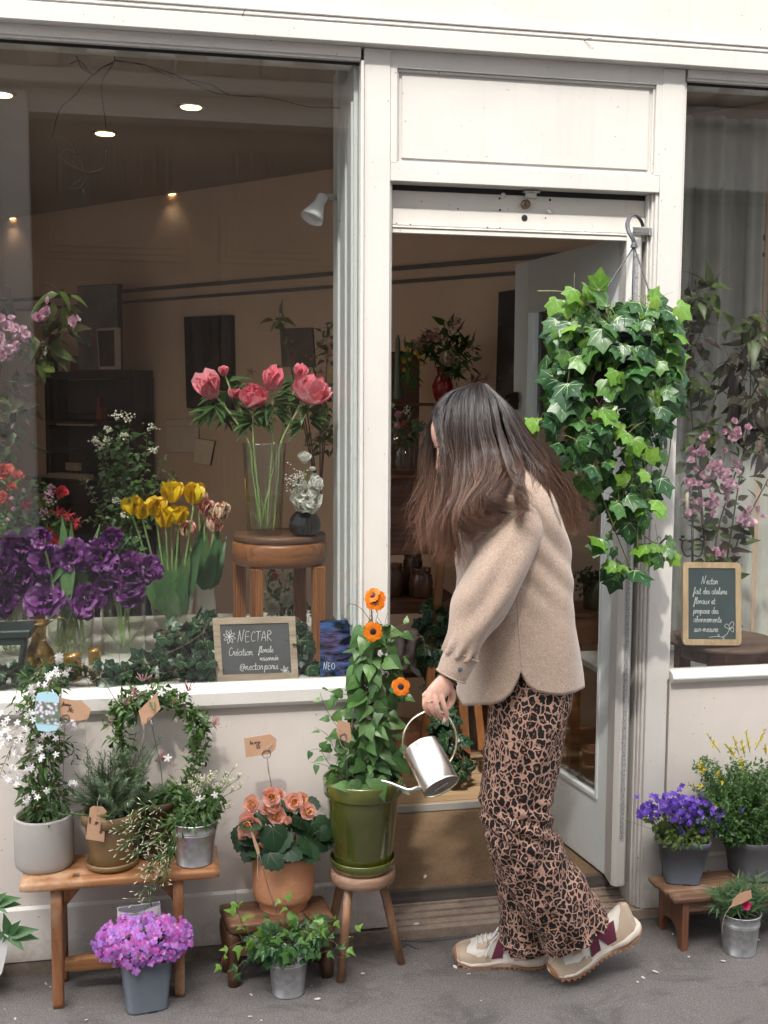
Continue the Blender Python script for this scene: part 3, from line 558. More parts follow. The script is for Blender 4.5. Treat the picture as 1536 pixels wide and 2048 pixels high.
g.build('shutter', M('taupe_shutter', (.27, .25, .225), .6), op)
m_opw = M('dark_pane', (.05, .055, .06), .15); g = G()
for x in np.arange(-12, 15, 3.0):
    for z in (6.8, 10.2, 13.0): g.cut(); box(g, (x, -10.01, z), (x+1.2, -9.985, z+2.0))
g.build('window', m_opw, op)
# ============================================================= foliage helpers
m_soil = M('potting_soil', (.035, .024, .017), .95, vs=60, bs=200, bd=.004, bstr=.9)
m_stem = M('green_stem', (.10, .17, .045), .5, col2=(.07, .12, .03)); m_twig = M('brown_twig', (.13, .085, .055), .7, bs=120); m_cane = M('bamboo_cane', (.30, .20, .11), .6, vs=30)
m_string = M('string', (.42, .36, .27), .8); m_wire = M('wire', (.25, .24, .23), .35, .9)
def blob_pts(blobs, shell=2.0):
    out = []
    for (px, py, rx, ry, Y, dy, n) in blobs:
        c = at(px, py, Y); sx = msz(rx, Y); sz = msz(ry, Y)
        for _ in range(int(n)):
            v = unit(RNG.normal(size=3)); r = RNG.random()**(1/shell); q = v*r; out.append((c+q*[sx, dy, sz], v))
    return out
def leaves(g, blobs, T, size, droop=.5, face=.7, up=.5, jit=.35, mi=None, shell=2.0, out=.6, sj=.25, stems=None, sl=.6, avoid=None):
    for p, v in blob_pts(blobs, shell):
        if avoid is not None and avoid(p): continue
        s = size*(1+RNG.normal()*sj); s = max(s, size*.35); d = unit(v*out+np.array([0, 0, -droop])+RNG.normal(size=3)*jit); nn = unit(v*.5+np.array([0, -face, up])+RNG.normal(size=3)*jit)
        Tt = T[RNG.integers(len(T))] if isinstance(T, list) else T
        g.inst(Tt, mat34(p, d, nn, s), mi)
        if stems is not None and RNG.random() < sl:
            b = p-d*s*.8+RNG.normal(size=3)*s*.25; tube(stems, [p, (p+b)/2+[0, 0, s*.1], b], .0007, 3, cap=False)
def strand(P, g, T, size, step, st=None, r=.0012, k=6, spread=1., mi=None, droop=.2, face=.6, up=.5, jit=.3, pair=False, taper=.3, sj=.2):
    """a stem through P with leaves alternating along it"""
    C = smoothp(P, k); L = np.r_[0, np.cumsum(np.linalg.norm(np.diff(C, axis=0), axis=1))]
    if st is not None: tube(st, C, r, 4, r2=r*.5, cap=False)
    t = step*RNG.random(); sd_ = 1; i = 0
    while t < L[-1]:
        p = np.array([np.interp(t, L, C[:, q]) for q in range(3)]); j = min(len(C)-2, np.searchsorted(L, t)-1 if t > 0 else 0); tg = unit(C[j+1]-C[j]); side = unit(np.cross(tg, [.1, -1, .1])+RNG.normal(size=3)*.4)
        for s_ in ((1, -1) if pair else (sd_,)):
            d = unit(side*s_*spread+tg*.5+np.array([0, 0, -droop])+RNG.normal(size=3)*jit); nn = unit(np.array([0, -face, up])+RNG.normal(size=3)*jit); s = size*(1-taper*t/L[-1])*(1+RNG.normal()*sj)
            g.inst(T, mat34(p+d*size*.12, d, nn, max(s, size*.3)), mi)
        sd_ = -sd_; t += step*(.7+.6*RNG.random())
def potfit(pl, pr, pyb, z0):
    yf = gr((pl+pr)/2, pyb, z0)[1]; r = msz((pr-pl)/2, yf+.05); c = gr((pl+pr)/2, pyb, z0); a = at((pl+pr)/2, pyb, yf+r); return np.array([a[0], yf+r, z0]), r
def ztop(px, py, Y): return at(px, py, Y)[2]
def soil(c, r, z, parent, rough=.006):
    g = G(); V = [[c[0], c[1], z+rough]]; 
    for k in (.5, 1.): 
        for i in range(20): a = i*math.pi/10; V.append([c[0]+r*k*math.cos(a), c[1]+r*k*math.sin(a), z+RNG.normal()*rough*.4])
    F_ = [(0, 1+i, 1+(i+1) % 20) for i in range(20)]+[(1+i, 21+i, 21+(i+1) % 20, 1+(i+1) % 20) for i in range(20)]
    g.add(V, F_); return g.build('soil', m_soil, parent)
def price_tag(pts, txt, wire=None, string=None, label='', group='brown price tags', ring=None, thick=.0006, cat='price tag', lines=None, txt_r=.0006):
    """pts: corners of the card in the world (closed polygon), txt: [(origin, ex, ey, h, string)]"""
    P = np.array(pts, float); n = unit(np.cross(P[1]-P[0], P[2]-P[0])); n = n if n[1] < 0 else -n
    t = thing('price_tag', tuple(P.mean(0)), label, cat, group)
    g = G(); prism(g, P, -n*thick*2); g.build('card', m_kraft, t)
    if txt:
        g = G()
        for o, ex, ey, h, s in txt: write(g, s, np.asarray(o)+n*.0006, ex, ey, h, txt_r)
        g.build('writing', m_ink, t)
    if wire is not None:
        g = G(); tube(g, wire, .0011, 5, k=3)
        if ring is not None:
            c, r = ring; A = frame(n); tube(g, [c+A[:, 0]*r*math.cos(a)+A[:, 1]*r*math.sin(a)-n*.0 for a in np.linspace(0, 6.6, 22)], .0011, 5)
        g.build('wire', m_wire, t)
    if string is not None: g = G(); tube(g, string, .0008, 5, k=4); g.build('string', m_string, t)
    return t
m_kraft = M('kraft_card', (.50, .30, .185), .75, vs=40, var=.12, bs=120, bd=.0003); m_ink = M('ink', (.05, .035, .03), .6)
# leaf and petal materials
L_jas = LEAF('jasmine_leaf', [(.020, .055, .014), (.05, .115, .022), (.10, .19, .035)]); L_ros = LEAF('rosemary_leaf', [(.05, .085, .045), (.11, .17, .09), (.20, .26, .15)], .55, .15)
L_ivy = LEAF('ivy_leaf', [(.014, .06, .022), (.028, .095, .028), (.055, .155, .035), (.13, .29, .04)], .38, .28, 5); L_ivyv = M('ivy_vein', (.30, .42, .22), .45)
L_ivyy = LEAF('young_ivy_leaf', [(.11, .26, .03), (.17, .36, .04), (.24, .42, .06)], .3, .35, 5); L_ivyd = LEAF('dark_ivy_leaf', [(.008, .03, .015), (.015, .055, .025), (.03, .085, .03)], .35, .18)
L_thun = LEAF('climber_leaf', [(.04, .105, .03), (.075, .175, .05), (.15, .29, .075)], .4, .25); L_beg = LEAF('begonia_leaf', [(.008, .026, .010), (.016, .045, .018), (.028, .07, .024)], .5, .15, spec=.25)
L_pho = LEAF('phlox_leaf', [(.02, .045, .015), (.06, .11, .03)]); L_aub = LEAF('aubrieta_leaf', [(.06, .10, .02), (.11, .18, .035), (.19, .26, .06)]); L_gen = LEAF('broom_leaf', [(.03, .085, .02), (.06, .15, .03), (.12, .24, .05)]); L_dia = LEAF('carnation_leaf', [(.05, .10, .05), (.09, .18, .07), (.13, .24, .08)], .5)
P_jas = LEAF('white_petal', [(.80, .78, .78), (.86, .85, .84)], .5, .3); P_jpk = LEAF('pink_bud', [(.42, .13, .16), (.62, .30, .32), (.75, .55, .52)], .5, .2); P_bud = LEAF('pale_bud', [(.62, .60, .38), (.80, .78, .62)], .5, .2)
P_pho = LEAF('phlox_petal', [(.34, .14, .60), (.52, .26, .76), (.60, .08, .46), (.72, .52, .84)], .5, .3, 12); P_aub = LEAF('aubrieta_petal', [(.08, .03, .34), (.15, .06, .50), (.26, .14, .66)], .5, .25)
P_thu = LEAF('orange_petal', [(.88, .20, .008), (.95, .27, .012)], .5, .3); P_beg = LEAF('begonia_petal', [(.94, .42, .22), (.96, .58, .30), (.97, .70, .42)], .45, .35); P_begp = LEAF('begonia_outer_petal', [(.94, .46, .38), (.97, .64, .54)], .45, .35)
P_gen = LEAF('broom_flower', [(.55, .46, .03), (.75, .62, .05)], .5, .2); P_dia = LEAF('carnation_petal', [(.70, .03, .16), (.85, .10, .28)], .5, .25); m_eye = M('black_eye', (.012, .006, .008), .6)
# ============================================================= trestle bench with its pots
BZ = .333
t = thing('wooden_bench', (-.13, -.10, 0), 'small worn orange-brown wooden trestle bench carrying four potted plants by the left wall', 'bench')
def board(g, x0, x1, y0, y1, z0, z1, r, nx=14, wob=.0015, mi=0):
    """plank with worn rounded edges, long axis x"""
    for i in range(1):
        rings = []
        for x in np.linspace(x0, x1, nx):
            e = min(abs(x-x0), abs(x1-x)); sh = 1-max(0, (r-e)/r)**2*.25 if e < r else 1; cy, cz, hy, hz = (y0+y1)/2, (z0+z1)/2, (y1-y0)/2*(1-.02*(1-sh)), (z1-z0)/2*sh; rg = []
            for a in np.linspace(0, 2*math.pi, 28, endpoint=False):
                ca, sa = math.cos(a), math.sin(a); ex = .22; yy = np.sign(ca)*abs(ca)**ex; zz = np.sign(sa)*abs(sa)**.55
                w = mnoise.noise(Vector((x*9, yy*3+y0*7, zz*2+z0*5)))*wob; rg.append([x, cy+yy*hy+w, cz+zz*hz+w])
            rings.append(np.array(rg))
        loft(g, rings, mi, True, True, True)
g = G(); board(g, -.372, .112, -.195, -.025, BZ-.028, BZ, .01, 24); g.build('seat', m_bench, t)
def tleg(x0, x1, yt, yb, nm='leg'):
    g = G(); rings = []
    for z, tt in ((BZ-.027, 0), (.24, .2), (.235, .22), (.15, .55), (.04, .93), (.012, 1.), (0, 1.)):
        y = yt+(yb-yt)*tt; b = .0015 if z > .02 else .003; w = (x1-x0)/2*(1 if z > .01 else .9); cx = (x0+x1)/2; d = .0125*(1.15 if z > .236 else 1)
        rings.append(np.array([[cx+sx*w*kx, y+sy*d*ky, z] for sx, sy, kx, ky in ((-1, -1, .8, 1), (1, -1, .8, 1), (1, -1, 1, .8), (1, 1, 1, .8), (1, 1, .8, 1), (-1, 1, .8, 1), (-1, 1, 1, .8), (-1, -1, 1, .8))]))
    loft(g, rings, 0, True, True, True); return g.build(nm, m_bench_v, t)
for x0, x1 in ((-.302, -.275), (-.004, .023)):
    tleg(x0, x1, -.165, -.176); tleg(x0, x1, -.055, -.045)
g = G()
for x0, s in ((-.2749, 1), (-.0041, -1)): g.cut(); prism(g, [(x0, -.125, BZ-.028), (x0+s*.062, -.125, BZ-.028), (x0+s*.004, -.125, BZ-.098), (x0, -.125, BZ-.105)], (0, .02, 0))
g.build('bracket', m_bench_v, t)
g = G(); board(g, -.2755, -.003, -.128, -.102, .060, .097, .003, 8); g.build('stretcher', m_bench, t)
g = G(); box(g, (-.302, -.15, .105), (-.2755, -.06, .25), 0, .002); g.cut(); box(g, (-.0035, -.15, .105), (.022, -.06, .25), 0, .002); g.build('end_panel', m_bench_v, t)
g = G(); box(g, (-.2485, -.178, BZ-.004), (-.231, -.155, BZ+.0006)); g.build('peg', m_foot, t)
def potted(name, label, cat, c, prof, mat, soilr, soilz, group=None, partname='pot', **kw):
    t = thing(name, tuple(c), label, cat, group); g = G(); lathe(g, c, prof, kw.get('seg', 44), cap=False, wob=kw.get('wob', 0)); g.add(np.array([[c[0]+prof[0][0]*math.cos(a), c[1]+prof[0][0]*math.sin(a), c[2]+prof[0][1]] for a in np.linspace(0, 2*math.pi, 24, endpoint=False)]), [tuple(range(24))[::-1]], 0, False)
    g.build(partname, mat, t); soil(c, soilr, soilz, t); return t
m_conc = M('grey_fibre_clay', (.36, .335, .31), .75, var=.16, vs=9, bs=70, bd=.0015)
c, r = potfit(36, 145, 1751, BZ); r = .0735; zt = ztop(90, 1648, c[1]-r)
jt = potted('potted_jasmine', 'white-flowering jasmine column in a plain grey clay pot, leftmost on the bench', 'potted plant', c, [(r*.9, 0), (r*.97, .006), (r, .02), (r*1.0, zt-BZ-.004), (r*.985, zt-BZ), (r*.90, zt-BZ), (r*.89, zt-BZ-.03)], m_conc, r*.9, zt-.02)
g = G(); st = G(); fl = G(); bd_ = G()
yj = c[1]
tube(st, [at(90, 1640, yj), at(92, 1560, yj), at(88, 1450, yj)], .004, 6, k=4); 
for px in (60, 118): tube(st, [at(px, 1650, yj), at(px, 1500, yj), at(px+4, 1380, yj)], .0016, 5)
B = [(85, 1590, 42, 60, yj, .05, 330), (88, 1500, 40, 60, yj, .05, 260), (84, 1425, 38, 50, yj, .045, 200), (86, 1372, 42, 28, yj, .05, 130), (95, 1625, 48, 22, yj, .06, 130)]
leaves(g, B, [T_MED, T_NAR, T_NAR], .024, droop=.45, face=.7, up=.3, stems=st, sl=.3)
strand([at(45, 1470, yj), at(20, 1500, yj), at(-4, 1560, yj)], g, T_NAR, .02, .018, st, pair=True); strand([at(60, 1360, yj), at(36, 1375, yj), at(28, 1420, yj)], g, T_NAR, .028, .016, st, pair=True); strand([at(120, 1480, yj), at(146, 1490, yj), at(148, 1530, yj)], g, T_NAR, .022, .016, st, pair=True)
strand([at(70, 1340, yj), at(95, 1320, yj), at(118, 1308, yj)], g, T_NAR, .018, .02, st, pair=True)
Tw = T_petal(.5, -.1, .2, 0, 2, 3, .3)
JF = [(60, 1372, 40, 22, 7), (118, 1345, 26, 16, 8), (118, 1312, 10, 12, 5), (60, 1430, 40, 30, 12), (95, 1440, 30, 30, 6), (30, 1490, 36, 40, 22), (40, 1545, 34, 28, 14), (92, 1500, 32, 22, 12), (100, 1462, 24, 18, 7), (142, 1450, 14, 12, 7), (70, 1592, 40, 20, 7), (10, 1475, 24, 40, 12), (145, 1568, 30, 10, 3)]
for px, py, rx, ry, n in JF:
    for _ in range(n):
        p = at(px+RNG.normal()*rx*.5, py+RNG.normal()*ry*.5, yj-.052+RNG.normal()*.018); ax = unit(np.array([RNG.normal()*.6, -1, .25+RNG.normal()*.5])); star(fl, Tw, p, ax, .0088, 5, .05); tube(bd_, [p, p-ax*.012+[0, 0, -.002]], .0008, 4, cap=False)
for _ in range(70):
    p = at(86+RNG.normal()*36, 1480+RNG.normal()*80, yj-.045+RNG.normal()*.02); d = rdir(.6, (0, -.3, .6)); tube(bd_, [p, p+d*.012], [.0005, .0012, .0006], 4)
st.build('stem', m_twig, jt); g.build('foliage', L_jas, jt); fl.build('flowers', P_jas, jt); bd_.build('buds', P_jpk, jt)
# rosemary
m_olive = M('ochre_glazed_clay', (.25, .155, .065), .35, col2=(.15, .095, .045), vs=7, bs=50, bd=.001, coat=.3)
sau, rs = potfit(172, 277, 1750, BZ); rs = .068
s_ = thing('plant_saucer', tuple(sau), 'ochre glazed saucer under the rosemary pot', 'saucer'); g = G(); lathe(g, sau, [(rs*.72, 0), (rs*.95, .004), (rs, .016), (rs*.96, .019), (rs*.90, .012), (rs*.72, .007), (.002, .007)], 40); g.build('dish', m_olive, s_)
zt = ztop(225, 1640, sau[1]-.072)
rt = potted('potted_rosemary', 'bushy rosemary in an ochre glazed clay pot in the middle of the bench', 'potted plant', sau+[0, 0, .008], [(.050, 0), (.053, .004), (.066, zt-BZ-.04), (.066, zt-BZ-.038), (.0735, zt-BZ-.035), (.0745, zt-BZ-.010), (.072, zt-BZ-.008), (.066, zt-BZ-.008), (.065, zt-BZ-.03)], m_olive, .064, zt-.02)
g = G(); st = G(); yr = sau[1]
RS = [(168, 1525, .0), (178, 1520, -.02), (210, 1510, .02), (225, 1525, 0), (250, 1500, .02), (262, 1520, 0), (285, 1498, .0), (298, 1500, .02), (300, 1540, -.02), (240, 1560, -.03), (320, 1560, -.03), (195, 1580, -.04), (160, 1590, -.02), (150, 1610, -.04), (130, 1600, 0), (275, 1575, -.04), (215, 1555, .02), (232, 1520, .04), (270, 1545, .04), (170, 1560, .02), (190, 1540, .03), (310, 1590, -.03), (140, 1570, .0), (255, 1590, -.05), (205, 1600, -.05)]
for px, py, dy in RS:
    for rep in range(3):
        b = at(222+RNG.normal()*18, 1625, yr+RNG.normal()*.02); e = at(px+RNG.normal()*10, py+RNG.normal()*14, yr+dy+RNG.normal()*.015); P = [b, (b*.6+e*.4)+[0, 0, -.008]+RNG.normal(size=3)*.006, e]
        C_ = smoothp(P, 26); tube(st, C_, .0013, 4, r2=.0006, cap=False)
        for i in range(6, len(C_)):
            tg = unit(C_[i]-C_[i-1]); A = frame(tg)
            for k in range(3): a = RNG.random()*6.3; d = unit(tg*.75+A[:, 0]*math.cos(a)+A[:, 1]*math.sin(a)); g.inst(T_NEED, mat34(C_[i], d, tg, .013+RNG.random()*.007, .022))
for P in ([at(190, 1632, yr-.06), at(150, 1628, yr-.07), at(120, 1628, yr-.06), at(104, 1610, yr-.06)], [at(185, 1630, yr-.06), at(215, 1632, yr-.08), at(232, 1618, yr-.08)]):
    C_ = smoothp(P, 16); tube(st, C_, .0015, 4)
    for i in range(1, len(C_)):
        tg = unit(C_[i]-C_[i-1]); A = frame(tg)
        for k in range(3): a = RNG.random()*6.3; g.inst(T_NEED, mat34(C_[i], unit(tg*.8+A[:, 0]*math.cos(a)+A[:, 1]*math.sin(a)), tg, .014, .022))
st.build('stem', m_stem, rt); g.build('foliage', L_ros, rt)
# jasmine hoop
m_brown = M('dark_brown_glazed_clay', (.10, .060, .030), .35, col2=(.05, .03, .018), vs=6, coat=.3, bs=40, bd=.001)
c = np.array([at(314, 1660, -.062)[0], -.062, BZ]); zt = ztop(314, 1612, c[1]-.06)
s_ = thing('plant_saucer', tuple(c), 'dark brown saucer under the jasmine hoop pot at the back of the bench', 'saucer'); g = G(); lathe(g, c, [(.045, 0), (.056, .004), (.058, .014), (.055, .016), (.050, .009), (.002, .007)], 36); g.build('dish', m_brown, s_)
ht = potted('potted_jasmine', 'jasmine with pink buds trained round a wire hoop in a dark brown clay pot', 'potted plant', c+[0, 0, .008], [(.040, 0), (.043, .004), (.052, zt-BZ-.03), (.057, zt-BZ-.028), (.058, zt-BZ-.010), (.054, zt-BZ-.008), (.050, zt-BZ-.02)], m_brown, .051, zt-.018)
g = G(); st = G(); bd_ = G(); fl = G(); yh = c[1]
hoop = [at(x, y, yh) for x, y in ((312, 1600), (275, 1570), (250, 1520), (238, 1470), (238, 1430), (255, 1400), (290, 1388), (330, 1390), (365, 1408), (388, 1440), (395, 1480), (390, 1530), (370, 1575), (345, 1600), (325, 1606))]
hc = smoothp(hoop, 6); tube(st, hc, .002, 6)
for p in hc[::1]:
    for _ in range(9):
        q = p+RNG.normal(size=3)*[.012, .012, .013]; d = rdir(.8, (0, -.3, -.1)); g.inst([T_MED, T_NAR][RNG.integers(2)], mat34(q, d, rdir(.4, (0, -.7, .5)), .017+RNG.random()*.012))
leaves(g, [(350, 1590, 40, 26, yh-.01, .04, 160), (395, 1450, 22, 40, yh-.01, .02, 60), (255, 1420, 26, 30, yh-.01, .025, 70), (310, 1395, 60, 14, yh-.01, .02, 90)], T_MED, .022)
strand([at(255, 1410, yh), at(232, 1425, yh), at(215, 1460, yh)], g, T_MED, .026, .02, st, pair=True); strand([at(275, 1395, yh), at(262, 1370, yh), at(252, 1350, yh)], g, T_NAR, .02, .015, st, pair=True)
strand([at(385, 1440, yh), at(405, 1450, yh), at(412, 1500, yh), at(410, 1530, yh)], g, T_MED, .024, .02, st, pair=True); strand([at(380, 1500, yh), at(400, 1510, yh), at(410, 1520, yh)], g, T_MED, .022, .02, st, pair=True)
tube(st, [at(240, 1415, yh), at(200, 1355, yh-.02), at(140, 1310, yh-.02)], .0011, 5, k=5); tube(st, [at(182, 1342, yh-.02), at(192, 1340, yh-.02), at(195, 1352, yh-.02), at(186, 1362, yh-.02), at(176, 1356, yh-.02)], .001, 4, k=4); strand([at(172, 1350, yh-.02), at(182, 1372, yh-.02)], g, T_NAR, .013, .006, None, pair=True)
for px, py, n in ((285, 1352, 12), (375, 1372, 26), (430, 1440, 24), (300, 1392, 22), (325, 1510, 26), (250, 1400, 16), (345, 1400, 14), (222, 1440, 8), (345, 1525, 10), (268, 1385, 14)):
    c0 = at(px, py+12, yh-.02)
    for _ in range(n):
        d = rdir(.55, (.1, -.2, 1.)); L_ = .012+RNG.random()*.02; tube(bd_, [c0+d*L_*.2, c0+d*L_*.7, c0+d*L_], [.0004, .0007, .0012], 4, cap=False)
for px, py in ((308, 1398), (296, 1376), (335, 1516), (322, 1385)): star(fl, Tw, at(px, py, yh-.04), (0, -1, .3), .011)
st.build('stem', m_twig, ht); g.build('foliage', L_jas, ht); bd_.build('buds', P_jpk, ht); fl.build('flowers', P_jas, ht)
# trailing jasmine in a zinc bucket
def zinc(name, bs_=60):
    m, nt, b = _new(name); v = coords(nt); vo = N(nt, 'ShaderNodeTexVoronoi', Scale=85); nt.links.new(v, vo.inputs['Vector']); n_ = noise(nt, v, 7, 4)
    cc = mixc(nt, .35, (.52, .54, .55), ramp(nt, vo.outputs['Color'], [(0, .25), (1, .8)])); cc = mixc(nt, ramp(nt, n_, [(.4, 0), (.7, .5)]), cc, (.36, .37, .38)); nt.links.new(cc, b.inputs['Base Color'])
    b.inputs['Metallic'].default_value = .88; r_ = ramp(nt, n_, [(.3, .3), (.7, .48)]); nt.links.new(r_, b.inputs['Roughness']); bump(nt, b, n_, .15, .002); return m
m_zinc = zinc('galvanised_zinc')
def bucket(c, r0, r1, h, bead=(.3,)):
    P = [(r0*.97, 0), (r0, .001), (r0, .004), (r0*.985, .005)]
    hs_ = sorted([(f_*h, 1) for f_ in bead])
    for z, _ in hs_:
        for dz, dr in ((-.004, 0), (-.002, .0014), (0, .0018), (.002, .0014), (.004, 0)): rr = r0+(r1-r0)*(z+dz)/h; P.append((rr+dr, z+dz))
    P += [(r1, h-.004), (r1+.0022, h-.003), (r1+.003, h-.001), (r1+.0022, h+.001), (r1, h), (r1-.002, h-.002), (r1-.0035, h-.03)]
    return P
c, r = potfit(352, 427, 1738, BZ); zt = ztop(391, 1655, c[1]-.06); h = zt-BZ
zt_ = potted('potted_jasmine', 'pale-budded jasmine trailing from a zinc bucket at the right end of the bench', 'potted plant', c, bucket(c, .047, .0585, h, (.74, .79)), m_zinc, .055, zt-.015, partname='bucket')
g = G(); st = G(); bd_ = G(); fl = G(); yz = c[1]
leaves(g, [(395, 1625, 42, 26, yz, .05, 300), (378, 1640, 50, 16, yz-.02, .05, 130), (420, 1600, 26, 22, yz, .03, 90)], [T_MED, T_SMALL], .019, stems=st)
for _ in range(46):
    b = at(395+RNG.normal()*20, 1625, yz+RNG.normal()*.02); e = at(415+RNG.normal()*34, 1572+RNG.normal()*16, yz+RNG.normal()*.03); tube(st, [b, (b+e)/2+[.004, 0, 0], e], .0008, 3, k=3, cap=False)
    for _ in range(6): d = rdir(.5, (.3, -.3, .8)); tube(bd_, [e, e+d*.012, e+d*.016], [.0005, .0010, .0012], 4)
for (x0, y0, x1, y1, x2, y2, n) in ((345, 1640, 290, 1640, 232, 1662, 34), (345, 1645, 280, 1670, 245, 1690, 30), (350, 1650, 310, 1680, 262, 1712, 34), (352, 1655, 330, 1700, 300, 1740, 34), (352, 1660, 332, 1720, 290, 1748, 26), (350, 1660, 330, 1740, 272, 1795, 24), (352, 1650, 345, 1710, 322, 1768, 26), (345, 1635, 300, 1612, 262, 1630, 16), (300, 1760, 300, 1800, 288, 1820, 6)):
    P = [at(x0, y0, yz-.05), at(x1, y1, yz-.085), at(x2, y2, yz-.09)]; C_ = smoothp(P, 14); tube(st, C_, .0011, 4, r2=.0006)
    for i in range(n):
        p = C_[min(len(C_)-1, int((i+.5)/n*len(C_)*.8+len(C_)*.2))]+RNG.normal(size=3)*.004; d = unit(rdir(.6, (-.7, -.3, -.15))); L_ = .012+RNG.random()*.014; q = p+d*L_; tube(st, [p, q], .0005, 3, cap=False); tube(bd_, [q, q+d*.005, q+d*.009, q+d*.0115], [.0005, .0011, .0014, .0005], 5)
        if RNG.random() < .8: g.inst(T_NAR, mat34(p, rdir(.7, (0, -.3, -.3)), rdir(.4, (0, -.6, .6)), .017))
strand([at(405, 1600, yz), at(440, 1570, yz), at(455, 1545, yz)], g, T_NAR, .014, .012, st, pair=True); strand([at(420, 1610, yz), at(445, 1610, yz), at(462, 1600, yz)], g, T_NAR, .014, .012, st)
for px, py in ((398, 1597), (430, 1590)): star(fl, Tw, at(px, py, yz-.05), (0, -1, .3), .009)
st.build('stem', m_stem, zt_); g.build('foliage', L_jas, zt_); bd_.build('buds', P_bud, zt_); fl.build('flowers', P_jas, zt_)
# grey plastic pots
m_plast = M('grey_plastic', (.085, .098, .118), .5, var=.08, bs=140, bd=.0004, vs=5); m_plast2 = M('dark_grey_plastic', (.075, .075, .08), .5, var=.08, bs=140, bd=.0004)
def sqring(c, w, z, k=.30, n=7, rot=0.):
    out = []
    for a in np.linspace(0, 2*math.pi, 4*n, endpoint=False)+math.pi/4/n:
        ca, sa = math.cos(a), math.sin(a); e = k; out.append([np.sign(ca)*abs(ca)**e*w, np.sign(sa)*abs(sa)**e*w, 0])
    return np.array(out)@rotz(rot).T+[c[0], c[1], z]
def sqpot(name, label, c, w0, w1, z0, z1, mat, rot=0., k=.45):
    t = thing(name, tuple(c), label, 'potted plant'); h = z1-z0; g = G()
    R = [sqring(c, w0, z0, k, rot=rot), sqring(c, w0+.001, z0+.006, k, rot=rot), sqring(c, w0-.0005, z0+.0075, k, rot=rot), sqring(c, w0+(w1-w0)*.86, z0+h*.84, k, rot=rot), sqring(c, w1-.002, z0+h*.845, k, rot=rot), sqring(c, w1, z1-.002, k, rot=rot), sqring(c, w1-.001, z1, k, rot=rot), sqring(c, w1-.005, z1-.001, k, rot=rot), sqring(c, w1-.009, z1-.03, k, rot=rot)]
    loft(g, R, 0, True, True); g.build('pot', mat, t)
    g = G(); v = rotz(rot)@np.array([.010, -w0*.955, 0]); box(g, np.array([c[0], c[1], z0])+v+[-.012, -.003, 0], np.array([c[0], c[1], z0])+v+[.012, .004, .005], 0, 0, rotz(rot)); g.build('drain_slot', m_dark, t)
    soil(c, w1*.9, z1-.02, t); return t
c, r = potfit(246, 340, 2031, 0); zt = ztop(300, 1932, c[1]-.066)
ph = sqpot('potted_phlox', 'pink-violet creeping phlox in a square grey plastic pot under the bench', c, .052, .063, 0, zt, m_plast, .12)
g = G(); fl = G(); st = G(); Tp = T_petal(.75, -.15, .1, 0, 3, 3, .15, .18); pc = at(287, 1875, c[1]); eye = G()
leaves(g, [(285, 1895, 70, 42, c[1], .07, 420)], [T_NAR], .016, stems=st)
for _ in range(300):
    v = unit(np.array([RNG.normal(), -abs(RNG.normal())*.9, RNG.normal()*.75+.35])); p = pc+v*[.118, .082, .062]*(1+RNG.normal()*.04); p[2] = max(p[2], pc[2]-.06); ax = unit(v+np.array([0, -.45, .35])+RNG.normal(size=3)*.5)
    star(fl, Tp, p, ax, .0118, 5, .03); lathe(eye, p+ax*.0012, [(.0013, 0), (.0002, .0006)], 5, 0, ax, cap=False)
for px, py in ((258, 1932), (272, 1942), (250, 1925), (330, 1912), (205, 1872), (215, 1905)): star(fl, Tp, at(px, py, c[1]-.075), (0, -1, .2), .0115, 5, .06)
st.build('stem', m_stem, ph); g.build('foliage', L_pho, ph); fl.build('flowers', P_pho, ph); eye.build('flower_eyes', M('magenta_eye', (.25, .02, .2), .6), ph)
m_label = M('printed_label', (.62, .60, .62), .5, var=.04); lt = thing('plant_label', tuple(at(278, 1850, c[1]+.03)), 'white and grey printed plant label standing behind the phlox', 'plant label')
g = G(); prism(g, [at(235, 1850, c[1]+.03), at(234, 1815, c[1]+.03), at(320, 1803, c[1]+.03), at(323, 1850, c[1]+.03), at(290, 1900, c[1]+.02), at(262, 1900, c[1]+.02)], (0, .0008, 0)); g.build('card', m_label, lt)
g = G(); prism(g, [at(237, 1822, c[1]+.029), at(237, 1816, c[1]+.029), at(319, 1805, c[1]+.029), at(318, 1810, c[1]+.029), at(282, 1822, c[1]+.029), at(270, 1826, c[1]+.029)], (0, .0005, 0)); box(g, at(249, 1824, c[1]+.029), at(255, 1820, c[1]+.0285))
for i in range(5): prism(g, [at(240, 1832+i*5, c[1]+.029), at(300, 1824+i*5, c[1]+.029), at(300, 1825+i*5, c[1]+.029), at(240, 1833+i*5, c[1]+.029)], (0, .0004, 0))
g.build('print', M('label_grey', (.22, .22, .24), .5), lt)
# left edge hellebore
yb = -.16; t = thing('potted_hellebore', tuple(gr(-45, 1985)), 'palmate green leaves of a hellebore reaching in from the left edge beside the bench', 'potted plant')
g = G(); st = G(); lf = G(); cc_ = gr(-50, 1990); lathe(g, cc_, [(.05, 0), (.062, .1), (.064, .11), (.06, .11), (.058, .09)], 30, cap=False); g.build('pot', m_plast2, t)
for hub, tips in (((18, 1868), ((75, 1858), (78, 1877), (48, 1900), (38, 1843), (8, 1828), (-10, 1870), (5, 1885))), ((-12, 1806), ((40, 1795), (42, 1808), (14, 1825), (10, 1786), (-30, 1790)))):
    hp = at(*hub, yb)
    for i, tp in enumerate(tips):
        e = at(*tp, yb-.02+.012*math.sin(i*2.)); d = e-hp; lf.inst(T_leaf(.42, 7, .22, .12), mat34(hp, d, (.1, -.8, .6), np.linalg.norm(d)))
    tube(st, [hp, at(5, 1905, yb), at(-12, 1960, yb), cc_+[0, 0, .1]], .0022, 5, k=4)
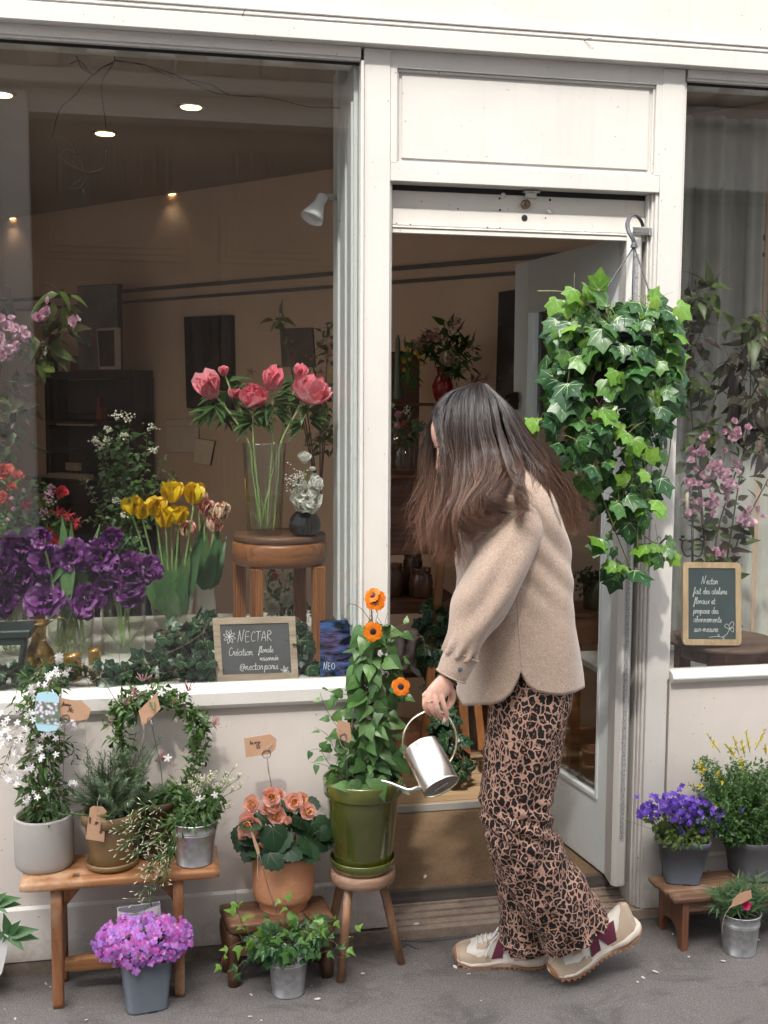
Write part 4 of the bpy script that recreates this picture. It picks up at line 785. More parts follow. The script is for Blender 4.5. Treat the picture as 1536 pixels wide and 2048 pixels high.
st.build('stem', m_twig, t); lf.build('foliage', LEAF('hellebore_leaf', [(.05, .13, .045), (.08, .19, .07), (.11, .24, .09)], .4), t)
g = G(); prism(g, [at(-3, 1890, yb-.01), at(9, 1868, yb-.01), at(17, 1872, yb-.01), at(14, 1905, yb-.01), at(4, 1945, yb-.01), at(-6, 1960, yb-.01)], (0, .001, 0)); tag(g.build('plant_label', M('white_label', (.7, .7, .68), .5), None), 'white plastic plant label at the left edge among hellebore leaves', 'plant label')
# ============================================================= footstool, begonia, ivy bucket
FZ = .172; t = thing('footstool', (.27, -.10, 0), 'low dark brown footstool with turned legs under the begonia planter', 'footstool')
q = [gr(438, 1808, FZ), gr(460, 1852, FZ), gr(668, 1832, FZ), gr(645, 1790, FZ)]; q = [np.array([a[0], a[1], 0]) for a in q]
g = G(); cc_ = sum(q)/4; rings = []
for z, k in ((FZ-.026, .985), (FZ-.02, 1.), (FZ-.008, 1.), (FZ-.001, .99), (FZ, .96)): 
    rg = []
    for i in range(4):
        a, b = q[i], q[(i+1) % 4]
        for s in (.03, .25, .5, .75, .97): p = a+(b-a)*s; p = cc_+(p-cc_)*k; p[2] = z+mnoise.noise(Vector(p*14))*.0012; rg.append(p)
    rings.append(np.array(rg))
loft(g, rings, 0, True, True, True); g.build('seat', m_foot, t)
for i, (a, b, ins) in enumerate(((1, 0, .12), (2, 3, .10), (0, 1, .2), (3, 2, .2))):
    p = q[a]+(q[b]-q[a])*ins; p = p+(cc_-p)*.10; g = G()
    lathe(g, (p[0], p[1], 0), [(.010, 0), (.0155, .002), (.018, .02), (.0185, .035), (.013, .055), (.012, .065), (.014, .075), (.018, .10), (.020, .125), (.018, .145), (.016, FZ-.026)], 20); g.build('leg', m_foot_v, t)
def rail(a, b, z0, z1): g = G(); n = unit(np.cross(b-a, [0, 0, 1]))*.007; prism(g, [a-n+[0, 0, z0], b-n+[0, 0, z0], b+n+[0, 0, z0], a+n+[0, 0, z0]], (0, 0, z1-z0)); return g
ins = [cc_+(p-cc_)*.80 for p in q]; g = G()
for a, b in ((1, 2), (0, 3)): g.cut(); h_ = rail(ins[a], ins[b], .085, .105); g.add(np.concatenate(h_.v), h_.f, 0, False)
g.build('stretcher', m_foot, t)
m_terra = M('terracotta', (.53, .245, .125), .8, var=.12, vs=12, bs=75, bd=.004, bstr=.8); m_terra2 = M('smooth_terracotta', (.50, .23, .125), .75, var=.15, vs=8, bs=60, bd=.001)
c, r = potfit(518, 616, 1831, FZ); r = msz(62.5, c[1]); zt = ztop(570, 1727, c[1]-r); h = zt-FZ
bt = potted('potted_begonia', 'begonia with salmon rose-like flowers in a rough terracotta planter on the footstool', 'potted plant', c, [(r*.78, 0), (r*.79, .017), (r*.80, .020), (r*.92, .024), (r*.985, .038), (r, .055), (r, h-.003), (r*.99, h), (r*.93, h), (r*.92, h-.02)], m_terra, r*.92, zt-.015)
g = G(); st = G(); fl = G(); fo_ = G(); yb = c[1]
for px, py, s, dy, ax_ in ((530, 1650, 44, -.05, -.8), (560, 1678, 46, -.06, .1), (600, 1680, 44, -.05, .5), (585, 1640, 40, -.02, .3), (625, 1650, 42, .0, .9), (635, 1675, 30, -.02, 1.), (500, 1680, 40, -.02, -1.), (488, 1665, 34, .0, -1.), (545, 1700, 40, -.07, -.2), (600, 1705, 36, -.06, .4), (575, 1700, 38, -.065, .1), (630, 1695, 34, -.03, .9), (505, 1700, 32, -.03, -.8), (555, 1630, 36, .02, 0), (610, 1630, 34, .03, .5), (520, 1630, 34, .03, -.4), (575, 1615, 30, .04, 0)):
    for _ in range(2):
        p = at(px+RNG.normal()*8, py-8+RNG.normal()*6, yb+dy+RNG.normal()*.012); d = unit(np.array([ax_+RNG.normal()*.3, -.35, -.55+RNG.normal()*.3])); g.inst(T_BEGON, mat34(p, d, unit(np.array([ax_*.3, -.6, .75])+RNG.normal(size=3)*.25), msz(s, yb)*(.95+RNG.random()*.2))); tube(st, [p, at(570+RNG.normal()*12, 1700, yb)], .0018, 4, cap=False)
Tb = [T_petal(.95, .55, .1, .1, 4, 4, .4, 0, 1), T_petal(.9, .5, .15, .15, 4, 4, .4, 0, 2)]
BF = [(543, 1592, 27), (505, 1608, 26), (500, 1648, 33), (548, 1612, 18), (553, 1632, 27), (533, 1618, 18), (585, 1602, 26), (613, 1622, 26), (488, 1660, 18), (486, 1672, 13), (603, 1598, 20), (560, 1588, 14), (575, 1640, 11), (498, 1630, 13), (515, 1668, 12)]
for i, (px, py, s) in enumerate(BF):
    fl.cut(); fo_.cut(); p = at(px, py, yb-.05+RNG.normal()*.012); ax = unit(np.array([(px-560)/160., -1, .35+RNG.normal()*.15])); R = msz(s*.72, yb)
    bloom(fl, Tb, p, ax, [(3, .25, R*.65, 0), (4, .45, R*.8, .001), (5, .75, R*.95, .001)], 0, .1); bloom(fo_, Tb, p-ax*R*.2, ax, [(5, 1.15, R*1.05, .001), (6, 1.45, R*1.1, .001)], 0, .12); tube(st, [p-ax*R*.2, at(565+RNG.normal()*12, 1690, yb)], .0015, 4, cap=False)
st.build('stem', m_stem, bt); g.build('foliage', [L_beg, M('begonia_vein', (.05, .09, .04), .4)], bt); fl.build('flower', P_beg, bt); fo_.build('outer_petals', P_begp, bt)
c, r = potfit(543, 611, 2000, 0); zt = ztop(578, 1912, c[1]-.055)
it = potted('potted_ivy', 'small ivy spilling from a zinc bucket standing on the pavement before the footstool', 'potted plant', c, bucket(c, .0425, .0525, zt, (.70, .76, .82)), m_zinc, .049, zt-.012, partname='bucket')
g = G(); gy = G(); st = G(); yi = c[1]
T_IV5 = T_poly([(0, .04), (.14, .0), (.3, .1), (.42, .26), (.24, .34), (.16, .42), (.12, .62), (0, 1.0), (-.12, .62), (-.16, .42), (-.24, .34), (-.42, .26), (-.3, .1), (-.14, .0)], vein=[(0, .95), (.36, .25), (-.36, .25)])
leaves(g, [(575, 1880, 62, 36, yi, .055, 150), (560, 1885, 70, 26, yi-.02, .05, 90), (610, 1860, 50, 26, yi, .04, 60)], [T_IV5, T_IVY], .029, droop=.5, stems=st)
for P, n_, gg in (([(560, 1890), (500, 1870), (478, 1830), (470, 1785)], .022, gy), ([(555, 1895), (500, 1880), (455, 1900), (440, 1935)], .020, gy), ([(560, 1900), (510, 1910), (480, 1930), (465, 1960)], .022, g), ([(590, 1880), (570, 1840), (575, 1810), (560, 1795)], .022, gy), ([(600, 1880), (640, 1850), (668, 1840), (680, 1828)], .022, gy), ([(610, 1890), (660, 1880), (680, 1900), (690, 1910)], .02, g), ([(600, 1890), (625, 1860), (645, 1850)], .02, gy), ([(560, 1880), (530, 1850), (540, 1830)], .022, g), ([(600, 1900), (640, 1905), (660, 1900)], .02, g), ([(690, 1900), (705, 1870), (712, 1858)], .03, gy)):
    strand([at(x, y, yi-.02-.02*i) for i, (x, y) in enumerate(P)], gg, T_IV5, .034, n_, st, r=.0011, jit=.35, droop=.3)
tube(st, [at(660, 1880, yi-.02), at(668, 1910, yi-.02), at(690, 1915, yi-.01), at(700, 1900, yi)], .0012, 4, k=4)
st.build('stem', m_twig, it); g.build('foliage', [L_ivy, L_ivyv], it); gy.build('young_leaves', [L_ivyy, L_ivyv], it)
# ============================================================= three-legged stool and the climber
c = np.array([at(725, 1760, -.105)[0], -.105, 0]); SZ = ztop(725, 1762, c[1]-.086); t = thing('stool', tuple(c), 'round three-legged wooden stool under the green glazed pot beside the doorway', 'stool')
g = G(); lathe(g, c+[0, 0, SZ-.034], [(.080, 0), (.087, .004), (.0885, .018), (.087, .031), (.083, .034), (.05, .0342)], 44, wob=.008); g.build('seat', WOOD('pale_worn_wood', (.42, .27, .18), (.24, .13, .08), 0, .8, .6, (.5, .38, .29)), t)
m_sl = WOOD('stool_leg_wood', (.33, .17, .09), (.16, .075, .04), 2, .7, .5, (.32, .22, .15))
for (fx, fy), (tx, ty) in (((.424, -.187), (-.045, -.045)), ((.599, -.124), (.05, -.005)), ((.409, -.02), (-.045, .045))):
    g = G(); tube(g, [(c[0]+tx, c[1]+ty, SZ-.03), (fx, fy, .0)], [.0125, .0135, .0125, .0115], 14); g.build('leg', m_sl, t)
m_green = M('green_glazed_clay', (.115, .125, .018), .16, col2=(.055, .065, .012), vs=9, coat=.9, bs=18, bd=.0015, bstr=.3)
c2 = c+[0, 0, SZ]; s_ = thing('plant_saucer', tuple(c2), 'green glazed saucer on the three-legged stool', 'saucer'); rs = msz(68, c[1]); g = G(); zr = ztop(725, 1737, c[1]-rs)-SZ
lathe(g, c2, [(rs*.74, 0), (rs*.9, .004), (rs*.98, zr*.6), (rs, zr-.003), (rs*.985, zr), (rs*.95, zr-.002), (rs*.88, .008), (.002, .006)], 48); g.build('dish', m_green, s_)
zt = ztop(725, 1581, c[1]-msz(83, c[1])); h = zt-SZ-.007; R1 = msz(82, c[1])
tt = potted('potted_climber', 'black-eyed orange climber on bamboo canes in a big olive-green glazed pot', 'potted plant', c2+[0, 0, .007], [(R1*.70, 0), (R1*.73, .004), (R1*.90, h*.80), (R1*.91, h*.81), (R1*.955, h*.82), (R1*.985, h*.84), (R1*1.0, h-.006), (R1*.99, h-.001), (R1*.955, h), (R1*.90, h-.004), (R1*.88, h-.03)], m_green, R1*.88, zt-.02, seg=56)
g = G(); st = G(); ca = G(); yt = c[1]
for a, b in (((690, 1580), (715, 1360)), ((748, 1580), (742, 1290)), ((770, 1590), (725, 1250))): ca.cut(); tube(ca, [at(*a, yt+.01), at(*b, yt+.01)], .0035, 8)
tube(st, [at(740, 1580, yt), at(728, 1500, yt-.01), at(748, 1430, yt+.01), at(725, 1360, yt), at(745, 1290, yt), at(742, 1210, yt)], .0022, 5, k=5)
for x0 in (700, 760): tube(st, [at(x0, 1580, yt), at(742, 1480, yt), at(722, 1400, yt), at(755, 1320, yt), at(735, 1260, yt)], .0014, 5, k=5)
leaves(g, [(748, 1265, 40, 26, yt, .04, 24), (745, 1320, 46, 40, yt, .045, 38), (745, 1385, 50, 44, yt, .045, 42), (740, 1450, 55, 44, yt, .05, 42), (735, 1510, 62, 44, yt, .06, 48), (730, 1560, 66, 24, yt, .06, 34)], T_HEART, .047, droop=.75, face=.8, up=.3, jit=.42, stems=st, sl=.7, shell=3)
for P in ([(700, 1480), (665, 1440), (645, 1400), (640, 1385)], [(700, 1540), (670, 1500), (655, 1470), (630, 1455)], [(690, 1560), (660, 1530), (640, 1500), (622, 1500)], [(690, 1560), (665, 1540), (650, 1530), (620, 1524)], [(770, 1300), (800, 1270), (815, 1245), (830, 1240)], [(780, 1420), (800, 1400), (812, 1390), (820, 1395)], [(770, 1520), (800, 1490), (808, 1470)], [(700, 1390), (670, 1385), (650, 1380)], [(690, 1590), (668, 1580), (650, 1578)], [(780, 1340), (800, 1320), (815, 1310)]):
    strand([at(x, y, yt-.02) for x, y in P], g, T_HEART, .036, .026, st, r=.0010, jit=.35, droop=.5)
g.inst(T_HEART, mat34(at(755, 1555, yt-.09), (.25, -.35, -.9), (0, -.9, .3), .062)); g.inst(T_HEART, mat34(at(700, 1572, yt-.08), (-1, -.1, .15), (0, -.6, .8), .05))
tube(st, [at(775, 1300, yt-.02), at(800, 1350, yt-.04), at(795, 1400, yt-.04), at(800, 1440, yt-.04)], .0009, 4, k=4); tube(st, [at(740, 1240, yt-.02), at(720, 1215, yt-.03), at(697, 1208, yt-.03), at(694, 1228, yt-.03)], .0009, 4, k=4)
tube(st, [at(800, 1300, yt-.02), at(825, 1280, yt), at(845, 1274, yt), at(850, 1300, yt), at(852, 1312, yt)], .0008, 4, k=4)
st.build('stem', m_twig, tt); ca.build('cane', m_cane, tt); g.build('foliage', [L_thun, M('climber_vein', (.10, .17, .07), .5)], tt)
To = T_petal(.98, -.05, .25, .25, 5, 5, .16, .06, 5, .68)
for px, py, s, ax in ((745, 1190, 15, (-.5, -.75, .45)), (749, 1200, 21, (.05, -1, .15)), (746, 1263, 20, (-.1, -1, 0)), (802, 1373, 18, (-.35, -.9, .1))):
    p = at(px, py, yt-.07); g = G(); star(g, To, p, ax, msz(s, yt)*1.05, 5, .16, tw=.3); f_ = g.build('flower', P_thu, tt); g = G(); lathe(g, p+unit(ax)*.0022, [(msz(6.5, yt), -.002), (msz(6, yt), 0), (.001, -.0015)], 14, 0, ax); g.build('flower_eye', m_eye, f_)
    g = G(); tube(g, [p-unit(ax)*.003, p-unit(ax)*.02+[0, 0, -.01], at(px+6, py+26, yt)], .0012, 5, k=3); g.build('flower_stalk', m_stem, f_)
# ============================================================= right bench group
q0 = gr(1385, 1903); RZ = at(1380, 1796, q0[1])[2]; yF = q0[1]-.004; yB = gr(1318, 1749, RZ)[1]; x0 = at(1356, 1796, yF)[0]-.006
t = thing('wooden_bench', (x0+.2, (yF+yB)/2, 0), 'low dark red-brown plank bench with an arched end at the right edge', 'bench')
g = G(); w = (yB-yF)/3
for k in range(3): board(g, x0-.004*k, x0+.48, yF+w*k+.002, yF+w*(k+1)-.002, RZ-.017, RZ+.0006*(k % 2), .004, 16, .0012)
g.build('seat', m_rb, t)
for xx in (x0+.026, x0+.42):
    g = G(); P = [(yF+.008, 0), (yF+.034, 0), (yF+.038, .03), (yF+.05, .052), ((yF+yB)/2, .062), (yB-.042, .052), (yB-.03, .03), (yB-.026, 0), (yB-.004, 0), (yB-.004, RZ-.0175), (yF+.008, RZ-.0175)]
    prism(g, [(xx, y, z) for y, z in P], (.018, 0, 0)); g.build('end_panel', m_rbv, t)
bxs('apron', [((x0+.0445, yF+.012, RZ-.045), (x0+.4195, yF+.024, RZ-.0176))], m_rb, t, .001)
def gfit(pl, pr, pyb, z): c, r = potfit(pl, pr, pyb, z); return c, r
c, r = gfit(1326, 1398, 1772, RZ); zt = ztop(1362, 1690, c[1]-.075)
vt = sqpot('potted_aubrieta', 'violet aubrieta in a square slate-grey plastic pot on the low right bench', c, msz(38, c[1]), msz(58, c[1]), RZ, zt, m_plast, -.35)
g = G(); fl = G(); st = G(); yv = c[1]
for _ in range(170):
    b = at(1362+RNG.normal()*18, 1685, yv+RNG.normal()*.02); e = at(1366+RNG.normal()*38, 1625+RNG.normal()*14, yv+RNG.normal()*.035); tube(st, [b, (b+e)/2+[RNG.normal()*.004, 0, .004], e], .0007, 3, k=3, cap=False)
leaves(g, [(1362, 1665, 62, 22, yv-.02, .06, 300), (1370, 1680, 58, 12, yv-.05, .04, 120), (1350, 1640, 66, 24, yv, .05, 120)], T_leaf(.6, 4, .2, .2), .016, droop=.1)
Tq = T_petal(.9, -.1, .1, 0, 3, 3, .3)
for _ in range(230):
    px, py = 1366+RNG.normal()*36, 1612+RNG.normal()*13
    if RNG.random() < .2: px, py = 1400+RNG.normal()*26, 1640+RNG.normal()*16
    if RNG.random() < .06: px, py = 1295+RNG.normal()*10, 1620+RNG.normal()*10
    star(fl, Tq, at(px, py, yv-.045+RNG.normal()*.025), rdir(.35, (0, -.9, .35)), .0085, 4, .08)
for px, py in ((1345, 1640), (1352, 1638), (1362, 1642), (1448, 1628), (1440, 1632)): star(fl, Tq, at(px, py, yv-.07), (0, -1, .1), .0085, 4, .08)
st.build('stem', m_stem, vt); g.build('foliage', L_aub, vt); fl.build('flowers', P_aub, vt)
c, r = gfit(1470, 1560, 1764, RZ); c[1] = min(c[1], -.075); c = np.array([at(1512, 1764, c[1])[0], c[1], RZ]); zt = ztop(1510, 1690, c[1]-.075)
gt = sqpot('potted_broom', 'bushy broom with yellow flower spikes in a large dark grey pot', c, msz(52, c[1]), msz(64, c[1]), RZ, zt, m_plast2, .0)
g = G(); fl = G(); st = G(); yg = c[1]
for _ in range(150):
    a = RNG.random(); e = at(1375+RNG.random()*210, 1495+RNG.random()*150+60*abs(a-.5), yg+RNG.normal()*.05); b = at(1500+RNG.normal()*20, 1690, yg); P = [b, (b+e)/2+[RNG.normal()*.01, 0, .015], e]; strand(P, g, T_SMALL, .015, .0085, st, r=.0012, k=5, jit=.5, pair=True)
leaves(g, [(1480, 1610, 90, 60, yg, .08, 900), (1440, 1640, 60, 40, yg-.03, .06, 300), (1510, 1560, 70, 45, yg, .08, 500), (1500, 1670, 60, 20, yg-.04, .05, 160)], T_SMALL, .014, droop=0, jit=.6)
for px, py, qx, qy in ((1440, 1505, 1414, 1468), (1470, 1515, 1452, 1490), (1478, 1510, 1466, 1472), (1500, 1505, 1492, 1464), (1510, 1500, 1530, 1460), (1490, 1515, 1482, 1482), (1405, 1540, 1398, 1522), (1440, 1560, 1436, 1545), (1490, 1535, 1480, 1520), (1415, 1535, 1400, 1545), (1450, 1568, 1438, 1562), (1410, 1575, 1388, 1573), (1484, 1530, 1488, 1545), (1428, 1610, 1434, 1612), (1532, 1510, 1530, 1490)):
    a, b = at(px, py, yg-.05), at(qx, qy, yg-.05); tube(st, [a, b], .0009, 4)
    for s in np.linspace(.15, 1, 16):
        d = rdir(.7, (b-a)/np.linalg.norm(b-a)); fl.inst(T_SMALL, mat34(a+(b-a)*s, d, rdir(.5), .0125*(1.2-s*.5)))
st.build('stem', m_stem, gt); g.build('foliage', L_gen, gt); fl.build('flowers', P_gen, gt)
c, r = potfit(1442, 1512, 1918, 0); zt = ztop(1480, 1842, c[1]-.055)
dt = potted('potted_carnation', 'one pink carnation among blue-green leaves in a zinc bucket at the lower right', 'potted plant', c, bucket(c, .0455, .0545, zt, (.72, .76)), m_zinc, .051, zt-.012, partname='bucket')
g = G(); st = G(); fl = G(); yd = c[1]
for _ in range(70):
    b = at(1480+RNG.normal()*14, 1838, yd+RNG.normal()*.02); e = at(1484+RNG.normal()*34, 1785+RNG.normal()*16, yd+RNG.normal()*.03); P = [b, (b+e)/2, e]; C_ = smoothp(P, 8); tube(st, C_, .0013, 4, cap=False)
    for i in range(3, len(C_), 2):
        for s in (1, -1): d = unit(C_[i]-C_[i-1]+np.array([s*.008*RNG.random(), -.004*RNG.random(), 0])+RNG.normal(size=3)*.003); g.inst(T_leaf(.13, 5, .3, .5), mat34(C_[i], d, (-s*.6, -.8, .3), .028+RNG.random()*.014))
p = at(1491, 1809, yd-.07); T_c = [T_petal(.9, .3, .2, .9, 6, 4, .3, .1, 3), T_petal(.8, .35, .2, .9, 6, 4, .3, .1, 4)]; bloom(fl, T_c, p, (0, -1, .2), [(4, .3, .010, 0), (6, .8, .013, 0), (9, 1.3, .015, 0)])
st.build('stem', m_stem, dt); g.build('foliage', L_dia, dt); fl.build('flower', P_dia, dt)
# ============================================================= hanging ivy
yv = -.15; bc = at(1243, 700, yv)
it = thing('hanging_ivy_basket', tuple(at(1268, 440, -.02)), 'lush ivy in a black hanging basket before the open door', 'hanging plant')
g = G(); tp = at(1243, 672, yv)[2]; bt_ = at(1243, 768, yv-.05)[2]; lathe(g, (bc[0], bc[1], bt_), [(.062, 0), (.068, .004), (.088, tp-bt_-.01), (.096, tp-bt_-.008), (.096, tp-bt_), (.088, tp-bt_), (.08, tp-bt_-.02)], 40, cap=False)
g.add([[bc[0]+.062*math.cos(a), bc[1]+.062*math.sin(a), bt_] for a in np.linspace(0, 6.283, 24, endpoint=False)], [tuple(range(24))], 0, False); lathe(g, (bc[0], bc[1], bt_-.012), [(.075, 0), (.08, .002), (.08, .010), (.06, .012)], 36); g.build('pot', M('black_plastic', (.012, .014, .02), .4), it)
hk = G(); m_hook = M('dark_grey_plastic_strap', (.055, .06, .07), .45, bs=200, bd=.0008)
hp = [at(x, y, Y) for x, y, Y in ((1286, 453, -.005), (1282, 442, -.01), (1272, 431, -.03), (1262, 432, -.05), (1255, 446, -.07), (1257, 462, -.09), (1266, 478, -.10), (1268, 489, -.10))]
tube(hk, hp, .0058, 8, k=4, flat=.6); lathe(hk, hp[-1]+[0, 0, -.008], [(.010, 0), (.008, .008), (.006, .014)], 12); hk.build('hook', m_hook, it)
sp = G(); hb = hp[-1]+np.array([0, 0, -.006])
for a in (2.9, 4.6, 5.9, .9): sp.cut(); e = np.array([bc[0]+.094*math.cos(a), bc[1]+.094*math.sin(a), tp]); tube(sp, [hb, (hb+e)/2+[(e-hb)[0]*.1, (e-hb)[1]*.1, 0], e], .0022, 6, k=3)
sp.build('strap', m_hook, it)
g = G(); gy = G(); st = G()
av = lambda p: (abs(p[0]-bc[0]) < .045 and bt_-.01 < p[2] < tp-.02 and p[1] < bc[1]-.05)
IB = [(1200, 660, 95, 55, yv-.02, .11, 46), (1290, 650, 75, 55, yv-.02, .11, 46), (1150, 700, 50, 70, yv-.02, .08, 34), (1320, 720, 50, 90, yv, .10, 44), (1150, 780, 45, 60, yv-.03, .07, 26), (1300, 800, 60, 60, yv-.02, .09, 34), (1145, 860, 55, 45, yv-.03, .07, 24), (1215, 850, 35, 45, yv-.03, .07, 16), (1300, 880, 50, 50, yv-.02, .07, 22), (1190, 930, 50, 30, yv-.03, .05, 12), (1260, 940, 45, 45, yv-.02, .06, 18), (1300, 960, 35, 50, yv-.01, .05, 14), (1220, 1000, 50, 30, yv-.02, .05, 12), (1270, 1020, 36, 36, yv-.01, .05, 12), (1330, 1095, 40, 22, yv, .05, 8), (1215, 1085, 26, 22, yv-.02, .04, 4), (1250, 1140, 36, 16, yv-.02, .04, 6)]
IB = [(a_-8, b_, c_*.94, d_*1.02, e_, f_, int(n_*1.22)) for a_, b_, c_, d_, e_, f_, n_ in IB]; leaves(g, IB, T_IVY, .048, droop=.85, face=.95, up=.2, jit=.3, stems=st, sl=.8, shell=3.5, avoid=av, sj=.26)
leaves(g, [(1215, 690, 36, 20, yv-.11, .015, 6), (1265, 690, 30, 26, yv-.11, .015, 5), (1210, 760, 16, 20, yv-.10, .01, 3), (1280, 740, 18, 30, yv-.10, .01, 5), (1240, 655, 60, 16, yv-.10, .02, 9)], T_IVY, .055, droop=.8, face=.95, jit=.25)
YB = [(1160, 590, 55, 16, yv-.03, .05, 9), (1290, 620, 70, 25, yv-.03, .09, 14), (1335, 700, 40, 60, yv-.06, .06, 12), (1230, 735, 45, 22, yv-.11, .02, 6), (1170, 670, 60, 30, yv-.09, .03, 5), (1200, 815, 26, 22, yv-.09, .02, 5), (1310, 800, 45, 50, yv-.08, .03, 8), (1260, 870, 40, 30, yv-.08, .03, 5), (1280, 960, 50, 50, yv-.05, .04, 7), (1290, 1010, 30, 30, yv-.05, .03, 5), (1320, 1100, 44, 20, yv-.03, .03, 7), (1215, 1095, 24, 16, yv-.05, .02, 3), (1250, 1140, 40, 14, yv-.05, .02, 4), (1090, 850, 26, 14, yv-.05, .02, 4)]
leaves(gy, YB, T_IVY, .044, droop=.6, face=.85, up=.4, jit=.4, stems=st, sl=.8, avoid=av)
for P in ([(1240, 660), (1180, 610), (1130, 585), (1075, 582)], [(1210, 720), (1160, 790), (1120, 850), (1085, 850)], [(1230, 760), (1215, 880), (1190, 940), (1230, 1060), (1262, 1140)], [(1280, 760), (1290, 880), (1270, 960), (1280, 1060), (1335, 1100)], [(1270, 780), (1255, 900), (1245, 1000), (1215, 1080)], [(1300, 740), (1340, 820), (1335, 930), (1300, 1000)], [(1185, 740), (1150, 880), (1165, 940), (1190, 1000)], [(1280, 1000), (1275, 1090), (1290, 1105), (1310, 1085)], [(1200, 700), (1150, 700), (1110, 740), (1105, 790)]):
    tube(st, [at(x, y, yv-.04+.01*i) for i, (x, y) in enumerate(P)], .0017, 5, k=5)
st.build('stem', M('ivy_stem', (.15, .13, .06), .6, col2=(.20, .22, .09)), it); g.build('foliage', [L_ivy, L_ivyv], it); gy.build('young_leaves', [L_ivyy, L_ivyv], it)
# ============================================================= price tags and pavement litter
def P4(Y, *pts, dY=0): return [at(x, y, Y) for x, y in pts]
def tg(Y, corners, words, label, **kw):
    C_ = [at(x, y, Y) for x, y in corners]; tx = []
    for (ox, oy), (ux, uy), hpx, s in words:
        o = at(ox, oy, Y); e = at(ox+ux, oy+uy, Y)-o; ex = unit(e); n = unit(np.cross(C_[1]-C_[0], C_[2]-C_[0])); n = n if n[1] < 0 else -n; ey = np.cross(n, ex); ey = ey if abs(uy) > abs(ux) or ey[2] > 0 else -ey; tx.append((o, ex, ey, msz(hpx, Y), s))
    return price_tag(C_, tx, label=label, **kw)
W_ = lambda Y, *p: [at(x, y, Y) for x, y in p]
tg(-.17, [(108, 1432), (116, 1394), (165, 1404), (182, 1418), (176, 1438), (158, 1442)], [((124, 1410), (20, 3), 3.6, 'fasmin'), ((134, 1423), (20, 3), 5, '34c')], 'brown price tag leaning on the white-flowering jasmine', wire=W_(-.17, (131, 1440), (128, 1480), (126, 1560), (122, 1640)), ring=(at(131, 1436, -.172), msz(7, -.17)), string=W_(-.172, (169, 1426), (173, 1436), (171, 1460), (172, 1500)))
Y = -.105; tg(Y, [(277, 1422), (313, 1386), (321, 1418), (291, 1448), (284, 1450)], [], 'blank brown price tag turned sideways in front of the jasmine hoop', wire=W_(Y, (302, 1440), (312, 1490), (322, 1540), (326, 1590)), ring=(at(302, 1441, Y), msz(7, Y)), string=W_(Y-.004, (286, 1440), (288, 1465), (282, 1490), (276, 1500)))
Y = -.185; tg(Y, [(171, 1678), (180, 1617), (186, 1612), (206, 1614), (213, 1622), (208, 1684)], [((202, 1645), (-3, 22), 4, 'romarin'), ((190, 1642), (-3, 20), 4, '14c'), ((179, 1634), (-3, 30), 3.2, 'sauce')], 'brown price tag hanging on a string from the rosemary', string=W_(Y-.002, (196, 1622), (195, 1605), (200, 1590)))
Y = -.10; tg(Y, [(492, 1515), (488, 1477), (540, 1468), (553, 1478), (551, 1498), (541, 1508)], [((500, 1489), (22, -3), 4, 'begonia'), ((512, 1497), (20, -3), 4.5, '12c')], 'brown price tag on a tall wire above the begonia', wire=W_(Y, (534, 1512), (538, 1545), (546, 1590)), ring=(at(533, 1508, Y-.002), msz(8.5, Y)), string=W_(Y-.004, (544, 1487), (535, 1500), (536, 1540), (541, 1556)))
Y = -.20; tg(Y, [(672, 1462), (676, 1441), (700, 1446), (703, 1478), (698, 1486), (678, 1478)], [], 'brown price tag stuck among the leaves of the orange climber', wire=W_(Y, (687, 1472), (693, 1510), (694, 1570)), ring=(at(687, 1474, Y-.002), msz(7, Y)), string=W_(Y-.003, (675, 1455), (682, 1490), (697, 1500), (693, 1510)))
Y = -.26; tg(Y, [(501, 1662), (507, 1668), (518, 1696), (520, 1706), (515, 1710), (508, 1690)], [], 'narrow brown price tag seen edge on in front of the begonia planter', wire=W_(Y, (519, 1710), (535, 1770), (548, 1810), (562, 1852)), string=W_(Y-.002, (516, 1706), (515, 1745), (517, 1760)))
Y = -.31; tg(Y, [(1462, 1815), (1466, 1800), (1480, 1786), (1502, 1780), (1504, 1796), (1486, 1806)], [], 'curved brown price tag standing behind the pink carnation', string=W_(Y-.01, (1462, 1812), (1450, 1830), (1445, 1850), (1444, 1872)))
Y = -.16; tg(Y, [(1170, 955), (1176, 940), (1206, 945), (1205, 960), (1192, 974), (1168, 970)], [], 'brown price tag tucked in under the hanging ivy', wire=W_(Y, (1190, 975), (1192, 1000), (1196, 1062)), ring=(at(1190, 976, Y-.002), msz(6, Y)))
Y = -.175; t = thing('plant_label', tuple(at(95, 1420, Y)), 'pale blue glossy plant label with a picture of blossom hanging on the left jasmine', 'plant label')
g = G(); prism(g, W_(Y, (71, 1450), (71, 1394), (77, 1386), (95, 1383), (112, 1386), (118, 1394), (119, 1452), (113, 1461), (95, 1464), (76, 1461)), (0, .001, 0)); g.build('card', M('pale_blue_card', (.42, .66, .74), .3, var=.03), t)
def dots(name, c1, c2, c3, sc_):
    m, nt, b = _new(name); v = N(nt, 'ShaderNodeTexVoronoi', Scale=sc_); nt.links.new(coords(nt), v.inputs['Vector']); cc = ramp(nt, v.outputs['Distance'], [(.25, c1), (.42, c2), (.6, c3)]); nt.links.new(cc, b.inputs['Base Color']); b.inputs['Roughness'].default_value = .3; return m
g = G(); prism(g, W_(Y-.0008, (72, 1446), (72, 1402), (118, 1406), (118, 1450)), (0, .0006, 0)); g.build('picture', dots('blossom_print', (.75, .74, .78), (.45, .36, .50), (.13, .2, .12), 110), t)
g = G(); tube(g, W_(Y, (95, 1388), (97, 1370), (104, 1350)), .0007, 4, k=3); g.build('string', m_string, t)
m_pet = LEAF('fallen_petal', [(.55, .48, .42), (.75, .72, .70), (.62, .45, .28)], .6, .1); k = 0
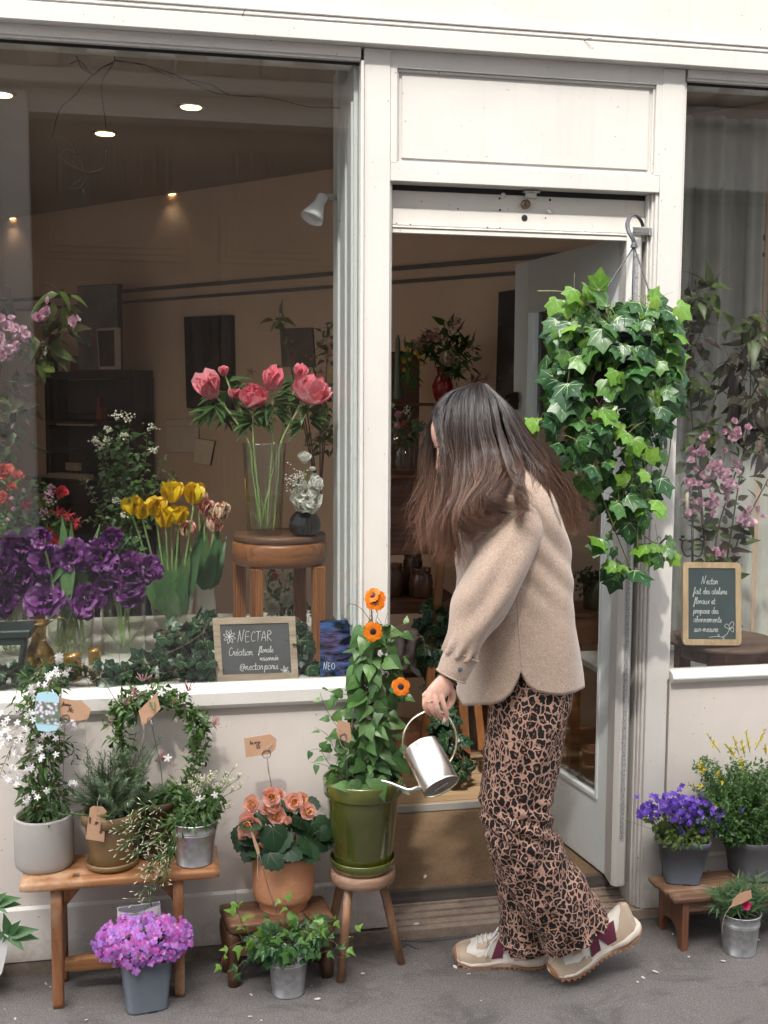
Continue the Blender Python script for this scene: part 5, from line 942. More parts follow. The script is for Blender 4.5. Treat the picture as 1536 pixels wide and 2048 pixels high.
for px, py, s in ((505, 1992, 6), (628, 1998, 9), (730, 1946, 7), (1045, 1925, 0), (933, 1947, 7), (914, 1937, 8), (1318, 1945, 9), (1268, 1893, 3), (1290, 1957, 6), (1275, 1962, 7), (620, 1972, 4), (1375, 1912, 5), (1452, 1922, 8), (30, 2040, 5), (175, 2038, 5), (93, 1970, 6), (100, 1972, 5), (505, 2032, 7), (520, 2040, 4), (960, 2000, 5), (1345, 1870, 5), (1520, 1880, 5), (1515, 1868, 4)):
    if s == 0: continue
    z = .003; p = gr(px, py, z); g = G(); g.inst(T_petal(.6, .2, .1, .3, 3, 3), mat34(p, (RNG.normal(), RNG.normal(), .05), (RNG.normal()*.3, 0, 1), msz(s, -.3)*1.6)); o = g.build('fallen_petal', m_pet); tag(o, 'pale petal or bit of leaf lying on the grey pavement', 'petal', 'fallen petals scattered on the pavement')
p = gr(827, 1849, .032); g = G(); g.inst(T_petal(.9, .1, .1, .4, 3, 3), mat34(p, (1, .2, 0), (0, 0, 1), .018)); tag(g.build('fallen_petal', m_pet), 'white petal lying on the stone doorstep beside the stool leg', 'petal')
p = gr(848, 1757, .09); g = G(); g.inst(T_petal(.9, .5, .1, .4, 3, 3), mat34(p, (.6, .4, .3), (0, 0, 1), .013)); tag(g.build('fallen_petal', m_pet), 'pale petal lying on the coir doormat', 'petal')
# ============================================================= the woman
WY = -.27
woman = thing('person', tuple(gr(1060, 1930)), 'woman with long dark hair, beige wool overshirt and leopard trousers bending to water a plant', 'person')
def felt():
    m, nt, b = _new('beige_wool_felt'); v = coords(nt); a = noise(nt, v, 260, 3, .8); c = noise(nt, v, 14, 4, .6); sp = noise(nt, coords(nt, (1, 1, 1)), 420, 2, .6)
    cc = mixc(nt, ramp(nt, a, [(.3, 0.), (.7, 1.)]), (.28, .20, .15), (.56, .43, .34)); cc = mixc(nt, ramp(nt, c, [(.3, .3), (.7, 0.)]), cc, (.27, .20, .155)); cc = mixc(nt, ramp(nt, sp, [(.62, 0.), (.7, .55)]), cc, (.66, .55, .46))
    nt.links.new(cc, b.inputs['Base Color']); b.inputs['Roughness'].default_value = .95; b.inputs['Sheen Weight'].default_value = .35; b.inputs['Sheen Roughness'].default_value = .5; b.inputs['Specular IOR Level'].default_value = .15
    bump(nt, b, mixc(nt, .5, a, sp), .6, .0015); return m
def leopard():
    m, nt, b = _new('leopard_print_cotton'); v0 = coords(nt, (1, 1, .82)); w = N(nt, 'ShaderNodeTexNoise', Scale=48, Detail=2); nt.links.new(v0, w.inputs['Vector']); off = N(nt, 'ShaderNodeVectorMath', operation='MULTIPLY_ADD'); off.inputs[1].default_value = (.020, .020, .020)
    sb = N(nt, 'ShaderNodeVectorMath', operation='SUBTRACT'); sb.inputs[1].default_value = (.5, .5, .5); nt.links.new(w.outputs['Color'], sb.inputs[0]); nt.links.new(sb.outputs[0], off.inputs[0]); nt.links.new(v0, off.inputs[2]); v = off.outputs[0]
    e = N(nt, 'ShaderNodeTexVoronoi', Scale=56, feature='DISTANCE_TO_EDGE', Randomness=.9); nt.links.new(v, e.inputs['Vector']); f = N(nt, 'ShaderNodeTexVoronoi', Scale=56, Randomness=.9); nt.links.new(v, f.inputs['Vector'])
    pink = (.45, .27, .20); brown = (.28, .16, .115); blk = (.014, .012, .012)
    ea = N(nt, 'ShaderNodeMath', operation='MULTIPLY_ADD'); ea.inputs[1].default_value = .11; nt.links.new(noise(nt, v0, 120, 2), ea.inputs[0]); nt.links.new(e.outputs['Distance'], ea.inputs[2]); k1 = ramp(nt, ea.outputs[0], [(.116, 1.), (.148, 0.)]); gap = ramp(nt, noise(nt, v0, 150, 2), [(.60, 0.), (.66, 1.)]); k2 = ramp(nt, f.outputs['Distance'], [(.16, 1.), (.21, 0.)])
    mx = N(nt, 'ShaderNodeMath', operation='MULTIPLY'); nt.links.new(gap, mx.inputs[0]); k4 = ramp(nt, f.outputs['Distance'], [(.42, 1.), (.5, 0.)]); nt.links.new(k4, mx.inputs[1])
    cc = mixc(nt, k1, blk, pink); cc = mixc(nt, k2, cc, brown); m2 = N(nt, 'ShaderNodeMath', operation='MULTIPLY'); m2.inputs[1].default_value = .55; nt.links.new(mx.outputs[0], m2.inputs[0]); cc = mixc(nt, m2.outputs[0], cc, pink)
    cc = mixc(nt, .25, cc, ramp(nt, noise(nt, v0, 9, 3), [(.3, .6), (.7, 1.)]), 'MULTIPLY')
    nt.links.new(cc, b.inputs['Base Color']); b.inputs['Roughness'].default_value = .82; b.inputs['Specular IOR Level'].default_value = .25; bump(nt, b, noise(nt, v0, 700, 2), .4, .001); return m
m_felt = felt(); m_leo = leopard()
def resample(L, n):
    A = np.array(L, float); return smoothp(A, max(2, n//(len(L)-1)))
def fold(p, amp, f=(9, 9, 5), seed=0.): return amp*mnoise.noise(Vector((p[0]*f[0]+seed, p[1]*f[1], p[2]*f[2])))
def limb_rings(L, nth=72, n=60, folds=0., seed=0., ff=(9, 9, 22), axis=None, wr=None):
    """L: (px, py, Y, half width in px, half depth in m); rings stand across the axis"""
    A = resample(L, n); C = np.array([at(a[0], a[1], a[2]) for a in A]); T = np.gradient(C, axis=0); rings = []
    for i, a in enumerate(A):
        t = unit(T[i]); nrm = unit(np.cross([0, 1., 0], t)); yd = np.cross(t, nrm); hw = msz(a[3], a[2]); dy = a[4]; rg = []
        for k in range(nth):
            th = 2*math.pi*k/nth; d = nrm*math.cos(th)*hw+yd*math.sin(th)*dy; p = C[i]+d; o = unit(d)
            if folds: p = p+o*(folds*(mnoise.noise(Vector((p[0]*ff[0]+seed, p[1]*ff[1], p[2]*ff[2])))+.5*mnoise.noise(Vector((p[0]*ff[0]*2.3, p[1]*ff[1]*2, p[2]*ff[2]*2.3+seed)))))
            if wr: p = p+o*wr(p, i/(len(A)-1), th)
            rg.append(p)
        rings.append(np.array(rg))
    return rings, A, C
def surfY(A, px, py, sgn=-1):
    """camera-side depth of a limb under photo pixel px,py"""
    d = (A[:, 0]-px)**2+(A[:, 1]-py)**2; i = int(np.argmin(d)); a = A[i]; b = A[min(i+1, len(A)-1)]-A[max(i-1, 0)]; n = unit(np.array([b[1], -b[0]])); off = abs((px-a[0])*n[0]+(py-a[1])*n[1]); k = min(.995, off/max(1, a[3])); return a[2]+sgn*a[4]*math.sqrt(1-k*k)
# trousers
def wr_near(p, t, th):
    z = p[2]; x = p[0]; a = 0
    kz = at(1040, 1640, -.32)[2]; w = math.exp(-((z-kz)/.07)**2); a += .006*w*math.sin((z*1.0+(x-1.0)*.55)*150+3*mnoise.noise(Vector((x*8, 0, z*8))))
    wl = max(0, t-.55)*2; a += .007*wl*math.sin((x*.75+z*.45)*85+2.5*mnoise.noise(Vector((x*6, p[1]*5, z*6)))); a += .0035*math.sin((x*1.2-z*.5)*60+4*mnoise.noise(Vector((x*5, 1, z*5)))); return a
NEAR = [(1062, 1340, -.30, 84, .115), (1060, 1400, -.31, 86, .115), (1050, 1470, -.315, 80, .11), (1036, 1560, -.32, 76, .10), (1032, 1620, -.325, 74, .095), (1045, 1680, -.325, 72, .09), (1072, 1740, -.32, 74, .09), (1104, 1790, -.315, 76, .09), (1138, 1838, -.31, 78, .085), (1150, 1856, -.308, 78, .083)]
FAR = [(1058, 1350, -.20, 80, .11), (1045, 1430, -.20, 72, .10), (1030, 1540, -.195, 66, .09), (1027, 1630, -.195, 64, .085), (1038, 1720, -.20, 56, .08), (1046, 1800, -.20, 54, .08), (1050, 1850, -.20, 55, .08), (1053, 1888, -.20, 56, .08)]
g = G(); rn, An, Cn = limb_rings(NEAR, 110, 150, .0045, 3., (9, 9, 16), wr=wr_near); loft(g, rn, 0, True)
rf, Af, Cf = limb_rings(FAR, 90, 120, .005, 11., (8, 8, 20), wr=lambda p, t, th: (.006*max(0, t-.75)*4*math.sin(p[2]*170+3*mnoise.noise(Vector((p[0]*14, 0, p[2]*5))))+.003*math.sin((p[0]+p[2]*.3)*90))); loft(g, rf, 0, True)
pants = g.build('trousers', m_leo, woman); sm = pants.modifiers.new('cloth', 'SOLIDIFY'); sm.thickness = .003; sm.offset = -1
g = G()
for rg in (rn[-1], rf[-1]): tube(g, np.vstack([rg, rg[:1]]), .0022, 5)
tube(g, [at(x, y, surfY(An, x, y)-.001) for x, y in ((1066, 1400), (1052, 1480), (1040, 1560), (1044, 1640), (1070, 1700), (1105, 1760), (1140, 1820), (1155, 1850))], .0012, 5, k=6)
g.build('trouser_seam', m_leo, woman)
# jacket body
TOR = [(1000, 915, -.255, 42, .055), (1003, 935, -.255, 56, .085), (1006, 960, -.257, 72, .13), (1012, 1000, -.26, 90, .16), (1019, 1050, -.262, 103, .165), (1025, 1110, -.263, 109, .16), (1029, 1180, -.264, 113, .158), (1034, 1260, -.265, 118, .158), (1041, 1340, -.266, 123, .16), (1046, 1420, -.266, 126, .163)]
TA = resample(TOR, 90)
HEMX = [-1, -.75, -.5, -.33, -.2, -.1, -.065, -.055, -.045, .0, .08, .2, .45, .7, .9, 1]; HEMY = [1406, 1406, 1404, 1398, 1384, 1364, 1350, 1343, 1352, 1372, 1383, 1389, 1393, 1388, 1378, 1370]
def tor(py):
    return [np.interp(py, TA[:, 1], TA[:, k]) for k in range(5)]
def tor_pt(th, py, off=0.):
    a = tor(py); c = at(a[0], py, a[2]); ex = np.array([1., 0, 0]); hw = msz(a[3], a[2]); k = .86; ca, sa = math.cos(th), math.sin(th); ca = np.sign(ca)*abs(ca)**k; sa = np.sign(sa)*abs(sa)**k; p = c+np.array([ca*hw, sa*a[4], 0]); p[2] = at(a[0], py, a[2]-abs(sa)*a[4])[2]; o = unit(np.array([ca/hw, sa/a[4], 0]))
    t = (py-930)/460; w = .006*mnoise.noise(Vector((p[0]*7, p[1]*7, p[2]*3)))+.005*max(0, t)*math.sin(th*5+1.2*math.sin(p[2]*9))+.004*mnoise.noise(Vector((p[0]*16, p[1]*10, p[2]*8)))+.0035*math.exp(-((t-.35)/.25)**2)*math.sin((p[0]*.8+p[2])*75+3*mnoise.noise(Vector((p[0]*6, p[1]*6, p[2]*4)))); return p+o*(w+off)
nth, nt_ = 240, 90; g = G(); R = []
def pxof(p): d = np.asarray(p)-CAM; return 768+F_PX*(d@_R)/(d@_fw)
HPX = [918, 985, 1005, 1022, 1034, 1041, 1044, 1048, 1056, 1072, 1095, 1120, 1150, 1175, 1184]; HPY = [1405, 1403, 1397, 1383, 1362, 1347, 1342, 1350, 1370, 1383, 1389, 1392, 1388, 1377, 1371]
HEMT = [0]*nth
for i in range(nth//2, nth): HEMT[i] = float(np.interp(pxof(tor_pt(2*math.pi*i/nth, 1380)), HPX, HPY))
for i in range(1, nth//2): HEMT[i] = HEMT[nth-i]
HEMT[0] = HEMT[nth-1]
for j in range(nt_+1):
    rg = []
    for i in range(nth):
        th = 2*math.pi*i/nth; hy = HEMT[i]; py = 916+(hy-916)*j/nt_; rg.append(tor_pt(th, py))
    R.append(np.array(rg))
loft(g, R); jb = g.build('jacket_body', m_felt, woman); s_ = jb.modifiers.new('cloth', 'SOLIDIFY'); s_.thickness = .004; s_.offset = -1
g = G(); tube(g, np.vstack([R[-1], R[-1][:1]]), .0026, 6); i0 = [np.array(r) for r in R]
Rm = R[-4]; Rm = Rm+(Rm-Rm.mean(0))*.004; tube(g, np.vstack([Rm, Rm[:1]]), .0011, 5)
seam = lambda pts, off=.0015, r=.0016: tube(g, [tor_pt(th, py, off) for th, py in pts], r, 5, k=4)
ths = min(np.linspace(math.pi, 2*math.pi, 400), key=lambda q: abs(pxof(tor_pt(q, 1340))-1044))
seam([(ths, y) for y in range(1130, 1345, 12)], .002, .0034)
seam([(ths-.06, 1200), (ths-.075, 1240), (ths-.06, 1290), (ths, 1300)], .002, .0018)
g.build('jacket_seam', m_felt, woman); g = G(); seam([(ths+.022, y) for y in range(1180, 1348, 12)], .0015, .0016); seam([(ths-.052, 1200), (ths-.067, 1240), (ths-.052, 1290)], .0015, .0014); g.build('seam_shade_line', M('seam_shade_brown', (.10, .07, .055), .9), woman)  # dark tubes beside the ridges paint in the shadow of the seams
def slab(ths_, pys, off, name='pocket'):
    g = G(); a = [[tor_pt(th, py, off) for th in ths_] for py in pys]; b = [[tor_pt(th, py, -.001) for th in ths_] for py in pys]; n = len(ths_); V = [p for r in a for p in r]+[p for r in b for p in r]; m = len(pys)*n
    F_ = [(j*n+i, (j+1)*n+i, (j+1)*n+i+1, j*n+i+1) for j in range(len(pys)-1) for i in range(n-1)]
    bd = [(0, i) for i in range(n)]+[(j, n-1) for j in range(1, len(pys))]+[(len(pys)-1, i) for i in range(n-2, -1, -1)]+[(j, 0) for j in range(len(pys)-2, 0, -1)]
    for q in range(len(bd)): (j0, i0), (j1, i1) = bd[q], bd[(q+1) % len(bd)]; F_.append((j0*n+i0, j1*n+i1, m+j1*n+i1, m+j0*n+i0))
    g.add(V, F_); return g.build(name, m_felt, woman)
slab(np.linspace(math.pi+.15, math.pi+1.0, 16), np.linspace(1078, 1162, 12), .007, 'pocket'); slab(np.linspace(math.pi+.10, math.pi+1.03, 16), np.linspace(1058, 1074, 5), .014, 'pocket_flap')
# sleeve
SL = [(1042, 985, -.32, 44, .05), (1038, 1010, -.345, 58, .068), (1026, 1045, -.375, 66, .078), (1004, 1110, -.405, 63, .077), (974, 1185, -.425, 59, .072), (943, 1245, -.435, 48, .060), (926, 1285, -.44, 38, .050), (919, 1310, -.44, 34, .044), (917, 1316, -.44, 31, .042)]
g = G(); wrs = lambda p, t, th: .0055*math.exp(-((t-.86)/.09)**2)*math.sin(th*9+p[2]*40)+.0055*math.exp(-((t-.55)/.16)**2)*math.sin((p[0]*.9-p[2]*.7)*80+2.5*mnoise.noise(Vector((p[0]*9, p[1]*9, p[2]*5))))+.005*math.exp(-((t-.15)/.12)**2)*math.sin((p[0]+p[2]*.8)*60)
rs_, As, Cs = limb_rings(SL, 90, 90, .004, 5., (7, 7, 8), wr=lambda p, t, th: wrs(p, t, th)*1.15); loft(g, rs_, 0, True, True, False); g.build('sleeve', m_felt, woman)
g = G(); line = lambda P, off, r: tube(g, [at(x, y, surfY(As, x, y)-off-.002) for x, y in P], r, 5, k=4)
line([(1064, 1062), (1045, 1105), (1030, 1150), (1010, 1190), (985, 1235), (966, 1271)], .0015, .0030); line([(966, 1271), (952, 1300), (940, 1316)], .002, .0018); g.build('sleeve_seam', m_felt, woman); g = G(); line([(1067, 1064), (1049, 1106), (1034, 1151), (1014, 1191), (989, 1236), (970, 1272)], .0012, .0017); line([(970, 1272), (956, 1301), (944, 1317)], .0012, .0015); g.build('seam_shade_line', M('seam_shade_brown', (.10, .07, .055), .9), woman)  # darker tube along the sleeve seam is its shadow put in as colour
g = G(); P = [(988, 1012), (1004, 1019), (1022, 1027), (1045, 1042), (1066, 1060), (1082, 1080), (1092, 1096)]
tube(g, [at(x, y, surfY(As, x, y)-.002) for x, y in P], .0040, 6, k=4); g.build('shoulder_seam', m_felt, woman)
g = G(); tube(g, [at(x+1, y+5, surfY(As, x, y)-.0025) for x, y in P], .0018, 5, k=4); g.build('seam_shadow_line', M('seam_shade_brown', (.10, .07, .055), .9), woman)  # painted shadow just under the shoulder seam
CU = [(924, 1306, -.44, 37, .044), (920, 1314, -.44, 36, .043), (910, 1335, -.44, 34, .040), (902, 1352, -.44, 32, .037)]
g = G(); rc, Ac, Cc = limb_rings(CU, 64, 24, .0012, 8.); loft(g, rc); cf = g.build('cuff', m_felt, woman); s_ = cf.modifiers.new('cloth', 'SOLIDIFY'); s_.thickness = .005; s_.offset = -1
g = G(); tube(g, np.vstack([rc[-1], rc[-1][:1]]), .0024, 6); tube(g, np.vstack([rc[0], rc[0][:1]]), .0024, 6); g.build('cuff_edge', m_felt, woman)
g = G(); p = at(920, 1338, surfY(Ac, 920, 1338)-.001); lathe(g, p, [(.0055, -.001), (.006, .0005), (.0055, .002), (.001, .0016)], 20, 0, (0.1, -1, .1)); g.build('button', M('grey_snap', (.16, .19, .19), .4, .4), woman)
g = G(); tube(g, [at(x, y, surfY(Ac, x, y)-.001) for x, y in ((934, 1318), (930, 1335), (924, 1358))], .002, 5, k=3); g.build('cuff_seam', m_felt, woman)
# other sleeve (far arm), collar
g = G(); rr_, _, _ = limb_rings([(1000, 990, -.17, 40, .045), (985, 1040, -.13, 50, .055), (975, 1110, -.105, 48, .052), (965, 1190, -.10, 44, .046), (955, 1260, -.11, 36, .04), (948, 1320, -.12, 30, .034)], 48, 40, .003, 4.); loft(g, rr_, 0, True, True, True); g.build('sleeve', m_felt, woman)
g = G(); rr_, _, _ = limb_rings([(972, 905, -.255, 58, .075), (985, 925, -.255, 64, .085), (1000, 948, -.256, 76, .10)], 48, 12); loft(g, rr_); s_ = g.build('collar', m_felt, woman).modifiers.new('cloth', 'SOLIDIFY'); s_.thickness = .006
# ------------------------------------------------------------- body: one continuous surface
m_skin, nt, b = _new('skin'); v = coords(nt); n_ = noise(nt, v, 30, 4); cc = mixc(nt, n_, (.60, .33, .24), (.70, .43, .33)); cc = mixc(nt, ramp(nt, noise(nt, v, 160, 3), [(.4, 0), (.8, .35)]), cc, (.52, .22, .17)); nt.links.new(cc, b.inputs['Base Color']); b.inputs['Roughness'].default_value = .5; b.inputs['Subsurface Weight'].default_value = .12; b.inputs['Subsurface Radius'].default_value = (.01, .004, .002); b.inputs['Subsurface Scale'].default_value = .6; bump(nt, b, noise(nt, v, 500, 2), .25, .0006)
g = G()
def ell(g, c, r, ax=None, n=20, m=14):
    A = np.eye(3) if ax is None else ax; V = []; 
    for j in range(1, m):
        f = math.pi*j/m
        for i in range(n): t = 2*math.pi*i/n; V.append(np.asarray(c)+A@np.array([r[0]*math.sin(f)*math.cos(t), r[1]*math.sin(f)*math.sin(t), r[2]*math.cos(f)]))
    Fs = [(j*n+i, (j+1)*n+i, (j+1)*n+(i+1) % n, j*n+(i+1) % n) for j in range(m-2) for i in range(n)]; k = len(V); V += [np.asarray(c)+A@np.array([0, 0, r[2]]), np.asarray(c)-A@np.array([0, 0, r[2]])]
    Fs += [(k, i, (i+1) % n) for i in range(n)]+[(k+1, (m-2)*n+(i+1) % n, (m-2)*n+i) for i in range(n)]; g.add(V, Fs); return g
def capped(L, **k): r, _, _ = limb_rings(L, 28, 30, **k); loft(g, r, 0, True, True, True)
hc_ = at(942, 868, -.255)
fdir = unit(np.array([-.86, 0, -.52])); udir = unit(np.array([-.52, 0, .86])); sdir = np.array([0, 1., 0]); HA = np.column_stack([fdir, sdir, udir])     # face direction, side, up of the head
H = lambda f, s, u: hc_+HA@np.array([f, s, u])
ell(g, H(.0, 0, .022), (.092, .074, .088), HA, 28, 20); ell(g, H(.030, 0, -.045), (.058, .056, .072), HA); ell(g, H(.058, 0, .028), (.034, .050, .040), HA)
ell(g, H(.074, 0, -.088), (.020, .024, .018), HA); ell(g, H(.05, 0, -.07), (.040, .036, .034), HA)                          # chin, jaw
tube(g, [H(.086, 0, .012), H(.098, 0, -.010), H(.112, 0, -.032)], [.007, .008, .0105], 14); ell(g, H(.110, 0, -.033), (.011, .012, .009), HA)
for s in (-1, 1):
    ell(g, H(.101, s*.0095, -.037), (.009, .006, .006), HA); ell(g, H(.060, s*.034, -.030), (.026, .020, .026), HA); ell(g, H(.082, s*.026, .018), (.012, .020, .006), HA)
    ell(g, H(.078, s*.028, .001), (.012, .013, .009), HA); ell(g, H(-.005, s*.076, -.012), (.018, .007, .030), HA)
ell(g, H(.094, 0, -.058), (.008, .020, .0045), HA); ell(g, H(.092, 0, -.067), (.009, .018, .0055), HA)
capped([(957, 905, -.255, 34, .045), (975, 935, -.255, 36, .05), (1000, 975, -.258, 46, .08)])
capped([(1000, 955, -.258, 60, .10), (1020, 1010, -.26, 80, .135), (1030, 1100, -.262, 92, .14), (1035, 1200, -.264, 84, .13), (1050, 1300, -.265, 92, .135), (1056, 1400, -.265, 88, .14)])
capped([(1030, 1000, -.33, 40, .045), (1010, 1090, -.385, 36, .042), (975, 1180, -.42, 32, .036), (945, 1250, -.435, 28, .031), (915, 1320, -.44, 22, .024), (899, 1352, -.445, 19, .018), (891, 1364, -.449, 19.5, .015), (880, 1378, -.456, 22, .0145), (869, 1390, -.462, 21, .0125), (865, 1397, -.464, 17, .009)])
capped([(1000, 1000, -.18, 36, .04), (975, 1110, -.11, 32, .036), (958, 1240, -.11, 26, .03), (948, 1325, -.12, 20, .022), (942, 1350, -.12, 18, .014), (936, 1380, -.12, 18, .013), (930, 1402, -.12, 12, .01)])
capped([(1058, 1380, -.30, 62, .085), (1045, 1490, -.31, 55, .08), (1030, 1610, -.315, 42, .055), (1065, 1720, -.31, 40, .05), (1135, 1810, -.305, 30, .036), (1185, 1858, -.30, 24, .03)]); capped([(1055, 1380, -.21, 60, .08), (1040, 1500, -.20, 50, .07), (1028, 1620, -.20, 40, .055), (1040, 1740, -.20, 36, .05), (1062, 1850, -.20, 26, .035), (1070, 1900, -.2, 26, .035)])
def finger(P, r): tube(g, [at(*p) for p in P], [x*1e-3 for x in r], 12, k=5)
finger([(874, 1384, -.460), (881, 1393, -.467), (889, 1414, -.472), (893.5, 1430, -.468), (891.5, 1442, -.462)], [7.4, 7.6, 6.6, 6, 4.2])
finger([(868, 1384, -.461), (869, 1392, -.469), (874, 1414, -.476), (880, 1429, -.470), (883, 1439, -.455)], [7.2, 7.4, 6.4, 5.8, 4.2])
finger([(861, 1384, -.460), (859, 1391, -.468), (861, 1412, -.476), (867, 1426, -.470), (873, 1435, -.452)], [7, 7.2, 6.2, 5.7, 4.2])
finger([(855, 1384, -.457), (851, 1391, -.463), (849, 1410, -.470), (854, 1423, -.465), (862, 1431, -.450)], [6.6, 6.8, 5.8, 5.3, 4])
finger([(895, 1370, -.447), (903, 1384, -.440), (903.5, 1400, -.438), (897, 1412, -.442), (894, 1419, -.447)], [9, 9.5, 9, 8, 5])
for k, (x, y) in enumerate(((881, 1393), (869, 1392), (859, 1391), (851, 1391))): ell(g, at(x, y, -.4675+.001*k), (.0092, .006, .0085))
body = g.build('body', m_skin, woman); rm = body.modifiers.new('one_surface', 'REMESH'); rm.mode = 'VOXEL'; rm.voxel_size = .0021; rm.use_smooth_shade = True; s2 = body.modifiers.new('soft', 'SMOOTH'); s2.factor = .5; s2.iterations = 2
m_nail = M('finger_nail', (.72, .45, .40), .25, coat=.3); g = G(); ell(g, at(889.5, 1440, -.4675), (.0042, .0022, .0068)); g.build('finger_nail', m_nail, woman)
g = G(); A = frame(at(861, 1408, -.476)-at(859, 1391, -.468)); c_ = at(859.5, 1404, -.4735); tube(g, [c_+A[:, 0]*.0088*math.cos(a)+A[:, 1]*.0088*math.sin(a) for a in np.linspace(0, 6.4, 26)], .0009, 6); g.build('ring', M('gold', (.85, .62, .36), .2, 1), woman)
g = G(); A = frame(at(891, 1364, -.449)-at(899, 1352, -.445))
for k, (x, y) in enumerate(((904, 1362), (907, 1364))): 
    c_ = at(897+k*-1.5, 1357+k*3, -.446); tube(g, [c_+A[:, 0]*.0235*math.cos(a)+A[:, 1]*.0195*math.sin(a)+RNG.normal(size=3)*.0004 for a in np.linspace(0, 6.4, 44)], .0022, 6)
g.build('bracelet', M('dark_brass', (.22, .17, .08), .35, .8, bs=300, bd=.001, vs=300, col2=(.05, .04, .03)), woman)
# eyes, brows, lips, lashes
m_eyew = M('eye_white', (.8, .78, .75), .2); m_iris = M('iris', (.05, .03, .02), .2); m_lip = M('lips', (.50, .17, .15), .35)
for s in (-1, 1):
    g = G(); ell(g, H(.079, s*.030, -.002), (.0118, .0118, .0105), HA, 14, 10); e_ = g.build('eye', m_eyew, woman); g = G(); ell(g, H(.0885, s*.0305, -.005), (.003, .005, .005), HA, 12, 8); g.build('iris', m_iris, e_)
    g = G(); tube(g, [H(.089, s*.012, .017), H(.094, s*.028, .021), H(.083, s*.045, .015)], [.0012, .0018, .0006], 5, k=4); g.build('eyebrow', m_iris, woman)
g = G(); ell(g, H(.1005, 0, -.0575), (.004, .019, .0035), HA); ell(g, H(.0995, 0, -.0665), (.004, .016, .0042), HA); g.build('lips', m_lip, woman)
# ------------------------------------------------------------- hair: fine strands in locks
def hairmat():
    m, nt, b = _new('dark_brown_hair'); g_ = nt.nodes.new('ShaderNodeNewGeometry'); t = nt.nodes.new('ShaderNodeTexCoord'); sp = nt.nodes.new('ShaderNodeSeparateXYZ'); nt.links.new(t.outputs['Object'], sp.inputs[0])
    zz = N(nt, 'ShaderNodeMapRange'); zz.inputs[1].default_value = 1.02; zz.inputs[2].default_value = 1.5; nt.links.new(sp.outputs[2], zz.inputs[0])
    dark = ramp(nt, zz.outputs[0], [(0., (.15, .062, .032)), (.4, (.085, .036, .021)), (.8, (.022, .012, .010)), (1., (.012, .009, .009))]); lite = ramp(nt, zz.outputs[0], [(0., (.48, .25, .13)), (.45, (.36, .20, .125)), (.85, (.10, .065, .052)), (1., (.03, .022, .02))])
    cc = mixc(nt, ramp(nt, g_.outputs['Random Per Island'], [(.5, 0.), (.88, 1.)]), dark, lite); nt.links.new(cc, b.inputs['Base Color']); b.inputs['Roughness'].default_value = .34; b.inputs['Specular IOR Level'].default_value = .7; return m
m_hair = hairmat()
def hp(px, py, Y): return np.array([px, py, Y])
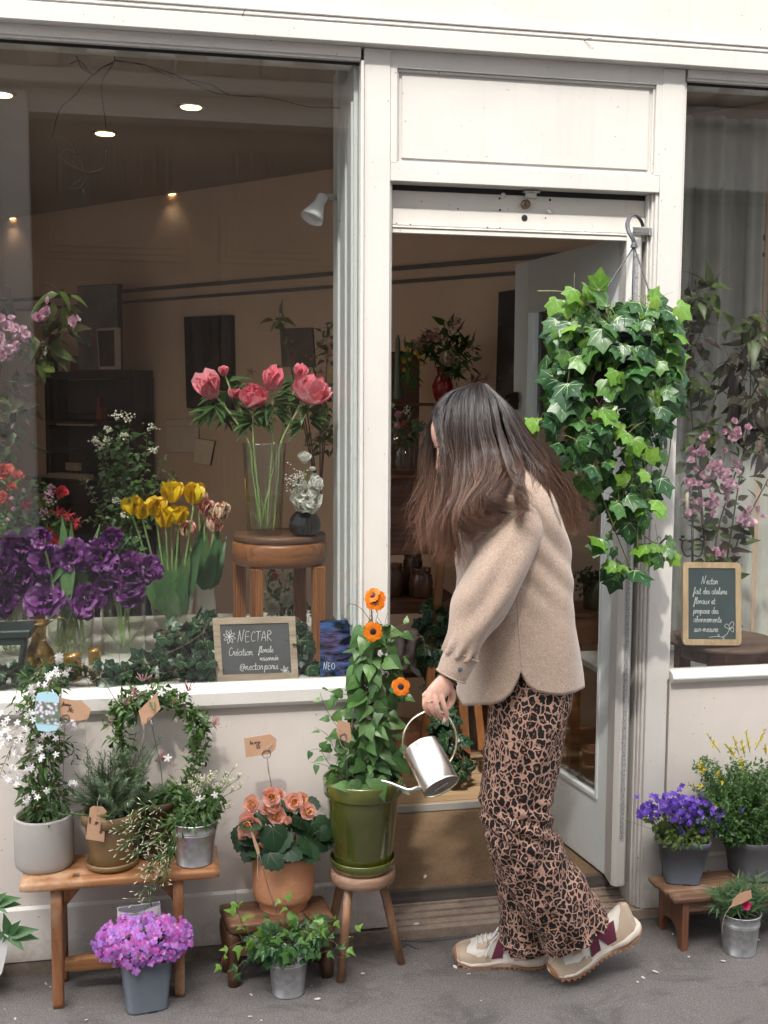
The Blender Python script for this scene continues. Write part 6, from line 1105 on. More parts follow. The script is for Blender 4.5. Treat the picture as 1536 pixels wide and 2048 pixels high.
# guide locks in (px, py, Y): root .. tip, width in px at tip, count
GUI = [
 ([(938, 777, -.262), (905, 787, -.262), (881, 806, -.258), (867, 836, -.250), (860, 880, -.222), (857, 960, -.20)], 4, 170),
 ([(938, 777, -.266), (908, 786, -.282), (884, 806, -.294), (873, 834, -.302), (879, 868, -.328), (897, 930, -.347), (900, 990, -.355)], 3, 90),
 ([(940, 774, -.268), (912, 790, -.296), (896, 830, -.315), (900, 880, -.335), (908, 925, -.35), (908, 980, -.36), (894, 1050, -.37), (884, 1090, -.37)], 8, 120),
 ([(938, 776, -.262), (900, 792, -.275), (882, 832, -.285), (886, 868, -.30), (896, 930, -.31), (898, 985, -.31), (880, 1050, -.31)], 4, 24),
 ([(938, 778, -.25), (900, 792, -.215), (872, 838, -.19), (862, 900, -.18), (856, 980, -.18), (850, 1040, -.185), (852, 1100, -.19)], 26, 190),
 ([(938, 776, -.26), (898, 792, -.235), (872, 840, -.205), (868, 900, -.20), (872, 980, -.21), (868, 1050, -.22), (885, 1110, -.23)], 28, 200),
 ([(940, 774, -.265), (905, 792, -.29), (893, 838, -.318), (900, 900, -.345), (905, 960, -.36), (890, 1040, -.37), (880, 1095, -.37)], 26, 230),
 ([(945, 772, -.265), (918, 792, -.302), (908, 845, -.335), (918, 910, -.352), (915, 980, -.37), (892, 1050, -.38), (900, 1125, -.37)], 26, 260),
 ([(950, 770, -.265), (930, 790, -.308), (925, 850, -.342), (932, 915, -.362), (928, 980, -.40), (905, 1040, -.42), (915, 1100, -.41), (908, 1130, -.40)], 22, 260),
 ([(955, 769, -.265), (944, 790, -.310), (944, 850, -.345), (952, 915, -.370), (948, 975, -.42), (932, 1020, -.45), (938, 1048, -.455), (965, 1050, -.455)], 18, 240),
 ([(960, 769, -.265), (958, 795, -.31), (962, 850, -.345), (972, 910, -.375), (968, 960, -.43), (945, 1005, -.455), (950, 1035, -.46), (990, 1038, -.455), (1020, 1018, -.44)], 16, 230),
 ([(964, 769, -.265), (970, 795, -.31), (978, 850, -.345), (990, 905, -.37), (985, 950, -.42), (965, 985, -.45), (975, 1010, -.455), (1010, 1005, -.455), (1030, 1015, -.455)], 14, 200),
 ([(967, 770, -.265), (985, 800, -.305), (995, 850, -.335), (1010, 900, -.36), (1018, 940, -.39), (1000, 970, -.43), (985, 990, -.45), (1005, 1000, -.46), (1030, 1010, -.455)], 12, 150),
 ([(970, 771, -.265), (998, 805, -.30), (1015, 855, -.33), (1035, 905, -.36), (1042, 945, -.42), (1034, 985, -.445), (1046, 1015, -.455), (1040, 1040, -.455), (1062, 1053, -.455)], 5, 120),
 ([(972, 772, -.26), (1005, 808, -.295), (1030, 860, -.325), (1058, 910, -.35), (1085, 950, -.375), (1095, 1000, -.385), (1110, 1040, -.39), (1105, 1066, -.385)], 10, 150),
 ([(974, 773, -.26), (1012, 812, -.29), (1040, 865, -.315), (1070, 915, -.335), (1105, 965, -.35), (1130, 1010, -.355), (1140, 1050, -.35), (1130, 1068, -.35)], 14, 230),
 ([(976, 774, -.26), (1018, 815, -.285), (1050, 865, -.30), (1085, 915, -.315), (1120, 960, -.325), (1145, 1000, -.325), (1158, 1040, -.32), (1180, 1058, -.32)], 14, 230),
 ([(976, 775, -.25), (1022, 818, -.26), (1056, 866, -.27), (1092, 915, -.28), (1126, 960, -.285), (1150, 990, -.285), (1172, 1010, -.28), (1182, 1012, -.28)], 7, 170),
 ([(974, 776, -.24), (1022, 820, -.22), (1055, 870, -.21), (1088, 920, -.21), (1120, 965, -.215), (1145, 1010, -.22), (1155, 1050, -.23)], 14, 170),
 ([(960, 772, -.245), (985, 800, -.19), (1010, 860, -.17), (1040, 920, -.17), (1070, 970, -.18), (1100, 1030, -.19)], 18, 90),
 ([(945, 773, -.245), (930, 800, -.195), (915, 860, -.175), (905, 930, -.175), (890, 1000, -.18), (880, 1080, -.19)], 24, 130),
 ([(952, 770, -.262), (955, 800, -.318), (950, 870, -.350), (960, 930, -.385), (938, 990, -.44), (925, 1040, -.455), (945, 1065, -.455), (925, 1075, -.44)], 14, 170),
 ([(966, 769, -.262), (985, 815, -.318), (1000, 880, -.350), (1018, 930, -.385), (1035, 965, -.43), (1052, 985, -.44), (1052, 1012, -.445), (1080, 1030, -.42)], 5, 36),
 ([(970, 771, -.262), (1000, 812, -.31), (1025, 880, -.335), (1060, 930, -.365), (1072, 965, -.39), (1062, 990, -.41), (1045, 975, -.43)], 5, 26),
]
g = G(); HS = []
def strand_h(P, r):
    n = len(P); T = np.gradient(P, axis=0); T /= np.linalg.norm(T, axis=1)[:, None]+1e-9; a = np.cross(T, [0, -1., 0]); a /= np.linalg.norm(a, axis=1)[:, None]+1e-9; b_ = np.cross(T, a); rr = r*np.clip(np.linspace(1.6, .0, n), .18, 1)[:, None]
    V = np.stack([P+a*rr, P-a*rr*.5+b_*rr*.87, P-a*rr*.5-b_*rr*.87], 1).reshape(-1, 3); return V
idx = []
for gi, (L, wid, cnt) in enumerate(GUI):
    base = np.array(L, float); nl = max(3, cnt//14)
    for li in range(nl):
        o_ = RNG.normal(size=2)*np.array([wid*.6, .013]); ph = RNG.random()*6.3; amp = (3+RNG.random()*7); fr = .8+RNG.random()*.9
        for s in range(cnt//nl*2):
            Q = base.copy(); k = np.linspace(0, 1, len(Q)); so = RNG.normal(size=2)*np.array([1.5, .0026]); endj = 1+RNG.normal()*.06
            Q[:, 0] += (o_[0]+so[0])*k**.8+RNG.normal()*1.0; Q[:, 1] += (RNG.normal()*8+li % 5*3)*k**2+RNG.normal()*1.5; Q[:, 2] += (o_[1]+so[1])*k**.7
            C_ = smoothp(Q, 4); C_ = C_[:max(8, int(len(C_)*(1.02-abs(RNG.normal())*.13)))]; kk = np.linspace(0, 1, len(C_)); C_[:, 0] += amp*1.35*np.sin(kk*fr*12+ph)*kk**1.2+RNG.normal()*.6*kk; 
            if RNG.random() < .07: C_[:, 0] += RNG.normal()*10*kk**2.4; C_[:, 1] += RNG.normal()*8*kk**3
            HS.append(C_)
for C_ in HS:
    W3 = CAM+(_fw+np.outer(C_[:, 0]-768, _R)/F_PX-np.outer(C_[:, 1]-1024, _U)/F_PX)*((C_[:, 2]-CAM[1])/(_fw[1]+(C_[:, 0]-768)*_R[1]/F_PX-(C_[:, 1]-1024)*_U[1]/F_PX))[:, None]
    V = strand_h(W3, .00042+RNG.random()*.00035); n = len(W3); g.add(V, [(i*3+q, i*3+(q+1) % 3, (i+1)*3+(q+1) % 3, (i+1)*3+q) for i in range(n-1) for q in range(3)])
# underlayer so that no scalp shows
hg = G(); ell(hg, H(-.018, 0, .028), (.084, .074, .084), HA, 30, 20); rr_, _, _ = limb_rings([(970, 810, -.25, 30, .045), (980, 850, -.25, 46, .058), (995, 900, -.26, 44, .058), (1012, 940, -.265, 26, .04)], 28, 24); loft(hg, rr_, 0, True, True, True); hg.build('hair_base', M('hair_underlayer', (.016, .011, .010), .9, spec=.1), woman)
for _ in range(46):      # loose fine hairs
    x0, y0 = 860+RNG.normal()*8, 930+RNG.random()*120; P = [at(x0, y0, -.19), at(x0-18-RNG.random()*20, y0+30+RNG.random()*30, -.19), at(x0-30-RNG.random()*45, y0+60+RNG.random()*60, -.19)]; C_ = smoothp(P, 6); V = strand_h(C_, .0003); n = len(C_); g.add(V, [(i*3+q, i*3+(q+1) % 3, (i+1)*3+(q+1) % 3, (i+1)*3+q) for i in range(n-1) for q in range(3)])
g.build('hair', m_hair, woman)
# ------------------------------------------------------------- sneakers
m_mesh = M('cream_nylon', (.66, .62, .54), .7, bs=600, bd=.0006, vs=12, var=.08); m_suede = M('beige_suede', (.46, .36, .26), .9, bs=300, bd=.0008, vs=20); m_sole = M('cream_foam_sole', (.70, .63, .53), .6, bs=120, bd=.001, vs=16, col2=(.56, .44, .36)); m_gum = M('gum_rubber', (.33, .15, .07), .6); m_burg = M('burgundy_suede', (.115, .012, .035), .75, bs=300, bd=.0005); m_lace = M('white_lace', (.75, .74, .72), .7, bs=500, bd=.0004)
SX = [0, .06, .2, .35, .5, .65, .8, .92, .975, 1.]; SW = [.018, .031, .037, .034, .036, .044, .047, .038, .024, .006]; ST = [.034, .032, .029, .026, .023, .020, .018, .020, .024, .03]; SB = [.012, .003, .0, .004, .004, .0, .0, .006, .012, .02]; UT = [.092, .100, .086, .082, .084, .072, .056, .046, .038, .032]
def shoe(origin, fwd, up, side, L=.262):
    X, Z, Yd = unit(fwd), unit(up), unit(side); O = np.asarray(origin); sn = thing_part('sneaker')
    P = lambda x, y, z: O+X*(x*L)+Yd*y+Z*z
    def ring_s(x, z0, z1, k, n=24):
        w = np.interp(x, SX, SW)*k; return np.array([P(x, w*np.sign(math.cos(a))*abs(math.cos(a))**.8, (z0+z1)/2+(z1-z0)/2*np.sign(math.sin(a))*abs(math.sin(a))**.45) for a in np.linspace(0, 2*math.pi, n, endpoint=False)])
    xs = np.r_[np.linspace(0, .06, 4), np.linspace(.1, .9, 24), np.linspace(.93, 1., 6)]
    xk = lambda x: -.03+x*1.03
    g = G(); rr = []
    for x in xs: r = ring_s(x, np.interp(x, SX, SB)+.005, np.interp(x, SX, ST)+.004, 1.08+.05*(x < .3)); rr.append(r+X*(-.012*(1-x)**3))
    loft(g, rr, 0, True, True, True); g.build('sole', m_sole, sn)
    g = G(); rr = [ring_s(x, np.interp(x, SX, SB), np.interp(x, SX, SB)+.006, 1.04)+X*(-.012*(1-x)**3) for x in xs]; loft(g, rr, 0, True, True, True)
    for x in np.linspace(.05, .93, 17):
        w = np.interp(x, SX, SW)*1.02; zb = np.interp(x, SX, SB)
        for s in (-1, 1): A = np.column_stack([X, Yd, Z]); c_ = P(x, s*w*.88, zb-.0015); box(g, c_-[.004, .005, .003], c_+[.004, .005, .003], 0, .001, A, c_)
    g.build('outsole', m_gum, sn)
    def up_pt(x, ph, off=0.):
        w = np.interp(x, SX, SW)*1.0; zt_ = np.interp(x, SX, UT); zb = np.interp(x, SX, ST); ca, sa = math.cos(ph), math.sin(ph)
        ww = w*(1-.28*max(0, sa)*(x < .62)); yy = ww*np.sign(ca)*abs(ca)**.75; zz = zb+(zt_-zb)*abs(sa)**.82*np.sign(sa); c_ = P(x, 0, zb+(zt_-zb)*.35); p = P(x, yy, zz); return p+unit(p-c_)*off
    g = G(); ux = np.r_[np.linspace(.0, .05, 3), np.linspace(.08, .92, 36), np.linspace(.94, .995, 5)]; loft(g, [np.array([up_pt(x, ph) for ph in np.linspace(-.25, math.pi+.25, 40)]) for x in ux], 0, False); g.add([up_pt(.0, ph) for ph in np.linspace(-.25, math.pi+.25, 40)], [tuple(range(40))]); g.build('upper', m_mesh, sn)
    def patch(name, mat, poly, off, sides=(-1, 1), nx=60, ny=34):
        g = G(); poly = np.array(poly); x0, x1 = poly[:, 0].min(), poly[:, 0].max(); a0, a1 = poly[:, 1].min(), poly[:, 1].max(); dx, da = (x1-x0)/nx, (a1-a0)/ny
        def ins(x, a):
            c_ = False; j = len(poly)-1
            for i in range(len(poly)):
                if (poly[i][1] > a) != (poly[j][1] > a) and x < (poly[j][0]-poly[i][0])*(a-poly[i][1])/(poly[j][1]-poly[i][1])+poly[i][0]: c_ = not c_
                j = i
            return c_
        for s in sides:
            vid = {}; V = []; F_ = []
            def vv(i, j):
                if (i, j) not in vid: vid[(i, j)] = len(V); a = a0+j*da; V.append(up_pt(x0+i*dx, a if s > 0 else math.pi-a, off))
                return vid[(i, j)]
            for i in range(nx):
                for j in range(ny):
                    if ins(x0+(i+.5)*dx, a0+(j+.5)*da): F_.append((vv(i, j), vv(i+1, j), vv(i+1, j+1), vv(i, j+1)))
            if V: g.add(V, F_)
        o = g.build(name, mat, sn); md = o.modifiers.new('thick', 'SOLIDIFY'); md.thickness = .0012; md.offset = 0; return o
    patch('toe_overlay', m_suede, [(.56, -.2), (.60, .22), (.66, .38), (.72, .30), (.78, .55), (.86, .75), (.84, 1.25), (.80, 1.57), (.995, 1.57), (.995, -.2)], .0012); patch('heel_overlay', m_suede, [(0, -.2), (0, 1.57), (.07, 1.57), (.10, 1.1), (.20, .5), (.32, .15), (.36, -.2)], .0012)
    patch('lace_panel', m_suede, [(.52, .95), (.52, 1.12), (.74, 1.2), (.74, .85), (.66, .70)], .0014); patch('toe_cap', m_gum, [(.955, -.2), (.955, .4), (.97, 1.57), (.996, 1.57), (.996, -.2)], .0024)
    patch('letter_n', m_burg, [(.27, .10), (.37, .10), (.435, .55), (.46, .10), (.58, .10), (.50, .98), (.41, .98), (.355, .52), (.33, .98), (.21, .98)], .0022, nx=70, ny=46)
    g = G()
    for k, x in enumerate(np.linspace(.53, .73, 5)): tube(g, [up_pt(x, 1.05, .002), up_pt(x+.012, 1.57, .005), up_pt(x+.002, math.pi-1.05, .002)], .0018, 6, k=4)
    tube(g, [up_pt(.53, 1.5, .004), up_pt(.50, 1.1, .012), up_pt(.58, .8, .012), up_pt(.62, .5, .008), up_pt(.64, .3, .006)], .0019, 6, k=5); tube(g, [up_pt(.53, 1.6, .004), up_pt(.50, 1.9, .012), up_pt(.52, 1.3, .014), up_pt(.58, 1.0, .012), up_pt(.53, 1.4, .006)], .0018, 6, k=5); g.build('lace', m_lace, sn)
    return sn, up_pt
def thing_part(name):
    o = bpy.data.objects.new(name, None); sc.collection.objects.link(o); o.parent = woman; o.empty_display_size = .03; ORG[o.name] = ORG[woman.name]; return o
a = gr(1104, 1938, 0); b_ = gr(918, 1930, .0); f = unit(b_-a); f[2] = 0; f = unit(f); sn, up = shoe(gr(1096, 1942, 0)+[0, .035, 0], f, (0, 0, 1), np.cross((0, 0, 1), f), .245)
g = G(); sd_s = -1 if np.cross((0, 0, 1), f)[1] > 0 else 1; o_ = up(.27, math.pi-.32 if sd_s < 0 else .32, .0022); e_ = up(.06, math.pi-.32 if sd_s < 0 else .32, .0022); ex = unit(o_-e_)*-1; write(g, 'new balance', o_, ex, unit(np.cross(ex, [0, -1., 0]))*(1 if np.cross(ex, [0, -1., 0])[2] > 0 else -1), .0042, .00042, 0.); g.build('writing', m_ink, sn)
toe = gr(1100, 1966, .0); hl = at(1252, 1882, toe[1]+.02); f = unit(toe-hl); side = unit(np.cross((0, 0, 1), f)); upv = np.cross(f, side); upv = upv if upv[2] > 0 else -upv; shoe(toe-f*.268+[0, 0, .007], f, upv, side, .262)
# ============================================================= watering can
can = thing('watering_can', tuple(at(862, 1530, -.45)), 'small silver watering can with a hoop handle and thin spout in her hand', 'watering can')
def canmat(name, col, r):
    m, nt, b = _new(name); n_ = noise(nt, coords(nt, (1, 1, 1)), 300, 3); b.inputs['Base Color'].default_value = c4(col); b.inputs['Metallic'].default_value = 1; b.inputs['Roughness'].default_value = r; b.inputs['Anisotropic'].default_value = .6; bump(nt, b, n_, .08, .0005); return m
m_can = canmat('brushed_silver', (.78, .76, .72), .24); m_canh = canmat('pale_brass', (.80, .74, .55), .22)
cY = -.455; ctop = at(842, 1494, cY); s21 = math.sin(R_(34)); c21 = math.cos(R_(34)); axd = unit(_R*(43/87*c21)-_U*(76/87*c21)-_fw*s21); Rc = msz(39, cY); Lc = .108
g = G(); lathe(g, ctop, [(Rc*.97, .02), (Rc*.97, .0015), (Rc, -.001), (Rc*1.015, .001), (Rc, .003), (Rc, Lc*.5), (Rc, Lc-.004), (Rc*1.012, Lc-.003), (Rc*1.012, Lc)], 64, 0, axd, cap=False); g.build('body', m_can, can)
g = G(); lathe(g, ctop+axd*(Lc-.003), [(Rc, 0), (Rc*.995, .0005), (.001, .0006)], 64, 0, axd); g.build('base', canmat('dull_steel', (.30, .27, .25), .5), can)
g = G(); lathe(g, ctop+axd*Lc, [(Rc*1.012, 0), (Rc*1.015, .0012), (Rc*.975, .0012), (Rc*.97, -.003)], 64, 0, axd, cap=False); g.build('rim', m_canh, can)
g = G(); bc_ = ctop+axd*(Lc-.0018); e1 = unit(_R*.66+_U*.62); e1 = unit(e1-axd*np.dot(e1, axd)); e2 = np.cross(axd, e1); prism(g, [bc_+e1*a+e2*b for a, b in ((-.018, -.009), (.016, -.009), (.016, -.002), (-.018, -.002))], axd*.0008); st_ = g.build('sticker', m_label, can)
g = G(); 
for i in range(14): x = -.015+i*.0021; prism(g, [bc_+e1*a+e2*b+axd*.0009 for a, b in ((x, -.0075), (x+.0009, -.0075), (x+.0009, -.0038), (x, -.0038))], axd*.0002)
g.build('barcode', m_ink, st_)
HP = [(809, 1508), (806, 1482), (811, 1458), (825, 1438), (846, 1425), (868, 1420), (889, 1427), (903, 1444), (912, 1468), (912, 1492), (906, 1511), (898, 1525)]
hP = [at(x, y, cY+.003) for x, y in HP]; hP[0] = ctop-unit(_R*66-_U*-35)*0+ (at(809, 1512, cY)-ctop)*1.0+ctop-ctop+ctop*0 if False else at(810, 1514, cY); hP[-1] = at(897, 1526, cY-.002)
g = G(); C_ = smoothp(hP, 6); n = len(C_); T = np.gradient(C_, axis=0); V = []
for i in range(n):
    t = unit(T[i]); y = unit(_fw-t*np.dot(_fw, t)); x = np.cross(t, y)
    for a_ in range(10): th = 2*math.pi*a_/10; V.append(C_[i]+x*math.cos(th)*.0030+y*math.sin(th)*.0085)
g.add(V, [(i*10+s, i*10+(s+1) % 10, (i+1)*10+(s+1) % 10, (i+1)*10+s) for i in range(n-1) for s in range(10)]); ell(g, hP[0], (.004, .004, .004)); ell(g, hP[-1], (.005, .005, .004)); g.build('handle', m_canh, can)
g = G(); tube(g, [at(846, 1574, cY), at(832, 1577, cY), at(818, 1580, cY), at(800, 1574, cY+.01), at(780, 1566, cY+.02), at(762, 1561, cY+.03)], [.0062, .0056, .0046, .0042, .0036, .0032], 12, k=5); g.build('spout', m_can, can)
# ============================================================= display window, left
SH = .752
def base(px, py, z=SH): return gr(px, py, z)
m_cut = GLASS('cut_glass', (.975, .985, .975), 2.2, .02, 1.5, 60); m_clear = GLASS('clear_glass', (.985, .99, .985), 1.6, .0, 1.5); m_water = GLASS('water', (.93, .96, .89), .6, 0, 1.33)
m_tst = M('pale_green_stem', (.24, .36, .12), .45, col2=(.34, .42, .18))
# round pedestal table
tc = at(559, 1080, .33); TZ = ztop(559, 1077, .33-.135)
t = thing('round_table', (tc[0], .33, SH), 'round walnut table with fluted legs carrying the peony vase in the display window', 'table')
g = G(); lathe(g, (tc[0], .33, TZ-.020), [(.134, 0), (.1365, .003), (.1365, .016), (.134, .020), (.08, .0202)], 64); g.build('table_top', WOOD('table_top_wood', (.17, .085, .045), (.07, .03, .018), 0, .7, .5), t)
g = G(); lathe(g, (tc[0], .33, TZ-.090), [(.124, 0), (.130, .002), (.139, .010), (.1395, .06), (.135, .069), (.125, .0695)], 64); g.build('apron', m_walnut, t)
for (px, Y) in ((513, .235), (637, .25), (479, .40), (600, .43)):
    p = at(px, 1200, Y); w = .019; g = G()
    for k in range(5): box(g, (p[0]-w+k*w*.4, Y-w, SH), (p[0]-w+k*w*.4+w*.34, Y+w, TZ-.0895), 0, .002)
    box(g, (p[0]-w+.001, Y-w+.0025, SH), (p[0]+w-.001, Y+w-.001, TZ-.0895)); g.build('leg', m_walnut_v, t)
def glassvase(name, label, c, prof, mat, water=None, ribs=0, rd=0, seg=48, group=None, k4=None):
    t = thing(name, tuple(c), label, 'vase', group); g = G(); P = list(prof)+[(r-.004, h) for r, h in prof[::-1] if h > .012]+[(.001, .012)]
    lathe(g, c, P, seg, ribs=ribs, rd=rd, cap=True); g.build('glass', mat, t)
    if water: 
        g = G(); rr = [(np.interp(h, [p[1] for p in prof], [p[0] for p in prof])-.0046, h) for h in np.linspace(.0135, water, 6)]; lathe(g, c, rr, seg, ribs=ribs, rd=rd); g.build('water', m_water, t)
    return t
vY = .27; c = np.array([at(529, 1040, vY)[0], vY, TZ+.0004]); vh = ztop(529, 887, vY-.03)-TZ
glassvase('glass_vase', 'tall cut crystal vase of pink peonies on the round walnut table', c, [(.044, 0), (.047, .004), (.050, vh*.3), (.054, vh*.62), (.060, vh*.97), (.061, vh)], m_cut, vh*.42, 12, .0026)
def flower_thing(name, label, cat, root, head, group, curve=None, r=.0026, mat=None, k=6):
    t = thing(name, tuple(root), label, cat, group); g = G(); P = [root]+(curve or [])+[head]; tube(g, P, r, 7, k=k); g.build('stem', mat or m_tst, t); return t
P_peo = LEAF('peony_petal', [(.97, .17, .27), (.98, .33, .40), (.98, .60, .62)], .55, .38, spec=.25); P_peoi = LEAF('inner_peony_petal', [(.88, .28, .40), (.93, .52, .60)], .45, .3)
T_pe = [T_petal(.95, .75, 0, .1, 5, 5, .35, .06, s) for s in range(3)]
L_peo = LEAF('peony_leaf', [(.03, .085, .025), (.055, .13, .035), (.09, .19, .05)], .4)
PEO = [(419, 778, 28, -.4, 'closed round peony at the far left of the crystal vase', 1), (447, 743, 13, -.1, 'small peony bud beside the leftmost bloom', 0), (507, 794, 29, -.1, 'half open peony lowest in the middle of the vase, its yellow centre showing', 2), (545, 763, 26, .1, 'closed peony second from the top in the middle of the bunch', 1), (601, 746, 17, .2, 'small peony partly hidden behind the largest bloom', 0), (624, 780, 36, .25, 'largest fully open peony at the right of the vase', 3), (470, 790, 16, -.1, 'pale peony half hidden behind the middle bloom', 0)]
for i, (px, py, s, ax_, lab, kind) in enumerate(PEO):
    Y = vY-.05+(.07 if kind == 0 else 0); p = at(px, py, Y); root = c+[RNG.normal()*.015, RNG.normal()*.015, .02]; rim = c+[np.clip(p[0]-c[0], -.045, .045), np.clip(p[1]-c[1], -.03, .03), vh]
    t = flower_thing('peony', 'pink peony, '+lab, 'flower', root, p, 'pink peonies in the crystal vase', [root*.35+rim*.65, rim, (rim+p)/2+[0, 0, .01]], .0028)
    R = msz(s, Y); ax = unit(np.array([ax_, -.45, .8 if kind != 2 else .35])); g = G(); q = p-ax*R*.75
    if kind == 0: bloom(g, T_pe, q, ax, [(4, .25, R*1.6, 0), (5, .5, R*1.5, .002)], 0, .06)
    elif kind == 1: bloom(g, T_pe, q, ax, [(5, .18, R*1.7, .001), (6, .42, R*1.75, .002), (7, .72, R*1.6, .003), (7, .98, R*1.25, .004)], 0, .08)
    elif kind == 2: bloom(g, T_pe, q, ax, [(7, .5, R*1.35, .002), (8, .85, R*1.45, .003), (8, 1.1, R*1.35, .004), (7, 1.4, R*1.2, .004)], 0, .1)
    else: bloom(g, T_pe, q, ax, [(7, .35, R*1.3, .001), (9, .65, R*1.4, .002), (10, .95, R*1.35, .003), (10, 1.25, R*1.3, .004), (8, 1.55, R*1.2, .004)], 0, .12)
    ell(g, p-ax*R*.15, (R*.62, R*.62, R*.6)) if kind != 2 else None; g.build('petals', P_peo, t)
    g2 = G()
    if kind == 3: bloom(g2, [T_petal(.6, .9, .2, .6, 4, 4, .3, .15, s_) for s_ in (5, 6)], q+ax*R*.45, ax, [(9, .25, R*.75, .001), (12, .55, R*.8, .002)], 0, .2); g2.build('inner_petals', P_peoi, t)
    if kind == 2:
        for _ in range(26): d = unit(ax+RNG.normal(size=3)*.4); tube(g2, [q+ax*R*.5, q+ax*R*.5+d*R*.45], .0006, 4)
        g2.build('stamens', M('yellow_stamen', (.7, .4, .05), .6), t)
    g = G()
    for k in range(6): 
        a = RNG.random()*6.3; b0 = p-ax*R*1.0-[0, 0, RNG.random()*.05]; d = unit([math.cos(a)*1.0, -abs(math.sin(a))*.5, .1-.5*RNG.random()])
        for dd_ in (-.45, 0, .45): d2 = unit(d+np.array([-d[2]*0, 0, dd_])); g.inst(T_leaf(.36, 6, .25, .35), mat34(b0+d*.012, d2, (d[0]*.2, -.5, .8), .052+RNG.random()*.022))
    g.build('leaves', L_peo, t)
# black ribbed vase with white flowers
bY = .25; c = np.array([at(610, 1060, bY)[0], bY, TZ+.0004]); Rb = msz(30, bY); t = thing('ribbed_vase', tuple(c), 'small round black ribbed vase of white flowers beside the crystal vase', 'vase'); g = G(); V = []
for h, r in ((0, .62), (.003, .70), (.15, .93), (.4, 1.), (.65, .93), (.85, .70), (.95, .48), (1.06, .42), (1.07, .36), (1.0, .3)):
    z = h if h == .003 else h*Rb*1.75; ring = []
    for i in range(120): a = 2*math.pi*i/120; rr = Rb*r*(1+.055*abs(math.sin(a*12))*(0 < h < 1)); ring.append([c[0]+rr*math.cos(a), c[1]+rr*math.sin(a), c[2]+z])
    V.append(np.array(ring))
loft(g, V, 0, True, True, False); g.build('vase', M('glossy_black_ceramic', (.012, .013, .015), .12, coat=.6), t)
P_ran = LEAF('ranunculus_petal', [(.82, .82, .75), (.90, .90, .85)], .7, .35, spec=.2); T_r = [T_petal(1.15, .85, 0, .08, 5, 4, .5, 0, s) for s in (1, 2)]
for px, py, s, lab, ax_ in ((614, 1001, 31, 'big white ranunculus hanging over the front of the black vase', (-.1, -1, .35)), (630, 966, 17, 'white ranunculus turned sideways at the right above the black vase', (.7, -.6, .3)), (609, 916, 13, 'small open white ranunculus standing highest above the black vase', (0, -.4, .9)), (625, 938, 6, 'green ranunculus bud above the black vase', (0, 0, 1))):
    p = at(px, py, bY-.03); t = flower_thing('ranunculus', lab, 'flower', c+[0, 0, .03], p, 'white ranunculus flowers', [c+[0, 0, Rb*1.8]], .0018); R = msz(s, bY); g = G(); bloom(g, T_r, p-unit(ax_)*R*.5, ax_, [(4, .15, R*.9, 0), (5, .4, R*1.1, .001), (6, .7, R*1.2, .001), (7, 1.05, R*1.25, .002), (7, 1.35, R*1.2, .003)], 0, .1); ell(g, p-unit(ax_)*R*.25, (R*.62, R*.62, R*.62)) if s > 8 else None; g.build('petals', P_ran, t)
t = thing('filler_flowers', tuple(c), 'spray of tiny white flowers at the left of the black ribbed vase', 'flowers'); g = G(); st = G()
for _ in range(170):
    p = at(598+RNG.normal()*13, 965+RNG.normal()*14, bY-.02+RNG.normal()*.02); lathe(g, p, [(.0006, -.002), (.0026, 0), (.0015, .002), (.0003, .0028)], 6, 0, rdir(.5), cap=False)
    if RNG.random() < .4: tube(st, [c+[0, 0, Rb*1.7], p], .0006, 3, cap=False)
g.build('flowers', LEAF('tiny_white_flower', [(.72, .68, .62), (.84, .82, .76)], .6, .2), t); st.build('stems', m_stem, t)
